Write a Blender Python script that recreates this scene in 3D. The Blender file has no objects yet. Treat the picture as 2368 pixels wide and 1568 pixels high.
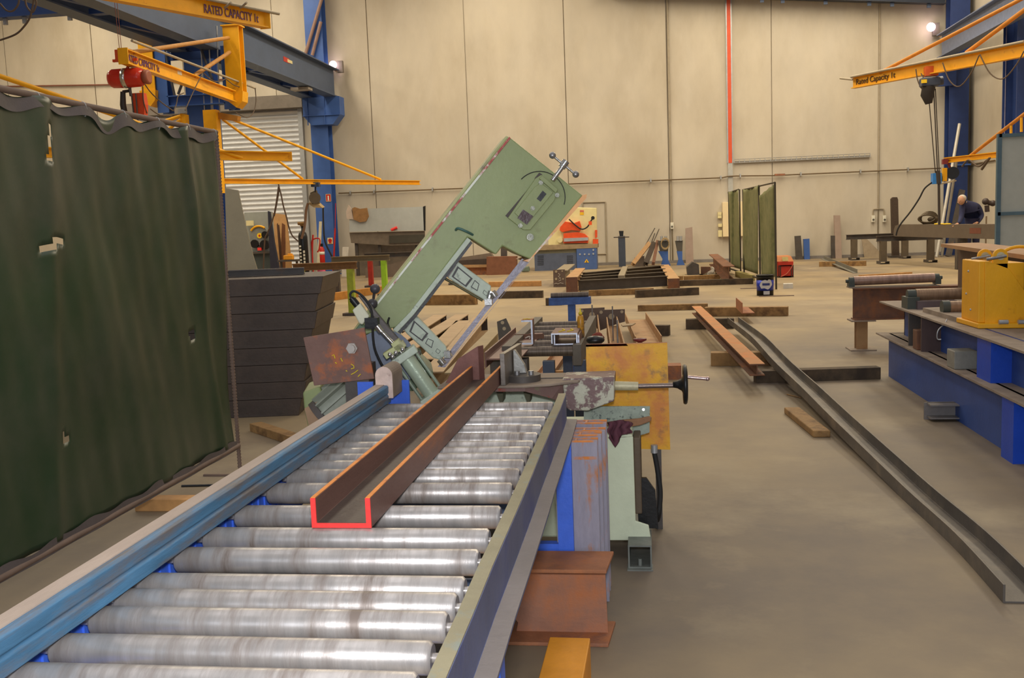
import bpy, bmesh, math, random
from mathutils import Vector, Matrix
random.seed(7)
V = Vector
C = bpy.context.scene.collection
sc = bpy.context.scene
PI = math.pi
# ------------------------------------------------------------------ camera
F, YAW, PIT, ROL, H = 2280.59, 0.137631354, 0.115661336, 0.0378320011, 1.55
fw = V((-math.sin(YAW)*math.cos(PIT), math.cos(YAW)*math.cos(PIT), -math.sin(PIT)))
r0 = V((math.cos(YAW), math.sin(YAW), 0)); d0 = fw.cross(r0)
cr, sr = math.cos(ROL), math.sin(ROL)
RX = r0*cr + d0*sr; DY = d0*cr - r0*sr
CAM = V((0, 0, H))
cam = bpy.data.objects.new('camera', bpy.data.cameras.new('camera')); C.objects.link(cam)
cam.matrix_world = Matrix(((RX.x, -DY.x, -fw.x, 0), (RX.y, -DY.y, -fw.y, 0), (RX.z, -DY.z, -fw.z, H), (0, 0, 0, 1)))
cam.data.sensor_width = 36; cam.data.lens = 36*F/2368; cam.data.clip_end = 200; cam.data.clip_start = .05
sc.camera = cam
def ray(px, py): return RX*((px-1184)/F) + DY*((py-784)/F) + fw
def G(px, py, z=0.): v = ray(px, py); return CAM + v*((z-H)/v.z)
def D(px, py, y): v = ray(px, py); return CAM + v*(y/v.y)
def XP(px, py, x): v = ray(px, py); return CAM + v*(x/v.x)
def PL(px, py, P, n): v = ray(px, py); return CAM + v*((V(P)-CAM).dot(n)/v.dot(n))
Zu = V((0, 0, 1))
# ------------------------------------------------------------------ materials
def lin(c):
    return tuple(((x/255)/12.92 if x/255 <= .04045 else ((x/255+.055)/1.055)**2.4) for x in c) + (1,)
MATS = {}
def M(name, col, rough=.55, metal=0, var=.12, sc_=6, col2=None, s2=3, thr=.58, soft=.06, col3=None, s3=8, thr3=.62, bump=.15, bs=40, stretch=(1, 1, 1), spec=.4, rough2=None, alpha=None, trans=0):
    if name in MATS: return MATS[name]
    m = bpy.data.materials.new(name); m.use_nodes = True; MATS[name] = m
    nt = m.node_tree; N = nt.nodes; L = nt.links
    b = N['Principled BSDF']; tc = N.new('ShaderNodeTexCoord'); mp = N.new('ShaderNodeMapping')
    mp.inputs['Scale'].default_value = stretch; L.new(tc.outputs['Object'], mp.inputs['Vector'])
    def noise(s, det=5, ro=.6):
        n = N.new('ShaderNodeTexNoise'); n.inputs['Scale'].default_value = s; n.inputs['Detail'].default_value = det; n.inputs['Roughness'].default_value = ro
        L.new(mp.outputs['Vector'], n.inputs['Vector']); return n
    c = lin(col); n1 = noise(sc_)
    r = N.new('ShaderNodeValToRGB'); e = r.color_ramp.elements
    e[0].position = .3; e[1].position = .7
    e[0].color = tuple(x*(1-var) for x in c[:3])+(1,); e[1].color = tuple(min(1, x*(1+var)) for x in c[:3])+(1,)
    L.new(n1.outputs['Fac'], r.inputs['Fac']); out = r.outputs['Color']
    def patch(out, cc, s, t):
        n2 = noise(s, 8, .65); rr = N.new('ShaderNodeValToRGB'); q = rr.color_ramp.elements
        q[0].position = t-soft; q[1].position = t+soft; q[0].color = (0, 0, 0, 1); q[1].color = (1, 1, 1, 1)
        L.new(n2.outputs['Fac'], rr.inputs['Fac'])
        mx = N.new('ShaderNodeMix'); mx.data_type = 'RGBA'; L.new(rr.outputs['Color'], mx.inputs['Factor'])
        L.new(out, mx.inputs['A']); mx.inputs['B'].default_value = lin(cc); return mx.outputs['Result'], rr.outputs['Color']
    if col2:
        out, fac = patch(out, col2, s2, thr)
        if rough2 is not None:
            mr = N.new('ShaderNodeMapRange'); mr.inputs['To Min'].default_value = rough; mr.inputs['To Max'].default_value = rough2
            L.new(fac, mr.inputs['Value']); L.new(mr.outputs['Result'], b.inputs['Roughness'])
        if metal:
            mm = N.new('ShaderNodeMapRange'); mm.inputs['To Min'].default_value = metal; mm.inputs['To Max'].default_value = metal*.3
            L.new(fac, mm.inputs['Value']); L.new(mm.outputs['Result'], b.inputs['Metallic'])
    if col3: out, _ = patch(out, col3, s3, thr3)
    L.new(out, b.inputs['Base Color'])
    if not (col2 and rough2 is not None): b.inputs['Roughness'].default_value = rough
    if not (col2 and metal): b.inputs['Metallic'].default_value = metal
    b.inputs['Specular IOR Level'].default_value = spec
    if trans: b.inputs['Transmission Weight'].default_value = trans
    if bump:
        bp = N.new('ShaderNodeBump'); bp.inputs['Strength'].default_value = bump; bp.inputs['Distance'].default_value = .01
        nb = noise(bs); L.new(nb.outputs['Fac'], bp.inputs['Height']); L.new(bp.outputs['Normal'], b.inputs['Normal'])
    return m
def glow(name, col, s):
    m = bpy.data.materials.new(name); m.use_nodes = True; b = m.node_tree.nodes['Principled BSDF']
    b.inputs['Base Color'].default_value = lin(col); b.inputs['Emission Color'].default_value = lin(col); b.inputs['Emission Strength'].default_value = s
    return m
# ------------------------------------------------------------------ mesh builder
class B:
    def __init__(s): s.bm = bmesh.new()
    def face(s, vs, smooth=False):
        try:
            f = s.bm.faces.new(vs); f.smooth = smooth; return f
        except ValueError: return None
    def quad(s, *ps): s.face([s.bm.verts.new(p) for p in ps]); return s
    def box(s, c, d, R=None):
        c = V(c); x, y, z = d[0]/2, d[1]/2, d[2]/2
        vs = [s.bm.verts.new(c + (R @ V(p) if R else V(p))) for p in ((-x,-y,-z),(x,-y,-z),(x,y,-z),(-x,y,-z),(-x,-y,z),(x,-y,z),(x,y,z),(-x,y,z))]
        for q in ((3,2,1,0),(4,5,6,7),(0,1,5,4),(1,2,6,5),(2,3,7,6),(3,0,4,7)): s.face([vs[i] for i in q])
        return s
    def mm(s, a, b):
        a, b = V(a), V(b); return s.box((a+b)/2, (abs(b.x-a.x), abs(b.y-a.y), abs(b.z-a.z)))
    def prism(s, pts, vec):
        vec = V(vec); a = [s.bm.verts.new(V(p)) for p in pts]; b = [s.bm.verts.new(V(p)+vec) for p in pts]; n = len(a)
        s.face(a[::-1]); s.face(b)
        for i in range(n): s.face([a[i], a[(i+1) % n], b[(i+1) % n], b[i]])
        return s
    def sweep(s, sec, path, up=Zu, closed=True, cap=True, smooth=False):
        path = [V(p) for p in path]; rings = []
        for i, p in enumerate(path):
            t = (path[min(i+1, len(path)-1)] - path[max(i-1, 0)]).normalized()
            u = t.cross(V(up)).normalized(); w = u.cross(t)
            rings.append([s.bm.verts.new(p + u*a + w*b) for a, b in sec])
        n = len(sec)
        for k in range(len(rings)-1):
            for i in range(n if closed else n-1):
                j = (i+1) % n; s.face([rings[k][i], rings[k][j], rings[k+1][j], rings[k+1][i]], smooth)
        if cap and closed: s.face(rings[0][::-1]); s.face(rings[-1])
        return s
    def tube(s, path, r, n=10, cap=True):
        path = [V(p) for p in path]; q = []
        for p in path:
            if not q or (p-q[-1]).length > 1e-5: q.append(p)
        path = q; rings = []; u = None
        for i, p in enumerate(path):
            t = (path[min(i+1, len(path)-1)] - path[max(i-1, 0)]).normalized()
            if u is None:
                u = t.cross(Zu if abs(t.z) < .9 else V((1, 0, 0))).normalized()
            else:
                u = (u - t*u.dot(t)).normalized()
            w = t.cross(u); rr = r[i] if isinstance(r, (list, tuple)) else r
            rings.append([s.bm.verts.new(p + (u*math.cos(a)+w*math.sin(a))*rr) for a in (2*PI*k/n for k in range(n))])
        for k in range(len(rings)-1):
            for i in range(n):
                j = (i+1) % n; s.face([rings[k][i], rings[k][j], rings[k+1][j], rings[k+1][i]], n > 5)
        if cap:
            for rg, fl in ((rings[0], 1), (rings[-1], 0)):
                vs = [s.bm.verts.new(v.co) for v in rg]; s.face(vs[::-1] if fl else vs)
        return s
    def cyl(s, a, b, r, n=20): return s.tube([a, b], r, n)
    def rev(s, a, axis, prof, n=24):
        a = V(a); axis = V(axis).normalized(); return s.tube_rings([(a+axis*t, r) for t, r in prof], axis, n)
    def tube_rings(s, pr, axis, n):
        u = axis.cross(Zu if abs(axis.z) < .9 else V((1, 0, 0))).normalized(); w = axis.cross(u); rings = []
        for p, r in pr: rings.append([s.bm.verts.new(p + (u*math.cos(2*PI*k/n)+w*math.sin(2*PI*k/n))*max(r, 1e-4)) for k in range(n)])
        for k in range(len(rings)-1):
            sm = abs((pr[k][0]-pr[k+1][0]).length) > 1e-4
            for i in range(n):
                j = (i+1) % n; s.face([rings[k][i], rings[k][j], rings[k+1][j], rings[k+1][i]], sm)
        s.face(rings[0][::-1]); s.face(rings[-1]); return s
    def ball(s, c, r, n=14, k=(1, 1, 1)):
        mat = Matrix.Translation(V(c)) @ Matrix.Diagonal((k[0], k[1], k[2], 1))
        g = bmesh.ops.create_uvsphere(s.bm, u_segments=n, v_segments=max(6, n//2), radius=r, matrix=mat)
        for v in g['verts']:
            for f in v.link_faces: f.smooth = True
        return s
    def text(s, txt, o, ux, uy, size, ext=.002, fit=None):
        cu = bpy.data.curves.new('t', 'FONT'); cu.body = txt; cu.size = 1; cu.extrude = 0.0005
        ob = bpy.data.objects.new('t', cu); C.objects.link(ob); dg = bpy.context.evaluated_depsgraph_get()
        me = bpy.data.meshes.new_from_object(ob.evaluated_get(dg)); bpy.data.objects.remove(ob)
        if not me.vertices: return s
        xs = [v.co.x for v in me.vertices]; w = max(xs)-min(xs); ux, uy = V(ux), V(uy); nz = ux.cross(uy).normalized(); kx = (fit/w if fit else size)
        vs = [s.bm.verts.new(V(o) + ux*((v.co.x-min(xs))*kx) + uy*(v.co.y*size) + nz*(ext*(1 if v.co.z > 0 else .2))) for v in me.vertices]
        for p in me.polygons: s.face([vs[i] for i in p.vertices])
        return s
    def build(s, name, mat, parent=None, label=None, cat=None, group=None, kind=None, bev=0, sub=0, loc=None, seg=2):
        me = bpy.data.meshes.new(name); bm = s.bm
        bmesh.ops.recalc_face_normals(bm, faces=bm.faces[:])
        if parent is not None: o0 = parent['_o']
        elif loc is not None: o0 = loc
        else:
            xs = [v.co for v in bm.verts]
            o0 = (sum(v.x for v in xs)/len(xs), sum(v.y for v in xs)/len(xs), min(v.z for v in xs))
        o0 = V(o0); bmesh.ops.translate(bm, vec=-o0, verts=bm.verts[:])
        bm.to_mesh(me); bm.free(); o = bpy.data.objects.new(name, me); C.objects.link(o)
        me.materials.append(mat)
        if parent is not None: o.parent = parent
        else: o.location = o0
        o['_o'] = tuple(o0); TMP.append(o)
        if label: o['label'] = label
        if cat: o['category'] = cat; o['kind'] = 'thing'
        if group: o['group'] = group
        if kind: o['kind'] = kind
        if bev:
            md = o.modifiers.new('bev', 'BEVEL'); md.width = bev; md.segments = seg; md.limit_method = 'ANGLE'; md.angle_limit = math.radians(35)
        if sub:
            md = o.modifiers.new('sub', 'SUBSURF'); md.levels = md.render_levels = sub
        return o
TMP = []
def T(name, label, cat, loc, group=None):
    o = bpy.data.objects.new(name, None); C.objects.link(o); o.location = V(loc); o.empty_display_size = .1
    o['label'] = label; o['category'] = cat; o['kind'] = 'thing'; o['_o'] = tuple(V(loc)); TMP.append(o)
    if group: o['group'] = group
    return o
def isec(h, b, tf, tw):
    x, w = b/2, tw/2
    return [(-x, 0), (x, 0), (x, tf), (w, tf), (w, h-tf), (x, h-tf), (x, h), (-x, h), (-x, h-tf), (-w, h-tf), (-w, tf), (-x, tf)]
def usec(b, h, t, tw=None):            # channel, legs up
    tw = tw or t; x = b/2
    return [(-x, 0), (x, 0), (x, h), (x-t, h), (x-t, tw), (-x+t, tw), (-x+t, h), (-x, h)]
def rect(b, h): return [(-b/2, 0), (b/2, 0), (b/2, h), (-b/2, h)]
def hollow(s, b, h, t, a, c):           # open rectangular tube from a to c, walls t
    a, c = V(a), V(c); tt = (c-a).normalized(); u = tt.cross(Zu).normalized(); w = u.cross(tt)
    for du, dv, bb, hh in ((0, 0, b, t), (0, h-t, b, t), (-b/2+t/2, t, t, h-2*t), (b/2-t/2, t, t, h-2*t)):
        s.sweep(rect(bb, hh), [a+u*du+w*dv, c+u*du+w*dv])
    return s
def along(pts, n):
    """smooth curve through points"""
    pts = [V(p) for p in pts]; out = []
    for i in range(len(pts)-1):
        p0, p1, p2, p3 = pts[max(i-1, 0)], pts[i], pts[i+1], pts[min(i+2, len(pts)-1)]
        for k in range(n):
            t = k/n; out.append(((p1*2)+(p2-p0)*t+(p0*2-p1*5+p2*4-p3)*t*t+(p1*3-p0-p2*3+p3)*t**3)*.5)
    return out+[pts[-1]]
def disc(c, n, r, k=20):
    n = V(n).normalized(); u = n.cross(Zu if abs(n.z) < .9 else V((1, 0, 0))).normalized(); w = n.cross(u)
    return [V(c)+(u*math.cos(2*PI*i/k)+w*math.sin(2*PI*i/k))*r for i in range(k)]
# ------------------------------------------------------------------ palette
concrete_floor = M('concrete_floor', (158, 139, 108), .6, var=.13, sc_=.5, col2=(118, 106, 94), s2=.28, thr=.53, soft=.12, col3=(166, 150, 122), s3=.8, thr3=.64, bump=.05, bs=30, spec=.3)
concrete_wall = M('concrete_wall', (196, 187, 172), .85, var=.08, sc_=.8, col2=(178, 166, 146), s2=.35, thr=.58, soft=.16, col3=(204, 194, 176), s3=.6, thr3=.62, bump=.05, bs=12, stretch=(1.2, 1, .5), spec=.2)
blue_col = M('blue_column_paint', (62, 96, 164), .5, var=.12, sc_=2)
blue_dark = M('dark_blue_paint', (36, 62, 116), .5, var=.1, sc_=2)
blue_grey = M('blue_grey_paint', (78, 92, 118), .55, var=.1, sc_=1.5)
blue_bright = M('bright_blue_paint', (28, 74, 188), .4, var=.1, sc_=5, col2=(20, 50, 120), s2=5, thr=.66)
blue_conv = M('conveyor_blue_paint', (62, 104, 214), .45, var=.15, sc_=6)
yellow = M('yellow_paint', (236, 170, 20), .45, var=.08, sc_=4, col2=(190, 120, 24), s2=6, thr=.68)
yellow_worn = M('worn_yellow_paint', (230, 170, 36), .5, var=.1, sc_=8, col2=(204, 128, 60), s2=4, thr=.53, soft=.08, col3=(100, 84, 78), s3=7, thr3=.62)
orange = M('orange_paint', (224, 82, 30), .45, var=.1, sc_=8)
red = M('red_paint', (192, 40, 30), .4, var=.1, sc_=8)
redbright = M('fresh_red_paint', (240, 62, 58), .5, var=.05, sc_=20)
green = M('machine_green_paint', (140, 150, 100), .45, var=.1, sc_=4, col2=(118, 118, 76), s2=5, thr=.66, soft=.08, col3=(98, 78, 58), s3=18, thr3=.74, bump=.08)
green_pale = M('pale_machine_green', (178, 180, 128), .5, var=.1, sc_=6, col2=(140, 130, 110), s2=7, thr=.62)
green_light = M('light_green_casting', (182, 192, 174), .5, var=.12, sc_=14, col2=(88, 92, 90), s2=16, thr=.64)
green_edge = M('chipped_cover_edge', (176, 84, 78), .6, var=.3, sc_=18, col2=(226, 228, 214), s2=9, thr=.5, soft=.04)
green_grey = M('grey_green_hammered_paint', (152, 162, 148), .5, var=.15, sc_=30, col2=(70, 80, 80), s2=45, thr=.62)
white_green = M('white_green_paint', (206, 214, 186), .5, var=.06, sc_=8, col2=(120, 120, 96), s2=20, thr=.72)
steel = M('bare_steel', (150, 148, 148), .38, .75, var=.25, sc_=5, bump=.1, stretch=(10, 2, 2))
bright = M('bright_steel', (200, 198, 194), .22, .9, var=.1, sc_=10)
chan_end = M('sawn_steel_face', (196, 200, 214), .35, .6, var=.1, sc_=20)
dark_steel = M('dark_mill_steel', (84, 78, 74), .55, .3, var=.2, sc_=5, col2=(104, 82, 66), s2=4, thr=.62)
black_steel = M('black_mill_plate', (70, 60, 54), .5, .25, var=.22, sc_=2.5, col2=(84, 70, 60), s2=2, thr=.6, soft=.1)
black = M('black_paint', (24, 24, 25), .4, var=.15, sc_=10)
black_rubber = M('black_rubber', (34, 33, 33), .7, var=.15, sc_=20)
rust = M('rusted_steel', (158, 104, 72), .75, var=.2, sc_=9, col2=(186, 112, 60), s2=6, thr=.58, soft=.1, col3=(110, 84, 78), s3=5, thr3=.6, bump=.3, bs=60)
rust_dark = M('dark_rusted_steel', (112, 78, 60), .7, var=.2, sc_=7, col2=(150, 92, 52), s2=4, thr=.6, soft=.1, bump=.25, bs=60)
rust_chan = M('rust_edged_channel_steel', (120, 88, 80), .5, .25, var=.2, sc_=6, col2=(176, 104, 56), s2=5, thr=.66, soft=.1, stretch=(1, .25, 1))
rust_tan = M('tan_dusty_steel', (168, 132, 92), .7, var=.15, sc_=5, col2=(150, 104, 64), s2=4, thr=.6, soft=.1)
dust = M('dusty_grey_steel', (150, 134, 118), .75, var=.12, sc_=7, col2=(124, 110, 98), s2=5, thr=.58, soft=.12)
primed = M('violet_grey_primer', (146, 142, 156), .55, var=.12, sc_=10, col2=(176, 112, 62), s2=4.5, thr=.6, soft=.06, stretch=(3, 3, 1))
primed_rust = M('rust_at_primed_ends', (200, 124, 64), .7, var=.15, sc_=12, col2=(150, 142, 152), s2=9, thr=.5)
timber = M('timber', (150, 116, 72), .75, var=.25, sc_=8, col2=(108, 80, 50), s2=5, thr=.58, soft=.08, bump=.3, bs=25)
timber_dark = M('weathered_dark_timber', (92, 76, 58), .8, var=.25, sc_=6, col2=(64, 54, 44), s2=4, thr=.55, soft=.1, bump=.3, bs=25)
timber_light = M('pale_timber', (190, 140, 84), .7, var=.2, sc_=8, bump=.2)
shutter = M('galvanised_shutter', (206, 208, 212), .4, .35, var=.06, sc_=2)
galv = M('galvanised_steel', (176, 178, 180), .4, .5, var=.1, sc_=6)
grey_pipe = M('grey_beige_conduit', (160, 148, 128), .6, var=.1, sc_=5)
grey_panel = M('grey_painted_sheet', (176, 180, 178), .5, var=.08, sc_=3, col2=(110, 108, 100), s2=3, thr=.7, soft=.08)
cream = M('cream_paint', (222, 210, 160), .5, var=.06, sc_=5)
white = M('white_plastic', (226, 222, 206), .5, var=.05)
cardb = M('brown_cardboard', (150, 112, 72), .85, var=.2, sc_=6)
beige = M('beige_board', (172, 158, 128), .8, var=.08, sc_=3)
pink_steel = M('pinkish_primed_steel', (164, 144, 132), .7, var=.08, sc_=5)
olive = M('olive_green_canvas', (124, 124, 84), .8, var=.15, sc_=4, col2=(98, 104, 66), s2=3, thr=.58, soft=.1)
curtain_m = M('dark_green_vinyl', (44, 66, 42), .38, var=.3, sc_=1.6, col2=(92, 90, 78), s2=1.0, thr=.54, soft=.2, col3=(20, 56, 26), s3=.7, thr3=.56, bump=.06, bs=14, spec=.5)
curtain_hem = M('dusty_vinyl_hem', (92, 84, 84), .6, var=.15, sc_=3)
pipe_rust = M('dusty_brown_pipe', (120, 100, 88), .7, var=.15, sc_=8)
skin = M('skin', (196, 150, 122), .6, var=.05)
navy = M('navy_work_cloth', (50, 54, 88), .85, var=.15, sc_=10)
hair = M('grey_hair', (196, 190, 180), .8, var=.15, sc_=60)
maroon = M('maroon_rag', (88, 48, 60), .9, var=.2, sc_=10)
brown_wood = M('brown_worn_handle', (138, 98, 66), .6, var=.2, sc_=14)
purple_txt = M('purple_lettering', (104, 64, 110), .6)
dark_txt = M('dark_lettering', (70, 44, 30), .6)
chalk = M('chalk_mark', (206, 196, 180), .9)
yellow_chalk = M('yellow_paint_marker', (222, 196, 40), .7)
rollm = M('scuffed_roller_steel', (186, 181, 178), .34, .55, var=.22, sc_=3.5, col2=(120, 108, 100), s2=2.2, thr=.56, soft=.12, stretch=(9, 1.5, 1.5), bump=.05, rough2=.5)
rollm_dark = M('dark_ribbed_roller_steel', (104, 92, 82), .42, .5, var=.35, sc_=4, stretch=(26, 1, 1), bump=.2)
rail_blue = M('worn_blue_rail', (72, 122, 160), .5, .1, var=.25, sc_=5, col2=(104, 100, 100), s2=4, thr=.55, soft=.1, stretch=(6, .8, 6))
rail_dust = M('dusty_rail_top', (182, 164, 150), .75, var=.1, sc_=7, stretch=(2, .6, 2))
edge_steel = M('olive_grey_steel_edge', (138, 132, 108), .5, .2, var=.15, sc_=6, col2=(120, 136, 136), s2=7, thr=.6)
web_blue = M('scuffed_blue_grey_steel', (90, 98, 134), .5, .2, var=.15, sc_=5, col2=(48, 64, 136), s2=3.5, thr=.6, soft=.12)
vise_paint = M('peeling_vise_paint', (118, 94, 92), .55, .1, var=.12, sc_=10, col2=(186, 184, 164), s2=13, thr=.56, soft=.03, bump=.25)
vise_arm = M('peeling_vise_arm_paint', (124, 98, 92), .55, .1, var=.12, sc_=10, col2=(146, 60, 40), s2=8, thr=.6, soft=.04, col3=(126, 130, 98), s3=7, thr3=.58, bump=.25)
# ------------------------------------------------------------------ setting
YW, XR, XL, ZC = 34.8, 10.6, -26., 11.
b = B(); b.mm((XL, -8, -.2), (XR+.3, YW+.3, 0)); b.build('floor', concrete_floor, kind='structure')
b = B(); b.mm((XL-.3, YW+.06, 0), (XR+.3, YW+.3, ZC))
xs = [7.776-3.466*k for k in range(11)]; xs = [XR]+[x for x in xs if x > XL]+[XL]
for i in range(len(xs)-1):
    b.mm((xs[i+1]+.016, YW, 0), (xs[i]-.016, YW+.08, ZC))
b.build('wall_back', concrete_wall, kind='structure')
b = B(); b.mm((XR+.04, -8, 0), (XR+.3, YW, ZC))
y = YW
while y > -8: b.mm((XR, max(-8, y-3.45), 0), (XR+.06, y-.03, ZC)); y -= 3.48
b.build('wall_right', concrete_wall, kind='structure')
b = B(); b.mm((XL-.3, -8, 0), (XL, YW, ZC)); b.build('wall_left', concrete_wall, kind='structure')
roofm = M('white_roof_sheet', (214, 212, 204), .7, var=.04)
b = B(); b.mm((XL-.3, -8, ZC), (XR+.3, YW+.3, ZC+.15)); b.build('ceiling', roofm, kind='structure')
# roller shutter door
dl, dr, dt = D(312, 300, YW).x, D(690, 240, YW).x, 5.95
b = B(); prof = []
nz = int(dt/.17)
for k in range(nz):
    z = k*.17
    prof += [(.0, z), (-.012, z+.02), (-.045, z+.05), (-.055, z+.085), (-.045, z+.12), (-.012, z+.15)]
prof.append((0, nz*.17))
for i in range(len(prof)-1):
    (y0, z0), (y1, z1) = prof[i], prof[i+1]
    vs = [b.bm.verts.new((x, YW-.06+yy, zz)) for x, yy, zz in ((dl, y0, z0), (dr, y0, z0), (dr, y1, z1), (dl, y1, z1))]; b.face(vs)
door = b.build('door_1', shutter, kind='structure')
bb = B()
for x in (dl-.08, dr+.08): bb.mm((x-.08, YW-.16, 0), (x+.08, YW+.02, dt))
bb.build('door_frame', galv, door)
bb = B(); bb.mm((dl-.2, YW-.5, dt), (dr+.3, YW, dt+.45)); bb.build('door_header', M('weathered_header', (120, 112, 104), .6), door)
# pedestrian door outline in the back wall
p0, p1 = D(1352, 620, YW), D(1400, 467, YW)
b = B()
for a, c in (((p0.x, 0), (p0.x, p1.z)), ((p1.x, 0), (p1.x, p1.z)), ((p0.x, p1.z), (p1.x, p1.z)), ((p0.x, .4), (p1.x, .4))):
    b.tube([(a[0], YW-.02, a[1]+.01), (c[0], YW-.02, c[1])], .025, 6)
b.build('door_2', grey_pipe, kind='structure')
# ------------------------------------------------------------------ lights (long roof lights + lamps)
def area(name, loc, sx, sy, power, col, rot=(0, 0, 0)):
    l = bpy.data.lights.new(name, 'AREA'); l.shape = 'RECTANGLE'; l.size = sx; l.size_y = sy; l.energy = power; l.color = col
    o = bpy.data.objects.new(name, l); C.objects.link(o); o.location = loc; o.rotation_euler = rot; return o
for x in (-20, -12.5, -5, 3, 8): area('roof_light', (x, 25, ZC-.1), 1.6, 16, 900, (1, .87, .65))
for x in (-14, -6, 0, 6): area('roof_light_near', (x, 7, ZC-.1), 1.6, 14, 170, (.98, .97, 1))
area('entrance_daylight', (-2, -7.5, 3.2), 14, 5.5, 420, (.84, .90, 1), (math.radians(90), 0, 0))
fl = bpy.data.lights.new('flash', 'AREA'); fl.size = .12; fl.energy = 60; fl.color = (.96, .97, 1)
fo = bpy.data.objects.new('flash', fl); C.objects.link(fo); fo.location = CAM + V((.02, -.02, .2)); fo.rotation_euler = cam.matrix_world.to_euler()
w = bpy.data.worlds.new('world'); sc.world = w; w.use_nodes = True
w.node_tree.nodes['Background'].inputs[0].default_value = (.9, .95, 1, 1); w.node_tree.nodes['Background'].inputs[1].default_value = .15
sc.view_settings.view_transform = 'Standard'; sc.view_settings.look = 'None'; sc.view_settings.exposure = .12; sc.view_settings.gamma = 1
sc.view_settings.use_curve_mapping = False

orange_edge = M('orange_rust_edge', (232, 142, 58), .6, var=.15, sc_=14, col2=(176, 96, 60), s2=10, thr=.62)
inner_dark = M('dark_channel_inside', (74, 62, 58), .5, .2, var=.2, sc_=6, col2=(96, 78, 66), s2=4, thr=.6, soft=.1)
# ================================================================== roller conveyor in the foreground
RZ, RR = .83, .03
xl, xr = -1.10, -.385
cv = T('roller_conveyor', 'blue roller conveyor of worn steel rollers running to the saw', 'conveyor', (-.74, 2.6, 0))
ys = [1.495, 1.617, 1.749, 1.844, 1.935, 2.106, 2.257, 2.448, 2.675, 2.836, 2.948, 3.039, 3.124, 3.213, 3.34, 3.474, 3.622, 3.749, 3.924]
for y in ys:
    b = B(); e = .006
    b.tube([(xl, y, RZ-RR), (xl+e, y, RZ-RR), (xr-e, y, RZ-RR), (xr, y, RZ-RR)], [RR-.006, RR, RR, RR-.006], 24)
    b.cyl((xl-.03, y, RZ-RR), (xr+.02, y, RZ-RR), .009, 10)
    b.build('roller', rollm, cv)
# left guide rail: box beam with dusty top
rb, rt = RZ+.004, RZ+.078
xi = -1.068
def xl_top(px, py): return G(px, py, rt).x
x_a = xl_top(300, 1239); x_b = xl_top(196, 1340)
b = B(); y0, y1 = .9, 3.96
b.sweep([(x_a-xi, 0), (0, 0), (0, .030), (-.004, .034), (-.004, .038), (0, .042), (0, rt-rb-.006), (-.006, rt-rb), (x_a-xi, rt-rb)], [(xi, y0, rb), (xi, y1, rb)])
rail = b.build('guide_rail', rail_blue, cv, label='long blue guide beam with dusty top', bev=.004)
b = B(); b.mm((x_a+.003, y0, rt), (x_b-.012, y1-.005, rt+.0025)); b.build('dust_layer', rail_dust, rail)
# D-shaped end post of the guide beam
pc = D(888, 872, 3.93); w2 = .036; zc = D(888, 868, 3.93).z
pts = [(pc.x-w2, 3.93, rb+.02), (pc.x+w2, 3.93, rb+.02)] + [(pc.x+w2*math.cos(a), 3.93, zc+w2*math.sin(a)) for a in [PI*k/12 for k in range(13)]]
b = B(); b.prism(pts, (0, .17, 0)); ep = b.build('end_post', dust, cv, bev=.004)
b = B(); b.prism([V(p)+V((0, -.001, 0)) for p in pts], (0, -.004, 0)); b.build('end_face', M('whitish_cast_face', (206, 182, 170), .8, var=.15, sc_=30, col2=(150, 120, 110), s2=25, thr=.64), ep)
# left blue side strip with slots, below roller ends
b = B(); b.mm((xl-.035, 1.2, RZ-.16), (xl-.025, 4.0, RZ-.012))
for k in range(60): b.mm((xl-.026, 1.25+k*.045, RZ-.10), (xl-.020, 1.256+k*.045, RZ-.03))
b.build('side_plate', blue_conv, cv)
# right rail: Z profile
xo0, xo1 = G(989, 1568, RZ+.012).x, G(1031, 1568, RZ+.012).x
b = B(); zt = RZ+.014; xa, xb = -.352, -.326
path = [(xb, .9, zt)] + [(xb+random.uniform(-.003, .003)+(-.014 if y > 2.3 else 0)*(y-2.3)/1.6, y, zt+random.uniform(-.002, .002)) for y in [1.2+.25*k for k in range(12)]] + [(xb-.014, 4.02, zt)]
b.sweep([(-.030, 0), (0, 0), (0, -.012), (.0, -.105), (.042, -.11), (.042, -.118), (-.010, -.118), (-.010, -.012), (-.030, -.012)], path)
rr = b.build('side_rail', web_blue, cv, label='bent blue-grey side rail', bev=.002)
b = B(); b.sweep([(-.031, .001), (-.001, .001), (-.001, .0035), (-.031, .0035)], path); b.build('rail_edge', edge_steel, rr)
b = B(); b.sweep([(.001, -.1085), (.0425, -.1085), (.0425, -.1065), (.001, -.1045)], path); b.build('flange_dust', M('grey_flange_dust', (132, 124, 120), .6, var=.12, sc_=6), rr)
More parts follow.
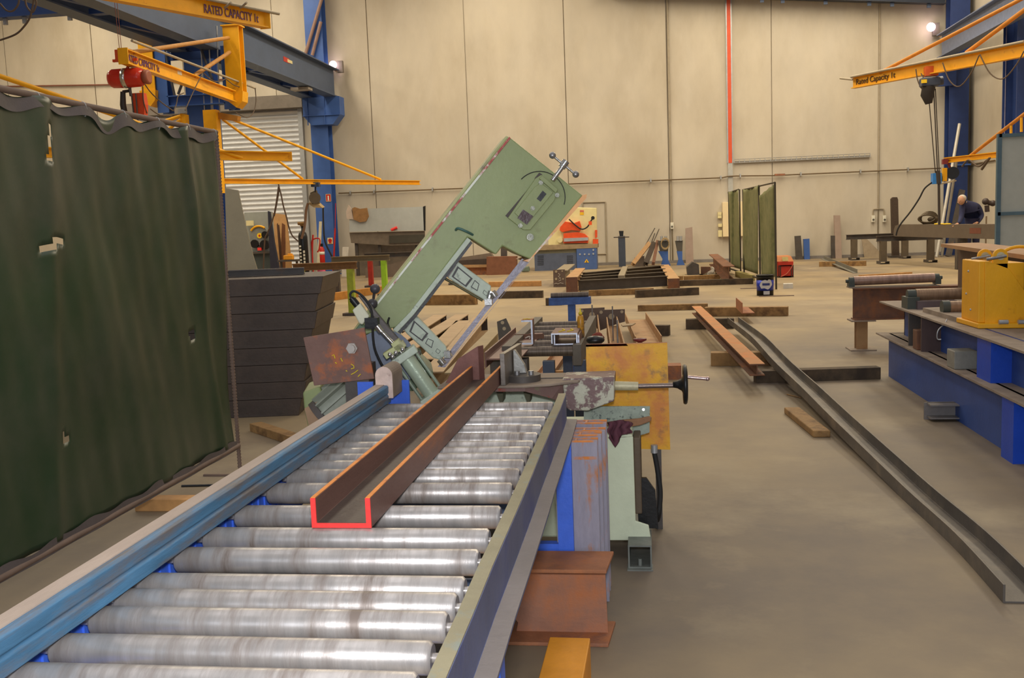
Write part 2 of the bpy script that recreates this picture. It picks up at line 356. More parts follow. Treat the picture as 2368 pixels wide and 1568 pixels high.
# legs and cross members
def leg(x, y, mat=blue_conv):
    b = B(); b.mm((x-.03, y-.03, 0), (x+.03, y+.03, RZ-.11)); b.mm((x-.06, y-.06, 0), (x+.06, y+.06, .008)); b.build('leg', mat, cv)
for y in (1.85, 3.72):
    leg(-.33, y); leg(xl-.03+.0, y)
    b = B(); b.mm((xl, y-.02, .25), (-.36, y+.02, .31)); b.build('cross_member', blue_conv, cv)
for (q0, q1, yt_, yy0) in ((826, 862, 884, 4.06), (895, 945, 880, 4.08)):
    a_, c_ = D(q0, yt_, yy0), D(q1, yt_, yy0); b = B(); b.mm((a_.x, yy0, .45), (c_.x, yy0+.012, a_.z)); b.build('end_plate', blue_conv, cv)
b = B(); b.mm((xl+.02, 1.2, .56), (xr-.02, 3.9, .57)); b.mm((xl+.02, 1.2, .56), (xl+.03, 3.9, .62)); b.mm((xr-.03, 1.2, .56), (xr-.02, 3.9, .62)); b.build('roller_shade_sheet', M('roller_shade_brown', (58, 50, 40), .6, var=.3, sc_=5, col2=(120, 96, 50), s2=14, thr=.68), cv)  # added dark sheet standing in for shade between rollers, specked with yellow shavings
for y in (2.35, 3.0):
    b = B(); b.mm((xl+.02, y-.03, RZ-.2), (xr, y-.02, RZ-.15)); b.build('cross_member', blue_grey, cv)
# red-ended channel lying on the rollers
A = V((-.749, 2.255, RZ+.001)); E_ = V((-.749+.0, 4.6, RZ+.001))
ax0, ax1 = G(720, 1222, RZ).x, G(860, 1222, RZ).x
A.x = (ax0+ax1)/2; E_.x = (G(1105, 838, RZ+.072).x + G(1165, 852, RZ+.072).x)/2 - .012
ch = T('steel_channel', 'rusty steel channel with red painted end lying on the rollers', 'steel channel', A)
cs = usec(.150, .074, .0125, .0115)
b = B(); b.sweep(cs, [A+V((0, .004, 0)), E_]); b.build('channel_body', rust_chan, ch, bev=.0015)
b = B(); b.sweep(cs, [A, A+V((0, .004, 0))]); b.build('painted_end', redbright, ch, label='red painted end face')
for s in (-1, 1):
    b = B(); b.sweep([(s*.075-(.0115 if s > 0 else -.0005), .074), (s*.075-(.0005 if s > 0 else -.0115), .074), (s*.075-(.0005 if s > 0 else -.0115), .0755), (s*.075-(.0115 if s > 0 else -.0005), .0755)], [A+V((0, .004, 0)), E_]); b.build('rusty_edge', orange_edge, ch)
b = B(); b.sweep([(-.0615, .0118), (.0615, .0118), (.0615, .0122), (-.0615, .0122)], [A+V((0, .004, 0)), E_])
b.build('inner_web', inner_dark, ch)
# ================================================================== band saw
PSI = math.radians(14)
n_s = V((math.sin(PSI), -math.cos(PSI), 0)); dep = -n_s        # front normal / depth direction
P0 = V((-.75, 4.66, 1.2))
def S(px, py, off=0.): return PL(px, py, P0 + dep*off, n_s)
def z3(x, y): return (680+x*.30612, 280+y*.30612)
def z4(x, y): return (680+x*.30612, 600+y*.30612)
def zh(x, y): return (1080+x*.19766, 330+y*.19766)
def zc_(x, y): return (780+x*.19133, 640+y*.19133)
def P(lst, off=0., fn=None): return [S(*(fn(*q) if fn else q), off) for q in lst]
saw = T('band_saw', 'large green vertical band saw tilted to the right', 'band saw', (-.75, 4.9, 0))
outline = [(1180, 318), (1348, 452), (1228, 600), (1200, 589), (1162, 569), (1147, 589), (1092, 554), (1081, 549), (952, 721), (916, 757), (840, 775), (867, 708)]
b = B(); b.prism(P(outline), dep*.30); fr = b.build('saw_frame', green, saw, bev=.006)
# back casting behind the column, showing along the upper left edge
b = B(); b.prism(P([(1178, 318), (867, 708), (842, 772), (800, 790), (862, 704), (1172, 312)], .05), dep*.27); b.build('back_casting', green_pale, saw, bev=.01)
b = B(); b.prism(P([(1178, 316), (867, 706), (870, 709), (1181, 320)], -.004), dep*.02); b.build('cover_edge', green_edge, fr)
b = B(); b.prism(P([(1348, 451), (1357, 449), (1356, 458), (1222, 606), (1210, 603), (1226, 598)], -.002), dep*.32); b.build('lit_edge', M('warm_lit_edge', (236, 176, 120), .6, var=.15, sc_=12, col2=(226, 214, 200), s2=10, thr=.55, soft=.05), fr, label='pale cover edge painted as warmly lit')  # warm light along the right cover edge, painted into its colour
# round wheel guard line
cc = S(*zh(850, 640), -.004); rad = (S(*zh(850, 335), -.004)-cc).length
b = B(); uu = V((math.cos(PSI), math.sin(PSI), 0))
arc = [cc+(uu*math.cos(a)+Zu*math.sin(a))*rad for a in [math.radians(-18+k*8) for k in range(20)]]
b.tube(arc, .0022, 6); b.build('wheel_guard_line', black, fr)
# tension slide panel
def pan(lst, o0, o1, name, mat, par, fn=zh, bev=.002):
    b = B(); b.prism(P(lst, -o1, fn), dep*(o1-o0)); return b.build(name, mat, par, bev=bev)
dull_nut = M('oily_steel_nut', (134, 134, 122), .35, .5, var=.2, sc_=30)
pan([(845, 350), (880, 372), (800, 480), (490, 890), (448, 855), (775, 470), (795, 410)], -.002, .003, 'slide_shadow', M('dark_slide_shadow', (84, 76, 72), .7), fr, bev=0)  # flash shadow beside the slide, laid on as a flat dark shape
sl = pan([(800, 420), (870, 375), (1060, 560), (1020, 680), (740, 1020), (660, 1020), (480, 880)], 0, .02, 'tension_slide', green, saw)
pan([(845, 420), (880, 385), (1065, 545), (1040, 590)], .02, .036, 'clamp_bar', green, sl)
pan([(790, 520), (830, 480), (1000, 600), (560, 960), (490, 890)][0:1]+[(862, 470), (1010, 580), (700, 960), (555, 820)], .02, .03, 'slide_plate', green, sl)
pan([(885, 560), (930, 600), (860, 690), (815, 655)], .03, .0315, 'slot', black, sl, bev=0)
pan([(655, 780), (775, 860), (700, 960), (590, 880)], .03, .032, 'window', M('dark_maroon_window', (60, 30, 32), .3), sl, bev=0)
for k, q in enumerate([(860, 468), (1050, 615), (765, 768), (620, 970), (735, 1105)]):
    c0 = S(*zh(*q), -.02); b = B(); rr_ = .0115 if k != 4 else .017
    b.cyl(c0, c0-dep*.012, rr_, 6 if k != 4 else 16); b.cyl(c0-dep*.012, c0-dep*.022, rr_*.6, 12); b.build('bolt', dull_nut, sl)
b = B(); b.cyl(S(*zh(1000, 440), -.06), S(*zh(1135, 255), -.06), .011, 14); b.cyl(S(*zh(1105, 290), -.06), S(*zh(1160, 215), -.06), .018, 14)
hd = b.build('tension_handle', bright, saw)
b = B(); b.cyl(S(*zh(1000, 150), -.06), S(*zh(1270, 370), -.06), .006, 10); b.build('cross_bar', bright, hd)
for q in ((1000, 148), (1272, 370)): b = B(); b.ball(S(*zh(*q), -.06), .0165); b.build('ball_knob', steel, hd)
b = B(); b.tube(along([S(1054, 532, 0), S(1060, 528, -.03), S(1080, 536, -.03), S(1093, 543, -.0)], 5), .006, 8); b.build('lift_handle', M('teal_handle', (70, 104, 96), .5), saw)
b = B(); b.tube(along([S(900, 735, .0), S(897, 748, -.02), S(905, 768, -.02), S(915, 785, -.0)], 5), .005, 8); b.build('lift_handle', black, saw)
# slideway strip along inner edge of column
b = B(); b.prism(P([(1081, 549), (1090, 556), (957, 728), (918, 770), (908, 763), (948, 722)], -.02), dep*.16); sw = b.build('slideway', green_light, saw, bev=.003)
b = B(); b.prism(P([(1087, 556), (1093, 562), (962, 734), (926, 772), (920, 768), (956, 729)], .0), dep*.2); b.build('slideway_gap', black, sw)
# guide arms
def arm(poly, fn, recs, name='guide_arm'):
    b = B(); b.prism(P(poly, .02, fn), dep*.07); a = b.build(name, green_light, saw, bev=.006)
    for r_ in recs:
        c = sum((V((q[0], q[1])) for q in r_), V((0, 0)))/len(r_); inn = [(c+(V(q)-c)*.78) for q in r_]
        b = B(); b.prism(P(r_, .018, fn), dep*.003); b.build('recess_rim', M('dark_recess_rim', (78, 76, 76), .6), a)
        b = B(); b.prism(P(inn, .015, fn), dep*.004); b.build('recess_panel', green_light, a)
    return a
a1 = arm([(1200, 1050), (1225, 1052), (1490, 1245), (1480, 1320), (1460, 1380), (1425, 1345), (1170, 1190), (1120, 1140)], z3,
    [[(1235, 1095), (1350, 1190), (1300, 1255), (1190, 1175)], [(1365, 1200), (1400, 1230), (1385, 1285), (1335, 1255)], [(1435, 1275), (1465, 1300), (1455, 1325), (1425, 1300)]])
b = B(); b.prism(P([(1170, 1075), (1215, 1060), (1225, 1090), (1165, 1180), (1125, 1150)], .012, z3), dep*.07); b.build('arm_root', M('dull_steel_root', (104, 92, 92), .5, .3, var=.2), a1)
b = B(); b.cyl(S(*z3(1115, 1175), .1), S(*z3(1425, 1355), .1), .007, 8); b.build('stay_rod', M('olive_rod', (110, 104, 76), .5, .3), a1)
b = B(); b.cyl(S(*z3(1495, 1290), -.01), S(*z3(1520, 1325), -.01), .017, 16); b.cyl(S(*z3(1490, 1285), .0), S(*z3(1475, 1340), .0), .015, 12); b.box(S(*z3(1470, 1365), .0), (.035, .03, .03)); b.build('guide_roller', bright, a1)
a2 = arm([(880, 430), (905, 400), (920, 420), (1150, 660), (1160, 720), (1100, 760), (1050, 745), (850, 560), (820, 520)], z4,
    [[(905, 460), (1015, 560), (970, 620), (870, 545)], [(1010, 595), (1055, 615), (1040, 670), (990, 635)], [(1080, 672), (1108, 692), (1090, 715), (1068, 695)]])
b = B(); b.prism(P([(810, 490), (880, 415), (905, 445), (845, 525)], .012, z4), dep*.07); b.build('arm_root', MATS['dull_steel_root'], a2)
b = B(); b.cyl(S(*z4(1100, 755), -.01), S(*z4(1130, 790), -.01), .017, 16); b.box(S(*z4(1160, 715), .0), (.03, .03, .035)); b.cyl(S(*z4(1150, 690), .0), S(*z4(1185, 735), .0), .012, 12); b.build('guide_roller', bright, a2)
# blade
def bl(pts, off, name, mat, t=.002):
    b = B(); b.prism(P(pts, off), dep*t); return b.build(name, mat, saw)
blade = bl([(1207, 598), (1223, 606), (1120, 728), (1028, 850), (1012, 848)], .05, 'saw_blade', M('blade_steel', (128, 124, 132), .4, .5, var=.15, sc_=8))
bl2 = B(); L0, L1 = S(1223, 606, .05), S(1028, 850, .05)
for k in range(90):
    p = L0.lerp(L1, k/90); q = L0.lerp(L1, (k+.7)/90); o = (uu*.6-Zu*.2).normalized()*.005; bl2.prism([p, q, p+o], dep*.002)
bl2.build('blade_teeth', MATS['blade_steel'], blade)
# feed linkage: dark arm, cylinder, limit switch
b = B(); b.prism(P([(480, 270), (530, 285), (640, 420), (790, 600), (850, 690), (960, 700), (940, 750), (880, 760), (770, 680), (590, 420)], -.10, z4), dep*.05); b.build('feed_arm', M('dark_grey_arm', (92, 86, 84), .5, .2, var=.15), saw, bev=.004)
b = B(); b.prism(P([(830, 660), (960, 690), (965, 715), (930, 750), (850, 720)], -.03, z4), dep*.10); b.build('pivot_lug', M('dull_green_lug', (96, 110, 88), .5, var=.15), saw, bev=.004)
ca, cb = S(*z4(850, 745), -.2), S(*z4(1035, 1010), -.2)
b = B(); b.tube([ca, cb], .036, 28); cy = b.build('feed_cylinder', M('pale_green_chrome', (182, 196, 172), .28, .25, var=.06, sc_=3), saw)
ax = (cb-ca).normalized(); sd = ax.cross(n_s).normalized()
for off, r_ in ((sd*.052, .008), (-sd*.05, .008)):
    b = B(); b.cyl(ca+off, cb+off, r_, 10); b.build('tie_rod', M('tie_rod_green', (146, 158, 140), .4, .3), cy)
for p, t in ((ca-ax*.015, .035), (cb+ax*.015, .035)):
    b = B(); R = Matrix((sd, ax, n_s)).transposed(); b.box(p, (.125, t, .09), R); b.build('end_cap', green_light, cy, bev=.005)
b = B(); b.cyl(S(*z4(640, 520), -.2), ca, .009, 12); b.cyl(S(*z4(625, 500), -.2), S(*z4(660, 545), -.2), .014, 12); b.build('piston_rod', bright, cy)
b = B(); R = Matrix((sd, ax, n_s)).transposed(); b.box(S(*z4(760, 680), -.2), (.11, .03, .05), R); b.box(S(*z4(785, 650), -.2), (.045, .05, .05), R); b.build('bracket', green_pale, cy, bev=.003)
for q in ((725, 718), (745, 735), (770, 705), (820, 680)): b = B(); b.ball(S(*z4(*q), -.24), .011, 10); b.build('bolt_head', bright, cy)
b = B(); b.prism(P([(440, 385), (500, 330), (570, 430), (515, 495), (490, 480)], -.16, z4), dep*.05); ls = b.build('limit_switch', M('cream_switch', (206, 204, 178), .5, var=.05), saw, bev=.005)
b = B(); b.cyl(S(*z4(480, 350), -.13), S(*z4(440, 300), -.13), .016, 12); b.cyl(S(*z4(445, 308), -.13), S(*z4(430, 288), -.13), .012, 12); b.build('cable_gland', black, ls)
b = B(); b.box(S(*z4(590, 480), -.16), (.06, .04, .05)); b.build('switch_roller', black, ls)
b = B(); b.tube(along([S(*z4(*q), -.17) for q in ((430, 290), (425, 260), (455, 240), (520, 280), (580, 370), (592, 480), (598, 600), (615, 690), (660, 790), (690, 830))], 6), .0055, 8); b.build('switch_cable', black_rubber, ls)
b = B(); b.cyl(S(*z4(595, 345), .02), S(*z4(610, 215), -.02), .007, 10); kh = b.build('clamp_lever', M('dark_lever', (86, 80, 78), .4, .4), saw)
for q, r_ in (((612, 222), .024), ((592, 335), .025)): b = B(); b.ball(S(*z4(*q), -.02), r_); b.build('ball_knob', M('dark_knob', (66, 62, 66), .4), kh)
# lower pivot body, gearbox, finned motor
b = B(); b.prism(P([(500, 480), (640, 560), (800, 610), (900, 720), (1000, 800), (1060, 860), (900, 1000), (700, 960), (560, 800), (440, 560)], .03, z4), dep*.35); b.build('pivot_body', M('dark_green_casting', (96, 116, 92), .5, var=.15, sc_=8), saw, bev=.01)  # one darker green for the whole pivot body
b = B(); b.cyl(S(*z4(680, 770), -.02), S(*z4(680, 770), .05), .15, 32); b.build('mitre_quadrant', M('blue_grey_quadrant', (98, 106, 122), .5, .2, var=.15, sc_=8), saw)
b = B(); b.prism(P([(700, 908), (740, 893), (752, 935), (800, 950), (772, 1000), (715, 1000), (704, 950)], -.02), dep*.3); gb = b.build('gearbox', green, saw, bev=.008)
b = B(); b.prism(P([(704, 945), (735, 928), (748, 975), (714, 985)], -.024), dep*.01); b.build('faded_plate', M('faded_red_plate', (158, 126, 96), .6), gb)
m0, m1 = S(755, 955, .02), S(835, 885, .02); mx = (m1-m0).normalized()
b = B(); b.tube([m0, m1], .085, 24)
for k in range(14):
    a = 2*PI*k/14; u_ = mx.cross(n_s).normalized(); w_ = mx.cross(u_); o = u_*math.cos(a)+w_*math.sin(a)
    b.sweep([(-.004, .08), (.004, .08), (.004, .108), (-.004, .108)], [m0, m1], up=o)
b.build('motor', M('grey_green_motor', (142, 146, 132), .5, .1, var=.15, sc_=10), gb)
b = B(); b.tube([m0-mx*.03, m0], .1, 24); b.build('motor_flange', M('dark_flange', (84, 76, 72), .6), gb)
# base of the saw
bxr = D(1465, 1100, 4.42).x
b = B(); b.mm((-1.15, 4.42, .1), (bxr, 4.85, .585)); base = b.build('saw_base', white_green, saw, bev=.01)
b = B(); b.mm((bxr+.002, 4.46, .2), (bxr+.035, 4.8, .56)); b.build('side_cover', M('dark_olive_side', (92, 78, 62), .6, var=.2, sc_=8), base, bev=.006)
b = B(); b.prism([D(x, y, 4.405) for x, y in ((1400, 1014), (1464, 1010), (1470, 1205), (1500, 1215), (1506, 1250), (1400, 1250))], (0, .014, 0)); b.build('front_skirt', white_green, base, bev=.004)
b = B(); hollow(b, .105, .105, .007, (-.055, 4.28, .006), (-.055, 4.9, .006)); b.mm((-.112, 4.26, 0), (.002, 4.34, .006)); b.cyl((-.055, 4.3, .006), (-.055, 4.3, .045), .01, 8)
sf = b.build('skid_tube', M('chipped_grey_tube', (120, 124, 118), .5, .2, var=.2, sc_=15), base)
b = B(); b.cyl((-.3, 4.55, .07), (-.11, 4.55, .07), .022, 12); b.build('drain_pipe', dark_steel, base)
b = B(); b.prism([(-.06, 4.5, .12), (.03, 4.5, .12), (.02, 4.5, .3), (-.02, 4.5, .36), (-.07, 4.5, .36)], (0, .02, 0)); b.build('bracket', black, base)
# vise
VZ = .83
xv0, xv1 = G(1421, 874, VZ).x, -.95
b = B()
top = [(-.70, 4.335), (-.56, 4.335), (-.44, 4.37), (-.32, 4.45), (-.28, 4.55), (-.16, 4.55), (-.16, 4.70), (-.95, 4.70), (-.95, 4.335)]
b.prism([V((x, y, VZ-.012)) for x, y in top], (0, 0, .012)); vt = b.build('vise_table', dust, saw, bev=.004)
b = B(); va = [(1110, 4.34), (1214, 4.345), (1250, 4.38), (1302, 4.455)]; tp_ = [D(px, 893 if px < 1240 else 884, yy) for px, yy in va]; bt_ = [D(1302, 934, 4.455), D(1275, 922, 4.40), D(1214, 906, 4.345), D(1110, 907, 4.34)]
for p in tp_: p.z = VZ-.012
b.prism(tp_+bt_, (0, .15, 0)); b.build('vise_arm', vise_arm, vt, bev=.003)
b = B(); b.prism([D(1300, 876, 4.47), D(1421, 872, 4.47), D(1420, 928, 4.47), D(1360, 950, 4.47), D(1318, 950, 4.47), D(1306, 940, 4.47)], (0, .2, 0)); b.build('vise_block', vise_paint, vt, bev=.005)
for q in ((1155, 1), (1218, 1)):
    b = B(); b.prism([D(q[0]-8, 905, 4.52), D(q[0]+9, 905, 4.52), D(q[0]+7, 930, 4.52), D(q[0]+1, 930, 4.52)], (0, .1, 0)); b.build('rib', M('olive_rib', (84, 82, 60), .6), vt)
b = B(); b.mm((-.95, 4.66, .68), (-.2, 4.72, VZ-.03)); b.build('back_casting', green_light, vt)
b = B(); b.prism([(-.66, 4.34, VZ), (-.638, 4.34, VZ), (-.638, 4.34, VZ+.145), (-.66, 4.34, VZ+.145)], (.03, .38, 0)); jw = b.build('vise_jaw', M('scuffed_steel_jaw', (124, 116, 108), .4, .5, var=.2, sc_=9), vt, bev=.002)
b = B(); b.prism([(-.622, 4.5, VZ+.03), (-.56, 4.5, VZ+.03), (-.57, 4.5, VZ+.07), (-.612, 4.5, VZ+.14), (-.622, 4.5, VZ+.14)], (.002, .03, 0)); b.build('gusset', M('pale_cast_gusset', (160, 158, 152), .4, .4, var=.2, sc_=12), jw, bev=.004)
b = B(); b.cyl((-.575, 4.48, VZ), (-.575, 4.48, VZ+.03), .082, 28); b.build('swivel_base', dark_steel, jw, bev=.003)
for x in (-.60, -.535): b = B(); b.cyl((x, 4.46, VZ+.03), (x, 4.46, VZ+.048), .014, 6); b.build('bolt', steel, jw)
b = B(); b.prism([D(1020, 905, 4.44), D(1110, 905, 4.44), D(1105, 800, 4.44), D(1058, 830, 4.44), D(1048, 850, 4.44)], (.02, .04, 0)); b.build('fixed_jaw', M('rusty_red_jaw', (124, 84, 76), .6, .2, var=.2, sc_=9), vt, bev=.003)
b = B(); b.mm((-.58, 4.52, VZ+.0), (-.2, 4.535, VZ+.004)); b.build('table_slot', black_steel, vt)
ya = 4.56
sA, sB_, sC = D(1421, 892, ya), D(1476, 893, ya), D(1566, 891, ya)
b = B(); b.tube([sA-V((.02, 0, 0)), sA, sB_], [.026, .022, .02], 20); b.build('screw_sleeve', M('worn_pale_sleeve', (186, 178, 146), .5, .2, var=.2, sc_=12, col2=(92, 88, 84), s2=8, thr=.6), vt)
b = B(); b.cyl(sB_, sC, .0115, 16); sp = b.build('vise_screw', M('brown_steel_rod', (120, 106, 100), .35, .6, var=.1), vt)
hc = D(1584, 889, ya)
b = B(); axx = V((1, 0, 0)); Rw = .083
ring = [hc+V((0, Rw*math.cos(a), Rw*math.sin(a))) for a in [2*PI*k/32 for k in range(33)]]
b.tube(ring, .0095, 10, cap=False)
b.rev(hc-V((.055, 0, 0)), (1, 0, 0), [(0, .014), (.02, .018), (.04, .03), (.05, .055), (.06, .075), (.066, .075), (.06, .03), (.06, .002)], 24)
hw = b.build('handwheel', black, vt)
b = B(); b.cyl(hc+V((.005, 0, .035)), D(1634, 876, ya), .0085, 14); b.ball(D(1636, 876, ya), .011, 10); b.build('crank_handle', M('polished_pink_steel', (196, 170, 168), .25, .8), hw)
# lower grey-green bracket of the saw
b = B(); b.prism([D(1350, 948, 4.62), D(1390, 940, 4.62), D(1503, 940, 4.62), D(1502, 1000, 4.62), D(1472, 1010, 4.62), D(1380, 975, 4.62), D(1350, 972, 4.62)], (0, .012, 0)); br = b.build('bracket_plate', green_grey, saw)
b = B(); b.cyl(D(1488, 947, 4.615), D(1488, 947, 4.605), .006, 10); b.build('bolt_head', bright, br)
# big rusty plate bolted at the left
b = B(); pl = [D(701, 781, 4.22), D(842, 758, 4.22), D(865, 876, 4.22), D(726, 892, 4.22)]; b.prism(pl, (.0, .012, 0)); rp = b.build('stop_plate', M('rust_spotted_plate', (122, 92, 82), .6, .15, var=.15, sc_=10, col2=(168, 98, 62), s2=9, thr=.56, soft=.06), saw, label='rust spotted square plate', bev=.002)
c0 = D(815, 805, 4.22); b = B(); b.cyl(c0, c0-V((0, .014, 0)), .026, 6); b.cyl(c0-V((0, .014, 0)), c0-V((0, .026, 0)), .018, 20); b.build('bolt', M('dull_bolt', (176, 168, 160), .5, .4), rp)
b = B()
for kk, pts in enumerate(([(768, 823), (772, 820), (775, 829)], [(788, 828), (792, 836)], [(812, 842), (818, 846), (819, 851), (812, 853)], [(800, 857), (803, 859)], [(812, 866), (820, 862), (828, 856)], [(828, 871), (834, 865)], [(775, 838), (779, 841)])):
    b = B(); b.tube([D(x, y, 4.218) for x, y in pts], .0022, 6); b.build('paint_mark', yellow_chalk, rp)
b = B(); b.mm((-1.35, 4.235, .6), (-1.24, 4.36, .95)); b.build('plate_bracket', dark_steel, saw)
# ================================================================== yellow splash guard
YG = 4.86
yp = T('splash_guard', 'yellow and rusty sheet steel guard plate beside the vise handwheel', 'guard plate', D(1450, 1040, YG)-V((0, 0, .42)))
b = B(); b.prism([D(1355, 797, YG), D(1543, 793, YG), D(1550, 1040, YG), D(1400, 1036, YG), D(1395, 960, YG), D(1358, 950, YG)], (0, .006, 0)); b.build('guard_sheet', yellow_worn, yp)
b = B(); b.prism([D(1355, 797, YG), D(1543, 793, YG), D(1543, 798, YG), D(1355, 802, YG)], (0, .03, 0)); b.build('folded_edge', rust, yp)
pa = D(1513, 1038, YG-.02); b = B()
b.cyl(pa+V((0, 0, .02)), pa-V((0, 0, .02)), .017, 12); b.build('hose_fitting', galv, yp)
b = B(); b.tube(along([pa-V((0, 0, .02)), D(1521, 1090, YG-.03), D(1527, 1140, YG-.06), D(1523, 1190, YG-.1), G(1518, 1206, .02)], 6), .013, 10); b.build('hose', black_rubber, yp)
for xx in (-.2, .04): b = B(); b.mm((xx-.015, YG+.006, 0), (xx+.015, YG+.036, .9)); b.build('post', dark_steel, yp)
# rag and brush on the base
b = B(); hp = [D(1400, 978, 4.50), D(1440, 972, 4.50), D(1478, 969, 4.50), D(1500, 964, 4.50), D(1507, 966, 4.50), D(1506, 974, 4.50), D(1480, 984, 4.50), D(1462, 987, 4.50), D(1445, 984, 4.50), D(1404, 986, 4.50)]
b.prism(hp, (0, .022, 0)); b.build('hand_brush', brown_wood, label='brown wooden brush handle lying across the saw base above the rag', cat='brush', bev=.004)
# rag: draped crumple
b = B(); nx, ny = 14, 10; gr = []
for j in range(ny+1):
    row = []
    for i in range(nx+1):
        u_ = i/nx; v_ = j/ny
        px = 1406+54*u_; pyt = 978-6*math.sin(u_*PI); pyb = 1010+(28*(1-abs(u_-.28)/.3) if abs(u_-.28) < .3 else 0)-8*u_
        yy = 4.385-.02*math.sin(u_*17+v_*3)-.02*v_+.06*(1-v_)
        row.append(b.bm.verts.new(D(px+3*math.sin(v_*9), pyt+(pyb-pyt)*v_, yy)))
    gr.append(row)
for j in range(ny):
    for i in range(nx): b.face([gr[j][i], gr[j][i+1], gr[j+1][i+1], gr[j+1][i]], True)
o = b.build('rag', maroon, label='maroon rag hanging over the corner of the saw base', cat='rag')
md = o.modifiers.new('sol', 'SOLIDIFY'); md.thickness = .004
# ================================================================== blue columns, crane girders, jib cranes (left bay)
XC = -11.12
def icol(name, label, x, y, w, d, h, mat, cat='column', parts=None):
    t = T(name, label, cat, (x, y, 0))
    b = B(); b.sweep(isec(d, w, .03, .025), [(x, y-d/2, 0.02), (x, y-d/2, h)], up=(0, 1, 0)); b.build('shaft', mat, t)
    b = B(); b.mm((x-w/2-.08, y-d/2-.08, 0), (x+w/2+.08, y+d/2+.08, .03)); b.build('base_plate', mat, t)
    return t
fc = icol('steel_column', 'blue steel column at the back wall right of the roller shutter', -11.28, 34.35, .62, .5, ZC-.05, blue_col)
h0, h1 = D(705, 223, 34.2), D(790, 223, 34.2); hz = 6.2
b = B(); b.prism([(h0.x, 33.9, hz), (h1.x, 33.9, hz), (h1.x, 33.9, hz-.62), (h1.x-.28, 33.9, hz-.95), (h0.x+.28, 33.9, hz-.95), (h0.x, 33.9, hz-.62)], (0, .55, 0))
for x in (-11.6, -10.98): b.mm((x-.012, 33.86, hz-.95), (x+.012, 33.9, hz))
b.mm((h0.x, 33.84, hz-.64), (h1.x, 33.9, hz-.61)); b.build('corbel', blue_col, fc)
b = B()
for p, q in (((752, -30), (705, 130)), ((742, 50), (722, 128))): b.tube([D(*p, 34.0), D(*q, 34.0)], .06, 8)
b.build('brace', M('brownish_brace', (140, 112, 100), .6), fc)
xg = -10.75
def girder(x, lab, y0=9., y1=34.4):
    t = T('crane_girder', lab, 'girder', (x, (y0+y1)/2, hz))
    b = B(); b.sweep(isec(.98, .42, .035, .02), [(x, y0, hz), (x, y1, hz)]); b.build('girder_beam', blue_grey, t)
    b = B(); b.mm((x-.04, y0, hz+.98), (x+.04, y1+.35, hz+1.06)); b.build('crane_rail', rust, t)
    return t
g1 = girder(xg, 'blue-grey crane girder with rusty rail on top, over the roller shutter side')
g2 = girder(-11.62, 'blue-grey crane girder running behind the other one above the roller shutter')
b = B(); sp = D(660, 135, 28.5); sg = XP(655, 130, xg+.012); sh = XP(676, 150, xg+.012)
b.mm((xg+.012, sg.y, sh.z), (xg+.018, sg.y+.5, sg.z)); sn = b.build('safety_sticker', red, g1)
sg2 = XP(664, 136, xg+.012)
b = B(); b.mm((xg+.0185, sg2.y, sh.z+.02), (xg+.021, sh.y, sg.z-.03)); b.build('sticker_panel', cream, g1)
for y in (16.5, 20, 24, 28, 32): b = B(); b.mm((-11.41, y-.1, hz+.04), (-10.96, y+.1, hz+.15)); b.build('lacing_bar', blue_dark, g2)
for k in range(6):
    y = 14.5+k*3.3; b = B(); b.sweep(rect(.12, .1), [(-11.4, y, hz+.04), (-10.97, y+1.6, hz+.04)]); b.build('lacing_bar', blue_dark, g2)
b = B(); b.mm((-11.2, 31.2, hz-.10), (-10.6, 31.6, hz-.02)); b.build('strip_lamp', M('lamp_housing', (150, 142, 132), .5), g1)
# cross beam at top left and rafter at top right
b = B(); zl = G(100, 37, 7.4); yl = 20.; zb = D(100, 37, yl).z
b.sweep(isec(.7, .3, .03, .02), [(-25.99, yl, zb), (-11.85, yl, zb)]); b1 = b.build('cross_beam', blue_dark, label='dark blue roof beam crossing at the upper left corner', cat='beam')
for px in (12, 57, 162):
    q = D(px, 45, yl); b = B(); b.mm((q.x-.04, yl-.03, zb-.13), (q.x+.04, yl+.03, zb)); b.cyl((q.x, yl-.04, zb-.09), (q.x, yl-.03, zb-.09), .02, 8); b.build('cleat', galv, b1)
yr = 34.3; pa, pb = D(1400, -14, yr), D(2185, 10, yr)
b = B(); b.sweep(isec(.6, .3, .03, .02), [pa, pb]); rf = b.build('roof_rafter', M('near_black_blue', (28, 36, 52), .5), label='dark roof rafter with small cleats along the top of the back wall', cat='beam')
for px in (1762, 1810, 1909, 2010, 2063, 2148):
    q = D(px, 4, yr); t = (q.x-pa.x)/(pb.x-pa.x); z = pa.z+(pb.z-pa.z)*t; b = B(); b.mm((q.x-.06, yr-.03, z-.12), (q.x+.06, yr+.03, z)); b.build('cleat', blue_grey, rf)
# near column and its jib crane frame
YN = 24.3
nc = icol('steel_column', 'blue steel column carrying the yellow jib cranes behind the green curtain', XC-.08, YN+.35, .68, .5, 6.2, blue_col)
b = B()
for px in (462, 481): b.tube([D(px, 60, YN), D(px+14, 310, YN)], .018, 6); b.tube([D(px+20, 60, YN), D(px+29, 310, YN)], .018, 6)
b.build('cable_conduit', galv, nc)
jf = T('jib_support', 'blue steel frame hung beside the column with posts and bottom beam', 'crane frame', (XC, YN, 4.8))
def ipost(par, x, z0, z1, w=.3, d=.3, y=YN, mat=blue_col, nm='post'):
    b = B(); b.sweep(isec(d, w, .025, .02), [(x, y-d/2, z0), (x, y-d/2, z1)], up=(0, 1, 0)); return b.build(nm, mat, par)
xa, xb_ = D(383, 240, YN).x, D(537, 240, YN).x
zf = D(390, 262, YN).z
ipost(jf, xa, zf, 6.25); ipost(jf, xb_, zf, 6.25)
z1_, z0_ = D(400, 223, YN).z, D(400, 248, YN).z
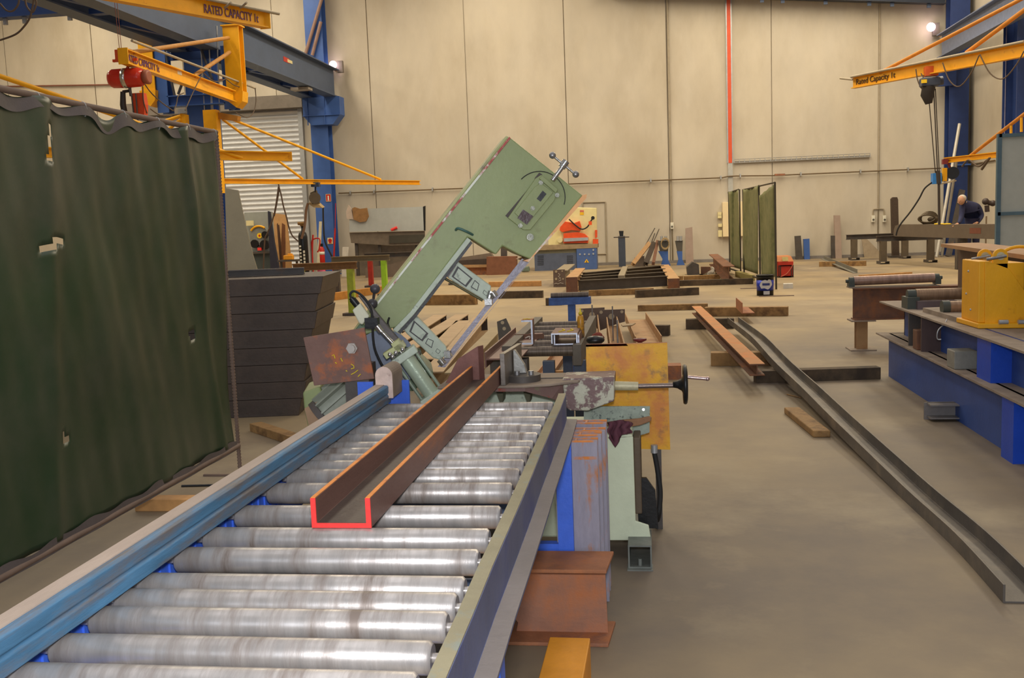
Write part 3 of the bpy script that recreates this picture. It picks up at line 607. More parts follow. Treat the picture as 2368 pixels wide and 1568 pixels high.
b = B(); b.sweep(isec(z1_-z0_, .3, .025, .02), [(xa+.12, YN, z0_), (xb_-.12, YN, z0_)]); b.build('bottom_beam', blue_col, jf)
b = B(); b.mm((xa+.1, YN+.06, z1_+.9), (xb_-.1, YN+.12, 6.2)); b.build('back_plate', blue_dark, jf)
b = B()
for p, q in (((372, 80), (404, 222)), ((426, 180), (412, 218)), ((452, 75), (478, 150)), ((478, 150), (503, 218))): b.tube([D(*p, YN-.1), D(*q, YN-.1)], .035, 8)
b.build('diagonal_brace', M('dark_grey_brace', (66, 66, 74), .6), jf)
def yjib_post(px0, px1, ytop, ybot, label, arm=None):
    x = (D(px0, 160, YN).x + D(px1, 160, YN).x)/2; w = D(px1, 160, YN).x-D(px0, 160, YN).x
    zt_, zb_ = D(px0, ytop, YN).z, D(px0, ybot, YN).z
    t = T('jib_crane', label, 'jib crane', (x, YN, zb_))
    b = B(); b.sweep(isec(.3, w, .03, .03), [(x, YN-.25, zb_+.2), (x, YN-.25, zt_)], up=(0, 1, 0)); b.build('mast', yellow, t)
    b = B(); b.mm((x-w/2-.03, YN-.3, zt_), (x+w/2+.03, YN+.1, zt_+.03)); b.build('mast_cap', yellow, t); b = B(); b.prism([(x-w/2-.03, YN-.3, zb_+.2), (x+w/2+.03, YN-.3, zb_+.2), (x+w/2, YN-.3, zb_-.05), (x+.05, YN-.3, zb_-.2), (x-w/2, YN-.3, zb_)], (0, .35, 0)); b.build('mast_bracket', yellow, t)
    return t, x
j1, xj = yjib_post(530, 566, 65, 235, 'yellow jib crane with arm marked with its capacity and a red chain hoist')
j0, xj0 = yjib_post(334, 366, 78, 232, 'yellow jib mast on the left side of the blue frame above the curtain')
za = 4.97; tipT = G(284, 112, za+.14); pj_ = V((xj, YN-.35, za))
tip = V((tipT.x, tipT.y, za))
b = B(); b.sweep(isec(.28, .16, .02, .014), [pj_-V((0, 0, .14)), tip-V((0, 0, .14))]); aj = b.build('jib_arm', yellow, j1)
dj = (tip-pj_).normalized(); sj = V((dj.y, -dj.x, 0)); sj = sj if sj.x > 0 else -sj
b = B(); b.box(tip-V((0, .01, 0)), (.2, .02, .3)); b.build('end_plate', yellow, aj)
b = B(); b.text('RATED CAPACITY 1t', tip-dj*.08+sj*.012-V((0, 0, .07)), -dj, Zu, .2, fit=1.5, ext=.012); b.build('lettering', purple_txt, aj)
mt = pj_+V((-.02, 0, 1.42)); half = pj_.lerp(tip, .60)+V((0, 0, .14)); q3 = pj_.lerp(tip, .985)
b = B(); b.tube([mt, pj_.lerp(tip, .93)+V((0, 0, .14))], .045, 8); b.tube([mt-V((0, 0, .35)), pj_.lerp(tip, .42)+V((0, 0, .14))], .05, 8); b.build('tie_rod', M('brown_yellow_tie', (178, 126, 62), .6), j1)
um = (mt+(pj_.lerp(tip, .93)+V((0, 0, .14))-mt)*.55); b = B(); b.sweep(rect(.09, .09), [V((um.x, um.y, za+.14)), um]); b.build('strut', yellow, j1)
b = B(); tA = XP(305, 94, tip.x-.25) if False else PL(305, 94, tip+sj*.12, sj); tB = PL(590, 204, tip+sj*.12, sj); b.tube([tA, tB], .028, 8)
for q in ((420, 75), (0, 0))[:0]: pass
ct = b.build('cable_track', grey_pipe, j1)
lst = []
for s in ([(590, 204), (592, 235), (585, 262), (570, 272), (545, 260)], [(470, 168), (490, 186), (508, 188), (522, 182)], [(522, 182), (540, 196), (560, 203)], [(468, 170), (448, 210), (428, 255)], [(335, 195), (350, 215), (375, 238), (400, 256)], [(330, 200), (332, 235), (340, 262)], [(348, 252), (370, 266), (398, 268)], [(425, 215), (412, 222), (408, 240), (402, 256)]):
    b = B(); b.tube(along([PL(x, y, tip+sj*.14, sj) for x, y in s], 5), .012, 6); b.build('loose_cable', M('brown_grey_cable', (92, 76, 62), .7), j1)
b = B(); b.box(PL(415, 165, pj_+sj*.012, sj), (.004, .2, .14)); b.build('maker_plate', white, aj)
# red chain hoist
ho = PL(293, 181, tip-dj*.4, V((0, -1, 0)))
hh = T('chain_hoist', 'red chain hoist hanging from the tip of the jib arm above the curtain', 'chain hoist', ho-V((0, 0, .17)))
b = B(); 
for s in (-1, 1): b.rev(ho, (s, 0, .02), [(.0, .17), (.05, .185), (.27, .18), (.33, .15), (.37, .08), (.372, 0)], 20)
b.build('housing', M('glossy_red', (196, 52, 36), .2, var=.05), hh)
b = B(); b.rev(ho-V((.045, 0, 0)), (1, 0, 0), [(0, .192), (.09, .192), (.09, .1)], 20); b.build('steel_band', bright, hh)
b = B(); b.rev(ho+V((.36, 0, 0)), (1, 0, 0), [(0, .13), (.09, .14), (.11, .1)], 16); b.build('end_cover', M('dull_red_brown', (150, 84, 62), .5), hh)
b = B(); b.box(ho+V((.0, .0, .42)), (.3, .2, .22)); b.box(ho+V((0, 0, .34)), (.5, .05, .05)); tr = b.build('trolley', M('orange_red_trolley', (206, 78, 34), .5), hh)
b = B(); b.tube([ho+V((.02, 0, .36)), ho+V((.05, 0, .22)), ho+V((0, 0, .14))], .03, 8); b.build('suspension_hook', red, hh)
b = B(); b.tube([ho+V((.04, 0, -.13)), ho+V((.06, 0, -.34))], .03, 8); b.tube([ho+V((.07, 0, -.3)), ho+V((.1, 0, -1.1))], .014, 6); b.tube([ho+V((.16, 0, -.3)), ho+V((.16, 0, -1.1))], .014, 6); b.build('load_chain', dark_steel, hh)
b = B(); b.prism([ho+V(p) for p in ((.02, .05, -.28), (.28, .05, -.28), (.3, .05, -.5), (.27, .05, -.72), (.07, .05, -.70), (.05, .05, -.5))], (0, .14, 0)); b.build('chain_bag', M('orange_bag', (206, 74, 34), .7), hh)
b = B(); b.tube([ho+V((-.1, 0, -.25)), ho+V((-.12, 0, -.5)), ho+V((-.08, 0, -.78)), ho+V((-.15, 0, -.85))], [.05, .06, .06, .03], 8); b.ball(ho+V((-.24, 0, -.83)), .09, 10); b.tube([ho+V((-.1, 0, -.25)), ho+V((.02, 0, -.24))], .03, 6); b.build('hook_block', M('black_hook', (48, 42, 38), .5), hh)
b = B(); b.tube([ho+V((-.1, 0, .5)), ho+V((-.14, 0, 2.2))], .006, 5); b.tube([ho+V((-.06, 0, .5)), ho+V((-.08, 0, 2.2))], .006, 5); b.build('hoist_wire', M('reddish_wire', (120, 64, 50), .6), hh)
# upper jib arm with RATED CAPACITY
zz = 5.2; tu = G(613, 46, zz); tu = V((tu.x, tu.y, zz)); tl = G(300, -13, zz); du = (V((tl.x, tl.y, zz))-tu).normalized(); tl = tu+du*6
u4 = T('jib_crane', 'large yellow jib arm lettered RATED CAPACITY 1t crossing the top left', 'jib crane', (tl.x, tl.y, 4.9))
b = B(); b.sweep(isec(.28, .16, .02, .014), [tl-V((0, 0, .14)), tu-V((0, 0, .14))]); aj = b.build('jib_arm', yellow, u4)
su = V((du.y, -du.x, 0)); su = su if su.y < 0 else -su
b = B(); b.text('RATED CAPACITY 1t', tu+su*.009-V((0, 0, .07)) + du*(1.28), -du, Zu, .2, fit=1.12, ext=.012); b.build('lettering', purple_txt, aj)
b = B(); b.box(tu, (.18, .03, .3)); b.build('end_plate', yellow, aj)
b = B(); b.tube([tl+V((0, 0, 1.3)), tu+du*2.4+V((0, 0, .16))], .05, 8); b.build('tie_rod', yellow, u4)
b = B(); b.tube([PL(470, -4, tu+su*.1, su), PL(645, 32, tu+su*.1, su)], .026, 8)
for x in (520, 556): b.tube([PL(x, 18, tu+su*.1, su), PL(x+14, -2+8, tu+su*.3, su)], .02, 6)
b.build('cable_track', grey_pipe, u4)
# lower jib: long arm over the shutter, with post, two tie rods
zj = 2.91; pv = V((D(503, 300, YN).x, YN-.3, zj)); tp = G(970, 423, zj); tp = V((tp.x, tp.y, zj)); dl_ = (tp-pv).normalized(); nl = V((dl_.y, -dl_.x, 0))
lj = T('jib_crane', 'low yellow jib crane with long thin arm reaching right past the blue column', 'jib crane', (pv.x, pv.y, zj-.2))
b = B(); b.mm((pv.x-.17, pv.y-.12, zj-.3), (pv.x+.17, pv.y+.12, D(500, 258, YN).z)); b.build('mast', yellow, lj)
b = B(); ptop = PL(487, 256, pv, V((0, -1, 0))); b.prism([ptop, PL(550, 268, pv, V((0, -1, 0))), PL(548, 280, pv, V((0, -1, 0))), PL(500, 274, pv, V((0, -1, 0)))], (0, .2, 0)); b.build('top_bracket', M('worn_brown_yellow', (176, 120, 44), .6), lj)
b = B(); b.sweep(isec(.13, .12, .018, .014), [pv-V((0, 0, .06)), tp-V((0, 0, .06))]); al = b.build('jib_arm', yellow, lj)
b = B(); r0_ = PL(517, 268, pv, nl); b.tube([r0_, PL(880, 415, pv, nl)], .035, 8); r1_ = PL(515, 276, pv, nl); b.tube([r1_, PL(700, 414, pv, nl)], .035, 8); b.build('tie_rod', yellow, lj)
# wire feeder hung on that arm
hk = PL(730, 425, pv, nl)
wf = T('wire_feeder', 'welding wire feeder hanging from the low yellow arm before the blue column', 'wire feeder', hk-V((0, 0, .8)))
ky = hk.y/2280
def off(px, py, dy=0): return D(px, py, hk.y+dy)
b = B(); b.box(off(730, 427), (.22, .16, .12)); b.build('trolley', M('blue_trolley', (52, 66, 92), .5), wf)
b = B(); b.tube([off(730, 432), off(729, 445)], .02, 6); b.build('hanger', black, wf)
b = B(); b.cyl(off(728, 458, -.05), off(728, 458, .08), .16, 20); b.prism([off(717, 446), off(730, 440), off(737, 470), off(722, 472)], (0, .12, 0)); b.build('wire_reel', M('brown_reel', (88, 76, 58), .6), wf)
b = B(); b.prism([off(711, 470), off(733, 469), off(746, 481), (off(726, 480))], (0, .2, .03)); b.build('tray', M('tan_tray', (170, 146, 104), .6), wf)
b = B(); b.tube(along([off(712, 470), off(708, 485), off(706, 510), off(703, 530), off(697, 552)], 5), .035, 7); b.build('hose', M('brown_hose', (120, 90, 68), .7), wf)
# yellow arm end left of that, with tie rod from far left
zr = 3.0; t5 = G(667, 362, zr); t5 = V((t5.x, t5.y, zr)); q5 = G(548, 360, zr); d5 = (V((q5.x, q5.y, zr))-t5).normalized(); n5 = V((d5.y, -d5.x, 0)); e5 = t5+d5*6.2
r5 = T('jib_crane', 'short yellow jib arm end showing beside the top corner of the green curtain', 'jib crane', (e5.x, e5.y, 2.7))
b = B(); b.sweep(isec(.17, .15, .02, .016), [t5-V((0, 0, .085)), e5-V((0, 0, .085))]); b.build('jib_arm', yellow, r5)
b = B(); b.box(t5, (.14, .02, .18)); b.build('end_plate', yellow, r5)
b = B(); b.tube([PL(-30, 166, e5, n5), PL(560, 366, e5, n5)], .04, 8); b.build('tie_rod', yellow, r5)
b = B(); b.mm((e5.x-.12, e5.y-.12, 0), (e5.x+.12, e5.y+.12, 5)); b.build('mast', yellow, r5)
# small jib head left of near column
y6 = YN-.4; b6 = T('jib_crane', 'small yellow jib head with two struts left of the column above the curtain', 'jib crane', D(424, 300, y6))
b = B(); b.prism([D(416, 262, y6), D(428, 264, y6), V((D(430, 330, y6).x, y6, 0)), V((D(416, 330, y6).x, y6, 0))], (0, .2, 0)); b.build('mast', yellow, b6)
b = B(); b.tube([D(419, 268, y6), D(372, 283, y6), D(330, 296, y6)], .045, 8); b.tube([D(419, 276, y6), D(388, 300, y6)], .045, 8); b.build('strut', yellow, b6)
b = B(); b.box(D(422, 257, y6), (.2, .1, .12)); b.build('clamp', galv, b6)
# loose cables at top left corner and wall
for kk, s in enumerate(([(58, -5), (62, 15), (75, 28), (84, 8), (80, -8)], [(0, 93), (35, 80), (55, 62), (70, 38), (78, 0)], [(0, 8), (15, 24), (30, 25), (42, 10), (44, -6)])): b = B(); b.tube(along([D(x, y, 14) for x, y in s], 6), .014, 6); b.build('hanging_cable', M('brown_grey_cable', (92, 76, 62), .7), label=['small brown cable loop hanging at the top, right of the two small loops', 'long brown cable curving down to the left picture edge', 'small brown cable loop nearest the upper left corner'][kk], cat='cable', group='cables hanging at the upper left')
b = B(); b.tube([D(-40, 201, YW-.06), D(255, 196, YW-.06), D(660, 177, YW-.06)], .03, 6); b.build('wall_pipe', M('brown_pipe', (120, 76, 60), .6), label='thin brown pipe along the wall behind the red hoist', cat='pipe')
# ================================================================== green welding curtain
XU = -2.63
ct = T('welding_curtain', 'large dark green vinyl welding curtain on a pipe frame at the left', 'curtain', (XU, 4.6, 0))
yA, yB = 3.2, XP(548, 1030, XU).y
def ctop(y): return 2.187
def sagf(y): return .016+.028*max(0, 1-abs(y-4.7)/.6)+.012*math.sin(y*5)**2
zbot = .205
b = B(); nx, nz = 150, 70; gr = []
gro = [yB-.02-k*.36 for k in range(9)]
for j in range(nz+1):
    v = j/nz; row = []
    for i in range(nx+1):
        y = yA+(yB-yA-.03)*i/nx; d = min(abs(y-g) for g in gro)/.18; sag = sagf(y)*(.5-.5*math.cos(min(1, d)*PI))
        z = zbot+.02+(ctop(y)-.02-sag-zbot)*v
        wv = .007*math.sin(y*7+v*4.2+2*math.sin(v*3+y))*(1-.4*v)+.003*math.sin(y*23-v*9+3*math.sin(v*4))+.016*math.sin(y*2.9+v*4.1)*math.sin(v*3.0+.4)+.0015*math.sin(y*41+v*17)
        near = math.exp(-(1-v)*5); wv += .010*near*math.cos(d*PI)
        cr_ = .02*math.exp(-((y-(yB-.2-.25*v))/.05)**2)+.016*math.exp(-((y-3.95-.2*v)/.06)**2)
        row.append(b.bm.verts.new((XU+wv+cr_, y, z)))
    gr.append(row)
holes = [[(100, 285), (110, 292), (112, 372), (96, 376)], [(84, 566), (138, 545), (142, 562), (90, 582)], [(140, 998), (150, 1012), (160, 1022), (140, 1026)], [(440, 768), (455, 764), (458, 780), (444, 784)]]
def inpoly(x, y, pl):
    c = False
    for k in range(len(pl)):
        (x0, y0), (x1, y1) = pl[k], pl[k-1]
        if (y0 > y) != (y1 > y) and x < (x1-x0)*(y-y0)/(y1-y0)+x0: c = not c
    return c
hw_ = [[(lambda p: (p.y, p.z))(XP(x, y, XU)) for x, y in h] for h in holes]
for j in range(nz):
    for i in range(nx):
        c = (gr[j][i].co+gr[j+1][i+1].co)/2
        if any(inpoly(c.y, c.z, h) for h in hw_): continue
        b.face([gr[j][i], gr[j][i+1], gr[j+1][i+1], gr[j+1][i]], True)
cu = b.build('curtain_sheet', curtain_m, ct)
md = cu.modifiers.new('sol', 'SOLIDIFY'); md.thickness = .0025
b = B(); b.tube([(XU, yA, ctop(0)), (XU, yB+.02, ctop(0))], .0155, 12); b.build('top_pipe', pipe_rust, ct)
b = B(); b.tube([(XU+.01, yA, zbot), (XU+.01, yB, zbot)], .016, 12); b.build('bottom_pipe', pipe_rust, ct)
b = B(); z = 0
b.tube([(XU, yB+.02, 0), (XU, yB+.02, ctop(0))], .011, 10)
while z < 2.18: b.tube([(XU, yB+.02, z), (XU, yB+.02, z+.008)], .014, 10); z += .02
b.build('rebar_post', pipe_rust, ct)
b = B(); b.mm((XU-.25, yB+.01, 0), (XU+.25, yB+.03, .012)); b.mm((XU-.25, 3.4, 0), (XU+.25, 3.42, .012)); b.cyl((XU, 3.41, .01), (XU, 3.41, ctop(0)), .012, 8); b.build('foot', pipe_rust, ct)
for g in gro[:9]:
    b = B(); b.tube([(XU+.02*math.cos(a), g, ctop(0)-.02+.036*math.sin(a)) for a in [2*PI*k/12 for k in range(13)]], .003, 5, cap=False); b.build('tie_ring', galv, ct)
b = B(); n = 60
rows = [[b.bm.verts.new((XU+.017+.003*math.sin(k*.6)+.002*q, yA+(yB-.03-yA)*k/n, zbot+[.04+.008*math.sin(k*.9)+.006*math.sin(k*.37), .0, -.018][q])) for k in range(n+1)] for q in range(3)]
for q in range(2):
    for k in range(n): b.face([rows[q][k], rows[q][k+1], rows[q+1][k+1], rows[q+1][k]], True)
b.build('bottom_hem', curtain_hem, ct)
b = B(); n = 120; rows = []
for q in range(3):
    row = []
    for k in range(n+1):
        y = yA+(yB-.03-yA)*k/n; d = min(abs(y-g) for g in gro)/.18; sag = sagf(y)*(.5-.5*math.cos(min(1, d)*PI))
        row.append(b.bm.verts.new((XU+.012*math.cos(d*PI)+.008+.004*q, y, ctop(y)-.004-sag-[0, .025, .05][q]*(1+.3*math.sin(y*7)))))
    rows.append(row)
for q in range(2):
    for k in range(n): b.face([rows[q][k], rows[q][k+1], rows[q+1][k+1], rows[q+1][k]], True)
b.build('top_hem', curtain_hem, ct)
# blocks and bits near curtain foot
def plank(p0, p1, h, w, mat, label, z=0, cat='timber', name='timber_block', group=None, bev=.004):
    a, c = G(*p0, z), G(*p1, z); d = (c-a); d.z = 0; u = d.normalized(); n = V((-u.y, u.x, 0)); n = n if n.y > 0 else -n
    b = B(); b.prism([a, c, c+n*w, a+n*w], (0, 0, h)); return b.build(name, mat, label=label, cat=cat, group=group, bev=bev)
plank((312, 1183), (460, 1183), .07, .1, timber_light, 'pale timber block under the bottom pipe of the green curtain')
plank((578, 998), (700, 1040), .065, .1, timber, 'brown timber on the floor between the curtain and the saw')
a, c = G(420, 1124, .005), G(500, 1122, .005); b = B(); b.tube([a, c], .008, 8); b.build('steel_rod', black, label='short dark steel rod on the floor beside the curtain', cat='rod')
# ================================================================== stack of dark steel plates behind the curtain
lay = 8; zt_ = 1.18; hs = zt_/lay
words = ['bottom layer', 'second layer from the floor', 'third layer from the floor', 'fourth layer from the floor', 'fourth layer from the top', 'third layer from the top', 'second layer from the top', 'topmost layer']
for k in range(lay):
    z0 = k*hs; f = k/lay
    xe = -2.98+.26*(z0+hs)/zt_+(.0 if k % 2 else -.015); yf = 7.66+.03*f+.006*(k % 2); xs0 = -5.6
    b = B(); u = V((1, .16, 0)).normalized(); nn = V((-u.y, u.x, 0)); p = V((xe, yf+.30, z0)); q = p-u*2.6
    top_e = V((.035, .0, hs-.0015))
    pts = [q, p, p+top_e, q+V((0, 0, hs-.0015))]
    b.prism(pts, nn*1.0); b.build('steel_plate', black_steel, label='%s of the dark steel plate stack behind the curtain' % words[k], cat='steel plate', group='stacked dark steel plates', bev=.004)
pa, pb = D(560, 627, 8.3), D(738, 626, 8.6)
b = B(); b.sweep(isec(.06, .06, .01, .01), [V((-4.2, 8.2, zt_+.001)), V((-3.0, 8.42, zt_+.001))]); b.build('steel_bar', dark_steel, label='thin dark steel bar lying on top of the dark plate stack', cat='steel bar')
yb = 9.3; b = B(); b.prism([D(520, 435, yb), D(551, 440, yb), D(568, 520, yb), D(585, 590, yb), D(597, 630, yb), V((D(592, 700, yb).x, yb, 0)), V((D(520, 700, yb).x, yb, 0))], (0, .01, 0)); b.build('beige_sheet', beige, label='beige board leaning behind the dark plate stack', cat='board')
# ================================================================== far left: grinder, boards, gas bottle, extinguisher
yg = 30.
gz = T('grinder', 'grey bench grinder cabinet with yellow guard against the shutter', 'grinder', D(598, 640, yg)*1)
gz.location.z = 0; gz['_o'] = (gz.location.x, gz.location.y, 0)
def quad_p(pts, y, t, name, mat, par=None, **k):
    b = B(); q = [D(*p, y) for p in pts]
    for p in q:
        if p.z < .17: p.z = 0
    b.prism(q, (0, t, 0)); return b.build(name, mat, par, **k)
xg0, xg1 = D(566, 560, yg).x, D(622, 560, yg).x; ztab = D(600, 582, yg).z; ztop = D(600, 490, yg).z
b = B(); b.mm((xg0, yg+.1, ztab), (xg1, yg+.5, ztop)); b.build('back_cabinet', M('glossy_grey_cabinet', (150, 154, 150), .3, var=.06), gz)
b = B(); b.mm((xg0, yg-.1, ztab-.06), (xg1+.05, yg+.5, ztab)); b.build('bench_top', dark_steel, gz)
b = B(); b.mm((xg0+.1, yg, 0), (xg1, yg+.45, ztab-.06)); b.build('cabinet', M('dark_teal_cabinet', (66, 74, 74), .5), gz)
c0 = D(600, 545, yg); b = B(); b.cyl(c0, c0+V((0, .12, 0)), .3, 24); b.build('wheel_guard', M('grey_guard', (128, 130, 126), .5), gz)
b = B(); b.tube([c0+V((.3*math.cos(a), -.02, .02+.28*math.sin(a))) for a in [math.radians(50+k*9) for k in range(12)]], .035, 6); b.build('guard_rim', yellow, gz)
for q, r_ in (((588, 564), .13), ((611, 566), .15), ((612, 543), .11)): c1 = D(*q, yg-.06); b = B(); b.cyl(c1, c1+V((0, .1, 0)), r_, 20); b.build('wheel', black, gz)
c1 = D(600, 545, yg-.02); b = B(); b.cyl(c1, c1+V((0, .02, 0)), .085, 20); dsk = b.build('warning_disc', M('bright_yellow', (240, 200, 40), .5), gz); b = B(); b.cyl(c1-V((0, .004, 0)), c1+V((0, .0, 0)), .035, 12); b.build('disc_centre', red, dsk)
b = B(); b.box(D(578, 516, yg-.03), (.22, .08, .16)); b.build('switch_box', cream, gz)
b = B(); b.box(D(601, 576, yg-.05), (.12, .1, .09)); b.build('red_box', redbright, gz)
b = B(); b.prism([D(619, 488, 29.7), D(623, 490, 29.7), D(633, 560, 29.7), D(646, 628, 29.7), D(626, 628, 29.7), D(622, 560, 29.7)], (0, .12, 0)); b.build('work_coat', M('dark_navy_cloth', (48, 48, 62), .9), label='dark navy coat hanging beside the grinder cabinet', cat='coat')
b = B(); b.prism([V((D(625, 495, 31.5).x, 31.5, 0)), V((D(668, 495, 31.5).x, 31.5, 0)), D(662, 497, 31.9), D(624, 492, 31.9)], (0, .05, 0)); b.build('plywood_board', M('tan_plywood', (164, 124, 78), .7), label='tan plywood board leaning against the shutter right of the grinder', cat='board')
b = B(); b.prism([D(640, 520, 31.3), D(645, 520, 31.3), V((D(656, 640, 31.3).x, 31.3, 0)), V((D(650, 640, 31.3).x, 31.3, 0))], (0, .04, 0)); b.prism([D(640, 518, 31.35), D(642, 516, 31.35), D(655, 635, 31.35), D(652, 635, 31.35)], (0, .03, 0)); b.build('steel_strip', M('dark_brown_strip', (84, 58, 44), .6), label='dark brown strip leaning on the tan plywood board', cat='strip')
b = B(); b.prism([D(652, 516, 31.2), D(658, 520, 31.2), D(659, 560, 31.2), V((D(655, 590, 31.2).x, 31.2, 0)), V((D(650, 590, 31.2).x, 31.2, 0)), D(650, 560, 31.2)], (0, .06, 0)); b.build('leather_apron', M('rusty_leather', (110, 70, 44), .8), label='brown leather apron hanging in front of the tan plywood board', cat='apron')
tb = T('tool_bench', 'small bench with an orange tool on it left of the gas bottle', 'bench', V((D(668, 600, 29).x, 29, 0)))
b = B(); q = D(668, 600, 29); b.mm((q.x-.3, 28.8, q.z-.06), (q.x+.3, 29.2, q.z-.01)); b.build('bench_top', dark_steel, tb)
for s in (-.25, .25): b = B(); b.mm((q.x+s-.03, 28.97, 0), (q.x+s+.03, 29.03, q.z-.06)); b.build('leg', dark_steel, tb)
b = B(); b.box((q.x, 29, q.z+.06), (.3, .15, .14)); b.box((q.x+.05, 29, q.z+.15), (.16, .06, .06)); b.build('power_tool', M('orange_yellow_tool', (232, 158, 40), .5), label='orange power tool on the small bench by the shutter', cat='tool', bev=.02)
# hanging hoses on shutter
b = B()
for s in ([(644, 432), (641, 455), (636, 485), (629, 512), (618, 540), (612, 560), (608, 655)], [(645, 432), (650, 450), (655, 475), (662, 500), (668, 525), (676, 545), (690, 558)], [(645, 430), (645, 440), (640, 470), (634, 500)]): b.tube(along([D(x, y, 28.5) for x, y in s], 6), .022, 6)
b.tube([D(644, 425, 28.5), D(645, 432, 28.5)], .02, 6); b.build('welding_hose', M('brown_hose2', (84, 66, 54), .7), label='brown hose looped over a hook in front of the roller shutter', cat='hose')
yc = 28.; q = D(700, 545, yc); xq = q.x
gb_ = T('gas_bottle', 'black gas bottle with white lettering on a trolley before the shutter edge', 'gas bottle', (xq, yc, 0))
zt2 = D(700, 536, yc).z
b = B(); b.rev((xq, yc, .02), (0, 0, 1), [(0, .13), (0, .135), (zt2-.16, .135), (zt2-.06, .11), (zt2, .05), (zt2+.02, .035), (zt2+.14, .035)], 20); b.build('cylinder', M('glossy_black_bottle', (22, 25, 30), .3), gb_)
b = B(); b.box((xq, yc, zt2+.22), (.09, .09, .12)); b.cyl((xq-.1, yc-.05, zt2+.24), (xq+.1, yc-.05, zt2+.24), .05, 10); b.build('valve', M('brass', (150, 116, 70), .4, .6), gb_)
b = B()
for k in range(8): b.mm((xq-.075, yc-.141, .42+k*.1), (xq-.02, yc-.135, .47+k*.1))
for k in range(6): b.mm((xq+.03, yc-.14, .45+k*.1), (xq+.085, yc-.134, .52+k*.1))
b.build('white_lettering', white, gb_)
tr_ = T('bottle_trolley', 'red bottle trolley frame holding the black gas bottle', 'trolley', (xq+.2, yc, 0))
b = B(); b.tube(along([V((xq+.22, yc+.1, .02)), V((xq+.2, yc+.16, .9)), V((xq+.26, yc+.16, zt2-.1))], 3), .025, 8); b.tube(along([V((xq+.2, yc+.16, 1.0)), V((xq+.22, yc+.16, 1.3)), V((xq+.45, yc+.16, 1.34)), V((xq+.42, yc+.16, 1.05)), V((xq+.36, yc+.16, .95))], 4), .02, 8); b.mm((xq-.2, yc-.2, 0), (xq+.3, yc+.2, .02)); b.build('frame', red, tr_)
b = B(); b.cyl((xq+.42, yc, .16), (xq+.48, yc, .16), .15, 18); b.build('wheel', black_rubber, tr_)
b = B(); b.cyl((xq+.4, yc+.3, 0), (xq+.4, yc+.3, .5), .12, 14); b.build('pink_cylinder', M('pink_paint', (214, 96, 130), .5), label='pink canister standing right of the black gas bottle', cat='canister')
ye = 33.; q = D(745, 590, ye)
ex = T('fire_extinguisher', 'red fire extinguisher standing at the foot of the blue column', 'fire extinguisher', (q.x, ye, 0))
ze = D(745, 572, ye).z; zb0 = .35
b = B(); b.rev((q.x, ye, 0), (0, 0, 1), [(0, .085), (.0, .09), (ze-.08, .09), (ze, .05), (ze+.03, .03)], 16); b.build('body', red, ex)
b = B(); b.rev((q.x, ye, ze-.25), (0, 0, 1), [(0, .092), (.1, .092)], 16); b.build('label_band', white, ex)
b = B(); b.box((q.x, ye, ze+.08), (.1, .05, .1)); b.build('valve', black, ex)
# signs on far column
ysn = 34.35-.26
def sign(px0, py0, px1, py1, name, mat, label):
    a, c = D(px0, py0, ysn), D(px1, py1, ysn); t = T(name, label, 'sign', (a+c)/2)
    b = B(); b.mm((a.x, ysn-.01, c.z), (c.x, ysn, a.z)); b.build('plate', mat, t); return t, a, c
t, a, c = sign(753, 449, 766, 466, 'extinguisher_sign', red, 'red extinguisher sign on the blue column, upper of the two signs')
b = B(); cx = (a.x+c.x)/2; b.mm((cx-.025, ysn-.014, c.z+.06), (cx+.025, ysn-.01, a.z-.06)); b.mm((cx-.04, ysn-.014, c.z+.03), (cx+.04, ysn-.01, c.z+.05)); b.build('symbol', white, t)
b = B()
for (x0, z0, x1, z1) in ((a.x, a.z-.012, c.x, a.z), (a.x, c.z, c.x, c.z+.012), (a.x, c.z, a.x+.012, a.z), (c.x-.012, c.z, c.x, a.z)): b.mm((x0, ysn-.013, z0), (x1, ysn-.01, z1))
b.build('border', cream, t)
t, a, c = sign(757, 550, 770, 564, 'notice_sign', cream, 'cream and red notice on the blue column, lower of the two signs')
b = B(); b.rev(V(((a.x+c.x)/2, ysn-.01, a.z-.1)), (0, -1, 0), [(0, .07), (.004, .07)], 16); b.mm((a.x+.04, ysn-.014, c.z+.02), (c.x-.04, ysn-.01, c.z+.05)); b.build('symbol', red, t)
b = B(); b.tube([D(775, 528, 33.5), V((D(768, 600, 33.5).x, 33.5, 0))], .03, 8); b.tube([D(776, 470, 33.5), D(775, 528, 33.5)], .012, 6); b.build('red_bar', red, label='thin red bar leaning on the blue column beside the notice', cat='bar')
b = B(); b.tube(along([D(747, 478, 33.4), D(748, 520, 33.4), D(752, 560, 33.4), D(770, 600, 33.4), V((D(772, 630, 33.4).x, 33.4, .03))], 5), .03, 7); b.build('black_hose', black_rubber, label='black hose hanging down the left edge of the blue column', cat='hose')
# flood lights on wall/columns
def flood(px, py, y, label):
    q = D(px, py, y); t = T('flood_light', label, 'lamp', q)
    b = B(); b.rev(q, (0, -1, 0), [(0, .1), (.1, .14), (.12, .12)], 16); b.build('lamp_glass', glow('lamp_glow_%d' % px, (255, 226, 238), 9), t)
    b = B(); b.box(q+V((.2, .1, -.05)), (.2, .15, .4)); b.build('housing', M('lamp_grey', (110, 102, 96), .6), t)
flood(772, 151, 34.4, 'small lit lamp on the back wall above the roller shutter girder end'); flood(2151, 64, 34.5, 'bright lit lamp high on the back wall near the right column')
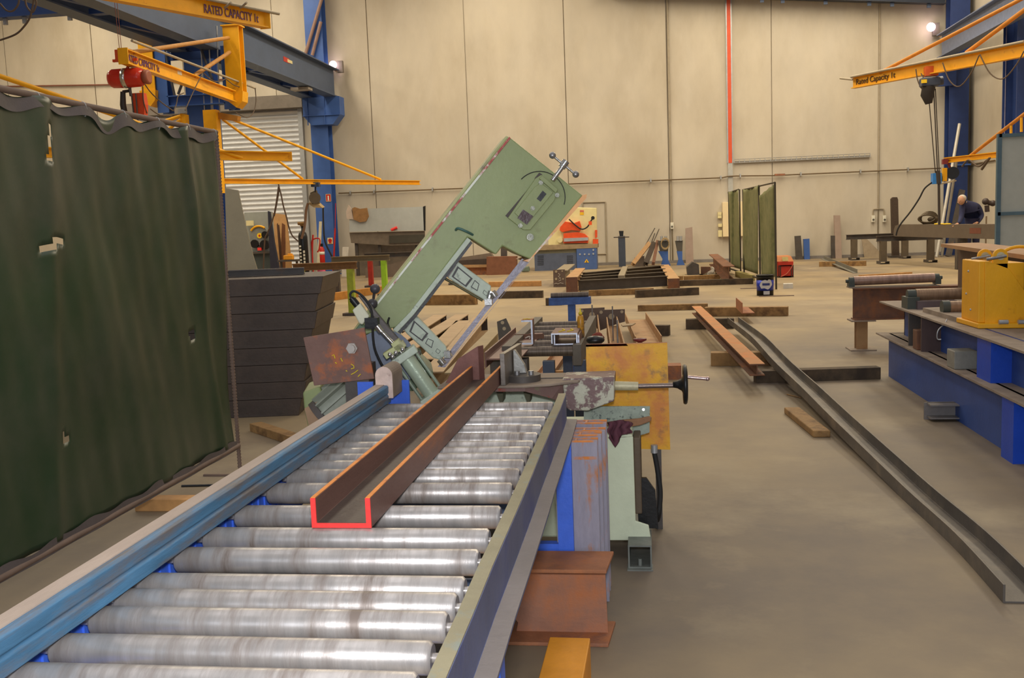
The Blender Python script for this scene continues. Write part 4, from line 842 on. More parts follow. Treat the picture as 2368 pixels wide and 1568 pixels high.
# sheet metal rack
yk = 32.5
sr = T('sheet_rack', 'rack of steel sheets with grey panel on top and brown sheets below', 'rack', V((D(895, 630, yk).x, yk, 0)))
quad_p([(808, 484), (978, 478), (980, 533), (808, 536)], yk, .06, 'grey_panel', grey_panel, sr, label='pale grey panel')
b = B(); b.prism([D(978, 478, yk), D(983, 476, yk), D(983, 534, yk), D(980, 533, yk)], (0, .1, 0)); b.build('panel_edge', black, sr)
quad_p([(808, 538), (982, 534), (982, 566), (905, 568), (812, 562)], yk+.1, .05, 'brown_sheet', M('brown_sheet_steel', (124, 112, 98), .55, .2, var=.15), sr)
quad_p([(900, 545), (982, 542), (982, 560), (900, 563)], yk+.06, .03, 'dark_sheet', M('dark_olive_sheet', (78, 74, 64), .5, .2), sr)
for a_, c_ in (((820, 562), (826, 634)), ((874, 566), (880, 632)), ((960, 560), (966, 632))): b = B(); x0, x1 = D(*a_, yk+.2).x, D(*c_, yk+.2).x; b.mm((x0, yk+.2, 0), (x0+.1, yk+.3, D(*a_, yk).z)); b.build('upright', dark_steel, sr)
quad_p([(826, 562), (980, 558), (980, 634), (826, 636)], yk+.45, .04, 'leaning_sheet', M('brown_sheet_steel', (124, 112, 98)), sr)
b = B(); b.tube([D(905, 532, yk-.03), D(918, 526, yk-.03)], .05, 6); b.build('red_mark', redbright, sr)
b = B(); pts = [(814, 482), (820, 479), (832, 483), (848, 481), (852, 500), (846, 512), (832, 514), (818, 508)]; b.prism([D(x, y, yk-.08) for x, y in pts], (0, .07, 0)); b.build('cardboard', cardb, label='torn brown cardboard hanging on the grey sheet rack', cat='cardboard')
b = B(); b.prism([D(x, y, yk-.04) for x, y in ((806, 474), (812, 482), (818, 508), (802, 506), (800, 490))], (0, .03, 0)); b.build('plastic_sheet', M('pale_plastic', (196, 178, 164), .7), label='pale plastic sheet beside the torn brown cardboard', cat='plastic')
b = B(); b.prism([D(x, y, 32.3) for x, y in ((792, 571), (806, 571), (802, 640), (790, 640))], (0, .03, 0)); b.build('white_board', M('white_board', (206, 200, 190), .7), label='narrow white board standing left of the sheet rack', cat='board')
b = B(); b.prism([V((D(x, y, 33.7).x, 33.7, max(0, D(x, y, 33.7).z) if y < 600 else 0)) for x, y in ((738, 512), (744, 512), (740, 645), (732, 645))], (0, .03, 0)); b.build('batten', M('pale_batten', (206, 196, 166), .7), label='pale batten leaning on the wall left of the blue column', cat='batten')
# low steel box beams in front of wall
quad_p([(845, 620), (900, 612), (960, 596), (1010, 594), (1010, 632), (845, 640)], 31.2, .5, 'girder_plate', M('grey_brown_plate', (118, 104, 92), .6, .1), None, label='grey-brown tapered steel plate lying behind the trestles', cat='steel plate')
# trestles
def trestle(t0, t1, h0, legs, ybeam_px, mat_beam, mats, label):
    a, c = D(*t0, h0[0]), D(*t1, h0[1]); t = T('trestle', label, 'trestle', V(((a.x+c.x)/2, (a.y+c.y)/2, 0)))
    b = B(); hb = .13; b.sweep(isec(hb, .12, .015, .012), [a-V((0, 0, hb)), c-V((0, 0, hb))]); b.build('top_beam', mat_beam, t)
    for (f, m) in zip(legs, mats):
        p = a.lerp(c, f); b = B(); b.mm((p.x-.06, p.y-.06, .05), (p.x+.06, p.y+.06, p.z-hb)); lg = b.build('leg', m, t)
        b = B(); b.mm((p.x-.16, p.y-.12, 0), (p.x+.16, p.y+.12, .05)); b.build('foot', dark_steel, lg)
    return t
yg_leg = M('yellow_green_leg', (158, 170, 50), .5, var=.2)
trestle((677, 610), (824, 605), (17.5, 17.5), (.12, .9), None, M('brown_yellow_beam', (130, 92, 50), .6, var=.25), (yg_leg, yg_leg), 'brown trestle with yellow-green leg beside the dark plate stack')
trestle((766, 594), (900, 589), (22.5, 22.5), (.08, .9), None, M('dusty_olive_beam', (120, 106, 80), .6), (dark_steel, M('lime_leg', (150, 196, 44), .5, var=.15)), 'trestle with lime green leg in front of the sheet rack')
trestle((842, 586), (1060, 578), (26., 26.), (.06, .95), None, dark_steel, (M('red_leg', (164, 44, 32), .5, var=.2), dark_steel), 'dark trestle with red leg nearest the sheet rack')
plank((775, 695), (900, 676), .17, .12, M('rusty_yellow_beam', (176, 120, 52), .7, var=.2), 'rusty yellow steel beam on the floor behind the saw levers', cat='steel beam', name='steel_beam')
# pile of girders left of ironworker
tg = T('tapered_girder', 'pile of tapered brown girders with slotted webs left of the ironworker', 'girder pile', V((D(1100, 630, 31).x, 31, 0)))
quad_p([(1008, 604), (1134, 585), (1142, 598), (1060, 604), (1008, 612)], 31, .3, 'upper_girder', M('grey_brown_plate', (118, 104, 92)), tg)
quad_p([(1040, 604), (1128, 598), (1128, 612), (1040, 614)], 30.9, .1, 'slotted_web', black_steel, tg)
quad_p([(1020, 614), (1128, 612), (1128, 618), (1020, 620)], 30.8, .2, 'flange', rust_tan, tg)
quad_p([(1020, 620), (1128, 618), (1128, 629), (1020, 630)], 30.9, .2, 'lower_girder', rust, tg)
quad_p([(1125, 594), (1193, 593), (1193, 630), (1125, 630)], 30.5, .4, 'end_plate', M('brown_end_plate', (122, 80, 58), .7, var=.15), tg, label='brown end plate')
quad_p([(1158, 571), (1172, 571), (1172, 594), (1158, 594)], 30.9, .1, 'lug', dark_steel, tg)
b = B(); b.prism([D(x, y, 31.6) for x, y in ((1205, 618), (1222, 616), (1224, 628), (1206, 629))], (0, .25, 0)); b.build('motor', M('dull_green_motor', (104, 118, 104), .5), label='small dull green motor on the floor left of the ironworker', cat='motor', bev=.03)
# ironworker
yi = 32.2
iw = T('ironworker', 'cream and blue ironworker machine with orange tooling at the back wall', 'ironworker', V((D(1310, 625, yi).x, yi, 0)))
quad_p([(1290, 478), (1379, 481), (1380, 568), (1268, 570), (1268, 505)], yi+.3, .35, 'cream_body', M('cream_yellow_body', (226, 214, 158), .5, var=.05), iw, bev=.02)
quad_p([(1220, 568), (1382, 564), (1382, 573), (1222, 580)], yi-.05, .9, 'deck', M('worn_deck', (150, 130, 100), .6, var=.2), iw)
x0, x1, x2 = D(1236, 600, yi).x, D(1333, 600, yi).x, D(1380, 600, yi).x; zb1 = D(1333, 573, yi).z
b = B(); b.mm((x0, yi, .0), (x1, yi+.8, D(1280, 586, yi).z)); lc = b.build('lower_cabinet', M('scuffed_blue_grey', (84, 92, 112), .5, var=.15, sc_=3), iw)
b = B(); b.mm((x0, yi+.05, D(1280, 586, yi).z), (x1, yi+.8, zb1)); b.build('upper_cabinet', M('olive_grey_cabinet', (136, 132, 108), .6), iw)
for px in (1250, 1318):
    b = B()
    for k in range(6): q = D(px, 592+k*4, yi-.01); b.mm((q.x-.1, yi-.01, q.z-.012), (q.x+.1, yi+.0, q.z+.012))
    b.build('louvre', M('louvre_dark', (50, 54, 64), .6), lc)
b = B(); b.mm((x1+.01, yi-.04, .0), (x2, yi+.8, zb1)); cb = b.build('control_cabinet', M('control_blue', (70, 96, 150), .45, var=.1), iw, bev=.01)
for q in ((1341, 588), (1352, 588), (1362, 588), (1372, 587), (1372, 578)): c0 = D(*q, yi-.06); b = B(); b.cyl(c0, c0+V((0, .03, 0)), .03, 10); b.build('push_button', galv, cb)
tri = [D(1351, 607, yi-.05), D(1362, 607, yi-.05), D(1356.5, 599, yi-.05)]; b = B(); b.prism(tri, (0, .005, 0)); wt = b.build('warning_triangle', M('warning_yellow', (244, 190, 30), .5), cb)
b = B(); b.box(D(1356.5, 604.5, yi-.056), (.02, .006, .06)); b.build('warning_symbol', black, wt)
for pl in ([(1296, 520), (1306, 512), (1318, 514), (1326, 516), (1340, 511), (1344, 524), (1342, 534), (1322, 532), (1300, 537), (1294, 532)], [(1303, 540), (1322, 538), (1336, 537), (1352, 541), (1360, 548), (1360, 562), (1303, 563)]):
    b = B(); b.prism([D(x, y, yi+.15) for x, y in pl], (0, .2, 0)); b.build('tool_head', orange, iw, bev=.01)
quad_p([(1304, 551), (1360, 549), (1360, 556), (1304, 559)], yi+.08, .1, 'shear_blade', galv, iw)
quad_p([(1376, 532), (1381, 532), (1381, 549), (1376, 549)], yi+.2, .1, 'side_stop', orange, iw); quad_p([(1371, 553), (1383, 553), (1383, 564), (1371, 564)], yi+.2, .2, 'side_tool', orange, iw)
b = B(); c0 = D(1295, 555, yi+.2); b.cyl(c0, c0+V((0, .1, 0)), .09, 16); b.build('round_die', cream, iw)
b = B(); b.tube(along([D(x, y, yi+.1) for x, y in ((1316, 507), (1330, 520), (1345, 530), (1358, 525), (1366, 512), (1371, 504))], 5), .025, 6); b.cyl(D(1371, 504, yi+.05), D(1371, 504, yi+.2), .06, 12); b.build('work_lamp', black, iw)
b = B(); b.box(D(1365, 516, yi+.1), (.1, .1, .12)); b.build('orange_knob', orange, iw)
b = B(); b.prism([D(1341, 486, yi+.29), D(1350, 486, yi+.29), D(1350, 490, yi+.29), D(1341, 490, yi+.29)], (0, .008, 0)); b.build('red_label', M('pale_red', (210, 110, 90), .6), iw)
b = B(); b.prism([D(1341, 491, yi+.29), D(1350, 491, yi+.29), D(1350, 497, yi+.29), D(1341, 497, yi+.29)], (0, .008, 0)); b.build('yellow_label', M('warning_yellow2', (232, 184, 30), .6), iw)
# wall services
def vpipe(px0, py0, px1, py1, r, mat, label, name='conduit', y=YW-.04, cat='conduit'):
    b = B(); b.tube([D(px0, py0, y), D(px1, py1, y)], r, 8); return b.build(name, mat, label=label, cat=cat)
hpts = [(783, 447), (1062, 436), (1400, 422), (1670, 411), (1683, 408), (1702, 407), (1788, 406), (1853, 403), (2150, 390), (2176, 389)]
gp = T('gas_pipe', 'thin brown service pipe running along the back wall at mid height', 'pipe', D(1500, 418, YW-.12))
b = B(); b.tube([D(x, y, YW-.12) for x, y in hpts], .022, 8); b.build('pipe', M('brown_service_pipe', (108, 90, 66), .6), gp)
for px in (810, 865, 1000, 1200, 1505, 1667, 1712, 1852, 1990, 2100):
    f = [k for k in range(len(hpts)-1) if hpts[k][0] <= px <= hpts[k+1][0]][0]; (xa_, ya_), (xb2, yb2) = hpts[f], hpts[f+1]; yy = ya_+(yb2-ya_)*(px-xa_)/(xb2-xa_)
    q = D(px, yy, YW-.12); b = B(); b.mm((q.x-.02, YW-.15, q.z-.05), (q.x+.02, YW, q.z+.07)); b.build('pipe_clip', galv, gp)
q = D(1803, 404, YW-.14); b = B(); b.mm((q.x-.17, YW-.2, q.z-.03), (q.x+.17, YW-.1, q.z+.03)); b.build('rusty_bracket', rust, gp)
c1 = T('conduit', 'beige conduit with socket on the wall behind the blue stand frames', 'conduit', D(1555, 610, YW-.04))
b = B(); b.tube([D(1543, -10, YW-.04), D(1549.7, 340, YW-.04), D(1553, 515, YW-.04)], .035, 8); b.build('pipe', grey_pipe, c1)
b = B(); b.tube([D(1554, 530, YW-.03), D(1556, 606, YW-.03)], .022, 8); b.build('lower_pipe', M('darker_pipe', (116, 104, 84), .6), c1)
def socket(px, py, par):
    q = D(px, py, YW-.08); b = B(); b.box(q, (.11, .1, .22)); s = b.build('socket', white, par, bev=.01)
    b = B(); b.cyl(q+V((0, -.05, -.03)), q+V((0, -.065, -.03)), .035, 14); b.build('socket_hole', M('socket_grey', (96, 90, 80), .5), s)
socket(1554, 522, c1)
c2 = T('conduit', 'beige conduit ending in two sockets on the wall near the right corner', 'conduit', D(2030, 560, YW-.04))
b = B(); b.tube([D(2035, -8, YW-.04), D(2031, 480, YW-.04), D(2031, 484, YW-.04)], .03, 8); b.tube(along([D(2019, 500, YW-.04), D(2019, 486, YW-.04), D(2024, 483.5, YW-.04), D(2040, 483, YW-.04), D(2044, 486, YW-.04), D(2045, 500, YW-.04)], 4), .022, 8); b.build('pipe', grey_pipe, c2)
b = B(); b.tube([D(2031, 484, YW-.03), D(2030, 560, YW-.03)], .02, 8); b.build('lower_pipe', M('darker_pipe', (116, 104, 84)), c2)
socket(2019, 506, c2); socket(2045, 506, c2)
cdt = T('cable_duct', 'tall red and grey cable duct running up the back wall', 'cable duct', D(1690, 440, YW-.06))
b = B(); xa_, xb2 = D(1682, 300, YW).x, D(1693, 300, YW).x; zm = D(1688, 377, YW).z
b.mm((xa_-.02, YW-.08, zm), (xb2+.02, YW, ZC)); b.build('grey_channel', galv, cdt)
b = B(); b.mm((xa_+.02, YW-.09, zm), (xb2-.02, YW-.01, ZC)); b.build('red_cover', M('orange_red_duct', (214, 86, 50), .5, var=.06), cdt)
b = B(); b.mm((xa_, YW-.08, D(1690, 470, YW).z), (xb2, YW, zm)); b.build('lower_duct', M('pale_grey_duct', (176, 176, 172), .5), cdt)
ctr = T('cable_tray', 'long thin galvanised cable tray on the wall right of the red duct', 'cable tray', D(1850, 368, YW-.1))
p0, p1 = D(1698, 373, YW-.1), D(2012, 359, YW-.1)
b = B(); zt3 = (p0.z+p1.z)/2
for dz in (-.06, .06): b.tube([V((p0.x, YW-.12, p0.z+dz)), V((p1.x, YW-.12, p0.z+dz+.0))], .012, 6)
b.mm((p0.x, YW-.06, p0.z-.07), (p1.x, YW-.02, p0.z+.0)); b.build('tray_rail', M('grey_tray', (150, 146, 140), .5, .2), ctr)
b = B(); n = 26
for k in range(n+1): x = p0.x+(p1.x-p0.x)*k/n; b.mm((x-.01, YW-.13, p0.z-.06), (x+.01, YW-.1, p0.z+.06))
b.build('tray_rung', galv, ctr)
sb = T('switchboard', 'cream electrical switchboard on the wall behind the olive welding screens', 'switchboard', D(1690, 547, YW))
x0, x1 = D(1671, 500, YW-.2).x, D(1719, 500, YW-.2).x; z0, z1 = D(1690, 547, YW-.2).z, D(1690, 467, YW-.2).z
b = B(); b.mm((x0, YW-.22, z0), (x1, YW, z1)); b.build('cabinet', M('cream_cabinet', (232, 212, 170), .5, var=.03), sb, bev=.01)
b = B(); b.mm(((x0+x1)/2+.15, YW-.225, z0+.03), ((x0+x1)/2+.17, YW-.21, z1-.03)); b.build('door_gap', dark_steel, sb)
for q, s in (((1664, 494), .2), ((1664, 501), .2), ((1665, 521), .2), ((1665, 540), .3)): b = B(); b.box(D(*q, YW-.08), (.13, .15, .11 if s < .3 else .22)); b.build('isolator', cream, sb)
# things standing along the back wall
def stand_box(pts, y, t, name, mat, label, cat, **k): return quad_p(pts, y, t, name, mat, None, label=label, cat=cat, **k)
bp = T('blue_post', 'dark blue-grey post with a clamp on top right of the ironworker', 'post', V((D(1438, 613, 33.3).x, 33.3, 0)))
x0, x1 = D(1430, 570, 33.3).x, D(1446, 570, 33.3).x; b = B(); b.mm((x0, 33.3, 0), (x1, 33.5, D(1438, 546, 33.3).z)); b.build('shaft', M('blue_grey_post', (66, 72, 86), .5), bp)
quad_p([(1431, 534), (1442, 534), (1441, 546), (1433, 546)], 33.3, .15, 'clamp', black, bp); b = B(); b.tube([D(1419, 549, 33.3), D(1455, 548, 33.3)], .02, 6); b.build('cross_pin', dark_steel, bp)
def lean(p0, p1, w, y0, y1, mat, label, name='steel_beam', cat='steel beam', h=.12):
    a, c = D(*p0, y0), D(*p1, y1); a.z = max(a.z, .07) if False else a.z
    b = B(); up = V((0, -1, .2)); b.sweep(isec(h, w, .015, .012), [a, c], up=up); return b.build(name, mat, label=label, cat=cat)
lean((1462, 614), (1500, 566), .14, 32.6, 33.6, rust_tan, 'tan beam offcut leaning at the back wall, left of the leaning bundle')
lean((1492, 613), (1511, 566), .16, 32.6, 33.6, black_steel, 'black beam offcut leaning at the back wall in the middle of the bundle')
lean((1510, 613), (1520, 562), .1, 32.6, 33.6, rust_dark, 'brown beam offcut leaning at the back wall beside the blue stands')
b = B()
for p, q in (((1490, 572), (1514, 528)), ((1504, 576), (1524, 530)), ((1500, 580), (1514, 540))): b.tube([D(*p, 33.4), D(*q, 34.6)], .018, 6)
b.build('thin_rods', dark_steel, label='thin steel rods leaning against the wall above the beam offcuts', cat='rod')
stand_box([(1467, 596), (1490, 592), (1492, 612), (1466, 614)], 33.2, .2, 'steel_box', M('grey_brown_plate', (118, 104, 92)), 'small grey-brown steel box beside the leaning beam offcuts', 'steel box')
for pts, lab in (([1522, 1547], 'blue stand frame with coiled cable, left of the two at the back wall'), ([1562, 1580], 'narrow blue stand frame with twin prongs at the back wall')):
    px0, px1 = pts; yv = 33.2; xm = D((px0+px1)/2, 580, yv).x
    st = T('stand_frame', lab, 'stand', V((xm, yv, 0)))
    b = B(); b.prism([D(px0 if px0 < 1550 else 1565, 581, yv), D(px1-2, 581, yv), D(px1-2, 600, yv), D(px1+4, 612, yv)-V((0, 0, .02)), D((px0+px1)/2-6, 612, yv)-V((0, 0, .02)), D((px0+px1)/2-2, 600, yv)], (0, .25, 0)); b.build('base', blue_col, st)
    b = B(); b.prism([D(px0-1, 557, yv), D(px1-1, 556, yv), D(px1-2, 581, yv), D(px0+4, 581, yv)], (0, .2, 0)); b.build('head', M('dark_stand_head', (80, 76, 70), .6), st)
    b = B()
    for f in (.3, .7): x = px0+(px1-px0)*f; b.tube([D(x, 557, yv), D(x, 546, yv)], .05, 6)
    b.build('prong', galv, st)
b = B(); c0 = D(1538, 562, 33.1)
for k in range(3): b.tube([c0+V((.13*math.cos(a), -.02*k, .17*math.sin(a)-.02*k)) for a in [2*PI*i/16 for i in range(17)]], .015, 5, cap=False)
b.build('cable_coil', M('tan_coil', (150, 128, 92), .6), label='tan cable coil hung on the blue stand frame', cat='cable')
stand_box([(1585, 528), (1601, 525), (1604, 606), (1586, 607)], 34.3, .12, 'steel_plank', pink_steel, 'pinkish steel plank leaning on the wall right of the blue stands', 'steel plank')
for a_, lab, m in (([(1838, 546), (1852, 545), (1856, 596), (1841, 596)], 'brown steel offcut standing at the wall right of the red welder', dark_steel), ([(1858, 553), (1872, 552), (1873, 595), (1860, 595)], 'blue steel offcut standing at the wall beside the brown one', blue_col), ([(1922, 545), (1931, 545), (1931, 594), (1923, 594)], 'short brown offcut standing beside the tall pinkish plank', dark_steel), ([(1929, 498), (1943, 498), (1947, 593), (1932, 594)], 'tall pinkish plank standing at the wall left of the sockets', pink_steel)):
    stand_box(a_, 34.45, .12, 'steel_offcut', m, lab, 'steel offcut')
stand_box([(1992, 548), (2000, 548), (2046, 594), (1999, 594)], 34.6, .05, 'plate', M('tan_sheet', (164, 148, 126), .7), 'tan sheet leaning at the wall behind the dark trestles', 'sheet')
lc_ = T('perforated_post', 'dark perforated post standing at the back wall near the right corner', 'post', V((D(2070, 595, 33.8).x, 33.8, 0)))
quad_p([(2062, 460), (2066, 456), (2075, 456), (2077, 462), (2080, 597), (2065, 597)], 33.8, .2, 'shaft', M('dark_perforated', (72, 58, 48), .6, var=.3, sc_=30), lc_)
b = B(); pa = D(2072, 597, 33.7); b.mm((pa.x-.2, 33.6, 0), (pa.x+.2, 34., .06)); b.build('foot', dark_steel, lc_)
p0, p1 = D(1600, 609, YW-.1), D(1680, 606, YW-.1); b = B(); b.mm((p0.x-3.5, YW-.08, 0), (9.8, YW-.02, .1)); b.build('baseboard_back', M('grey_kerb_angle', (128, 122, 118), .6), kind='structure')
# ================================================================== welding screens, welder, pail
ws = T('welding_screen', 'row of three olive canvas welding screens on a thin steel frame', 'welding screen', G(1745, 660))
x0s, x1s = G(1690, 628), G(1795, 672)
def scr(pts0, pts1, ytop, n=10, nm='canvas'):
    pass
PA, PB = G(1688, 630), G(1792, 668)
dS = (PB-PA).normalized(); nS = V((dS.y, -dS.x, 0))
for (poly, ph) in (([(1685, 443), (1707, 438), (1712, 622), (1691, 616)], 0), ([(1719, 438), (1753, 428), (1753, 634), (1718, 622)], 1.), ([(1756, 452), (1790, 425), (1793, 640), (1762, 638)], 2.2)):
    b = B(); nx, nz = 16, 20; gr = []
    (ax_, ay), (bx, by), (cx_, cy_), (dx, dy) = poly
    for j in range(nz+1):
        v = j/nz; row = []
        for i in range(nx+1):
            u_ = i/nx; px = (ax_+(bx-ax_)*u_)*(1-v)+(dx+(cx_-dx)*u_)*v; py = (ay+(by-ay)*u_)*(1-v)+(dy+(cy_-dy)*u_)*v
            if v == 0: py += 2.5*abs(math.sin(u_*9))
            row.append(b.bm.verts.new(PL(px, py, PA+nS*(.035*math.sin(u_*7+ph+v*2)), nS)))
        gr.append(row)
    for j in range(nz):
        for i in range(nx): b.face([gr[j][i], gr[j][i+1], gr[j+1][i+1], gr[j+1][i]], True)
    o = b.build('canvas', olive, ws); md = o.modifiers.new('s', 'SOLIDIFY'); md.thickness = .01
b = B()
for px, y0, y1 in ((1685, 443, 628), (1710, 438, 632), (1718, 438, 636), (1755, 428, 650), (1792, 422, 672)): b.tube([PL(px, y0, PA, nS), PL(px+3, y1, PA, nS)], .022, 6)
b.tube([PL(1684, 446, PA, nS), PL(1708, 438, PA, nS)], .018, 6); b.tube([PL(1718, 439, PA, nS), PL(1792, 422, PA, nS)], .018, 6); b.tube([PL(1690, 622, PA, nS), PL(1756, 644, PA, nS)], .022, 6)
b.build('frame', M('dark_screen_frame', (64, 58, 46), .6), ws)
b = B(); a, c = G(1755, 686), G(1838, 685); b.mm((a.x, a.y-.05, 0), (c.x, a.y+.03, .012)); a = G(1712, 668); b.mm((a.x, a.y-.05, 0), (a.x+.6, a.y+.03, .012)); b.build('foot', pipe_rust, ws)
q0, q1 = G(1797, 644), G(1836, 643); yw = q0.y+.3
wd = T('welder', 'red welding machine right of the olive welding screens', 'welding machine', V(((q0.x+q1.x)/2, yw, 0)))
b = B()
z0, z1 = D(1815, 644, yw).z, D(1815, 604, yw).z
xw0, xw1 = D(1798, 620, yw).x, D(1835, 620, yw).x
b.mm((xw0, yw, z0+.05), (xw1, yw+.7, z1)); b.build('case', M('welder_red', (196, 52, 34), .4, var=.06), wd, bev=.02)
b = B(); b.prism([D(1797, 593, yw+.1), D(1829, 592, yw+.1), D(1836, 605, yw), D(1797, 605, yw)], (0, .6, 0)); b.build('top_cover', M('orange_tan_top', (190, 118, 66), .6), wd)
quad_p([(1808, 595), (1822, 594), (1823, 603), (1810, 604)], yw-.02, .02, 'label_plate', M('cream_yellow_label', (226, 214, 150), .6), wd)
b = B(); b.tube(along([D(1805, 640, yw-.01), D(1818, 634, yw-.01), D(1828, 622, yw-.01), D(1833, 612, yw-.01)], 4), .015, 6); b.build('swoosh', M('pale_red', (210, 110, 90)), wd)
b = B(); hollow(b, .32, .3, .02, V((xw0+.18, yw-.02, .0)), V((xw0+.18, yw+.6, .0))); hollow(b, .32, .3, .02, V((xw1-.16, yw-.02, .0)), V((xw1-.16, yw+.6, .0))); b.build('stand_tube', black_steel, wd)
q0, q1 = G(1753, 684), G(1791, 685)
pl = T('pail', 'blue and black metal pail on the floor in front of the welding screen', 'pail', (q0+q1)/2+V((0, .16, 0)))
c0 = (q0+q1)/2+V((0, .17, 0)); rw = (q1-q0).length/2-.01; hp_ = .40
b = B(); b.rev(c0, (0, 0, 1), [(0, rw*.93), (0, rw*.95), (.1, rw*.96), (.1, rw*.97)], 28); b.build('base_band', black, pl)
b = B(); b.rev(c0+V((0, 0, .1)), (0, 0, 1), [(0, rw*.965), (.20, rw)], 28); b.build('blue_body', M('metallic_blue', (40, 58, 170), .3, .3), pl)
b = B(); b.rev(c0+V((0, 0, .3)), (0, 0, 1), [(0, rw*.99), (.1, rw*1.0), (.1, rw*1.05), (.085, rw*1.05)], 28); b.rev(c0+V((0, 0, .35)), (0, 0, 1), [(0, rw*1.03), (.012, rw*1.03)], 28); b.build('rim', black, pl)
b = B(); 
def onp(a, z, r=1.01): return c0+V((math.sin(a)*rw*r, -math.cos(a)*rw*r, z))
def curved(b, lo, hi, r):
    def ev(t, a): 
        for k in range(len(t)-1):
            if t[k][0] <= a <= t[k+1][0]: return t[k][1]+(t[k+1][1]-t[k][1])*(a-t[k][0])/(t[k+1][0]-t[k][0])
    a0, a1 = lo[0][0], lo[-1][0]; n = 16; pr = None
    for k in range(n+1):
        a = a0+(a1-a0)*k/n; q = (b.bm.verts.new(onp(a, ev(lo, a), r)), b.bm.verts.new(onp(a, ev(hi, a), r)))
        if pr: b.face([pr[0], q[0], q[1], pr[1]], True)
        pr = q
curved(b, [(-.75, .2), (-.55, .14), (-.2, .15), (.2, .12), (.45, .15), (.75, .21)], [(-.75, .22), (-.5, .29), (-.1, .31), (.15, .29), (.3, .32), (.6, .3), (.75, .23)], 1.02)
lab_ = b.build('silver_emblem', M('silver_label', (196, 196, 200), .4), pl)
b = B(); curved(b, [(-.3, .025), (.42, .025)], [(-.3, .095), (.42, .095)], 1.0); b.build('lower_label', M('silver_label', (196, 196, 200)), pl)
b = B(); curved(b, [(-.42, .2), (.42, .2)], [(-.42, .245), (.42, .245)], 1.03); b.build('emblem_band', M('dark_blue_band', (46, 56, 120), .5), lab_)
b = B(); p = G(1812, 668); b.prism([p, p+V((.2, .05, 0)), p+V((.22, .25, 0)), p+V((.02, .22, 0))], (0, 0, .1)); b.build('paper_box', M('white_paper', (208, 204, 196), .8), label='crumpled white paper on the floor between the pail and the welder', cat='paper')
# ================================================================== assembled steel ladder frame on the floor
fr_ = T('ladder_assembly', 'ladder-like steel frame of dark beams with two rusty end beams on the floor', 'steel frame', G(1430, 650))
def ibp(p0, p1, h, w, mat, name, par=None, z0=0, tf=.016, tw=.012, **k):
    a, c = G(*p0, z0), G(*p1, z0); b = B(); b.sweep(isec(h, w, tf, tw), [a, c]); return b.build(name, mat, par, **k)
hfz = .52
def top_pt(px, py, z): return G(px, py, z)
a, c = G(1326, 660), None
pL0, pL1 = G(1322, 641, .42), G(1342, 620, .42); pR0, pR1 = G(1558, 644, .3), G(1536, 612, .3)
for p_, q_, nm in ((pL0, pL1, 0), (pR0, pR1, 1)):
    b = B(); zt4 = p_.z; b.sweep(isec(zt4-.06, .24, .02, .014), [V((p_.x, p_.y, .06)), V((q_.x, q_.y, .06))]); b.build('end_beam', rust_tan, fr_)
    b = B(); d_ = (q_-p_).normalized(); b.sweep(rect(.24, zt4-.06), [V((p_.x, p_.y, .06))-d_*.02, V((p_.x, p_.y, .06))]); b.build('end_plate', rust_dark, fr_)
for f in (.12, .38, .63, .9):
    a = pL0.lerp(pL1, f); c = pR0.lerp(pR1, f); b = B(); a.z = c.z = .1; u_ = (c-a).normalized(); b.sweep(isec(.22, .12, .014, .01), [a+u_*.12, c-u_*.12]); b.build('cross_beam', M('grey_black_beam', (92, 84, 76), .5, .2, var=.15), fr_)
a, c = G(1437, 636, .34), G(1442, 617, .34); b = B(); b.mm((a.x-.07, a.y-.2, .05), (a.x+.07, c.y+.3, .34)); b.build('middle_beam', M('grey_tan_beam', (136, 124, 104), .6), fr_)
px = G(1280, 664); b0 = T('end_plate_beam', 'short steel beam with drilled end plate, chalk marked, left of the ladder frame', 'steel beam', px+V((.2, .5, 0)))
yE = px.y; b = B(); b.prism([D(1279, 624, yE), D(1306, 623, yE), D(1308, 664, yE), D(1280, 664, yE)], (0, .03, 0)); ep_ = b.build('end_plate', M('brown_drilled_plate', (110, 92, 80), .6, .1), b0)
b = B()
for q in ((1286, 628), (1300, 627), (1286, 645), (1302, 645)): c0 = D(*q, yE-.003); b.cyl(c0, c0-V((0, .004, 0)), .03 if q[0] < 1300 else .02, 10)
b.build('bolt_hole', M('light_hole', (186, 168, 138), .8), ep_)
b = B(); b.text('05018', D(1293, 650, yE-.004), D(1293, 630, yE)-D(1293, 650, yE), V((-1, 0, 0)), .12, fit=None) if False else None
for s in ([(1291, 632), (1295, 636), (1291, 640), (1295, 642)], [(1292, 646), (1296, 642), (1297, 648), (1292, 650)], [(1282, 657), (1286, 655), (1290, 657), (1296, 654), (1303, 656)]): b.tube([D(x, y, yE-.006) for x, y in s], .006, 5)
b.build('chalk_writing', chalk, ep_)
zt5 = D(1290, 624, yE).z; a = D(1293, 624, yE); c = G(1312, 612, zt5)
b = B(); b.sweep(isec(zt5-.02, .3, .025, .018), [V((a.x+.05, yE+.03, .0)), V((c.x, max(c.y, yE+3.5) if c.y > yE else yE+4, 0))]); b.build('beam_body', M('grey_tan_beam', (136, 124, 104)), b0)
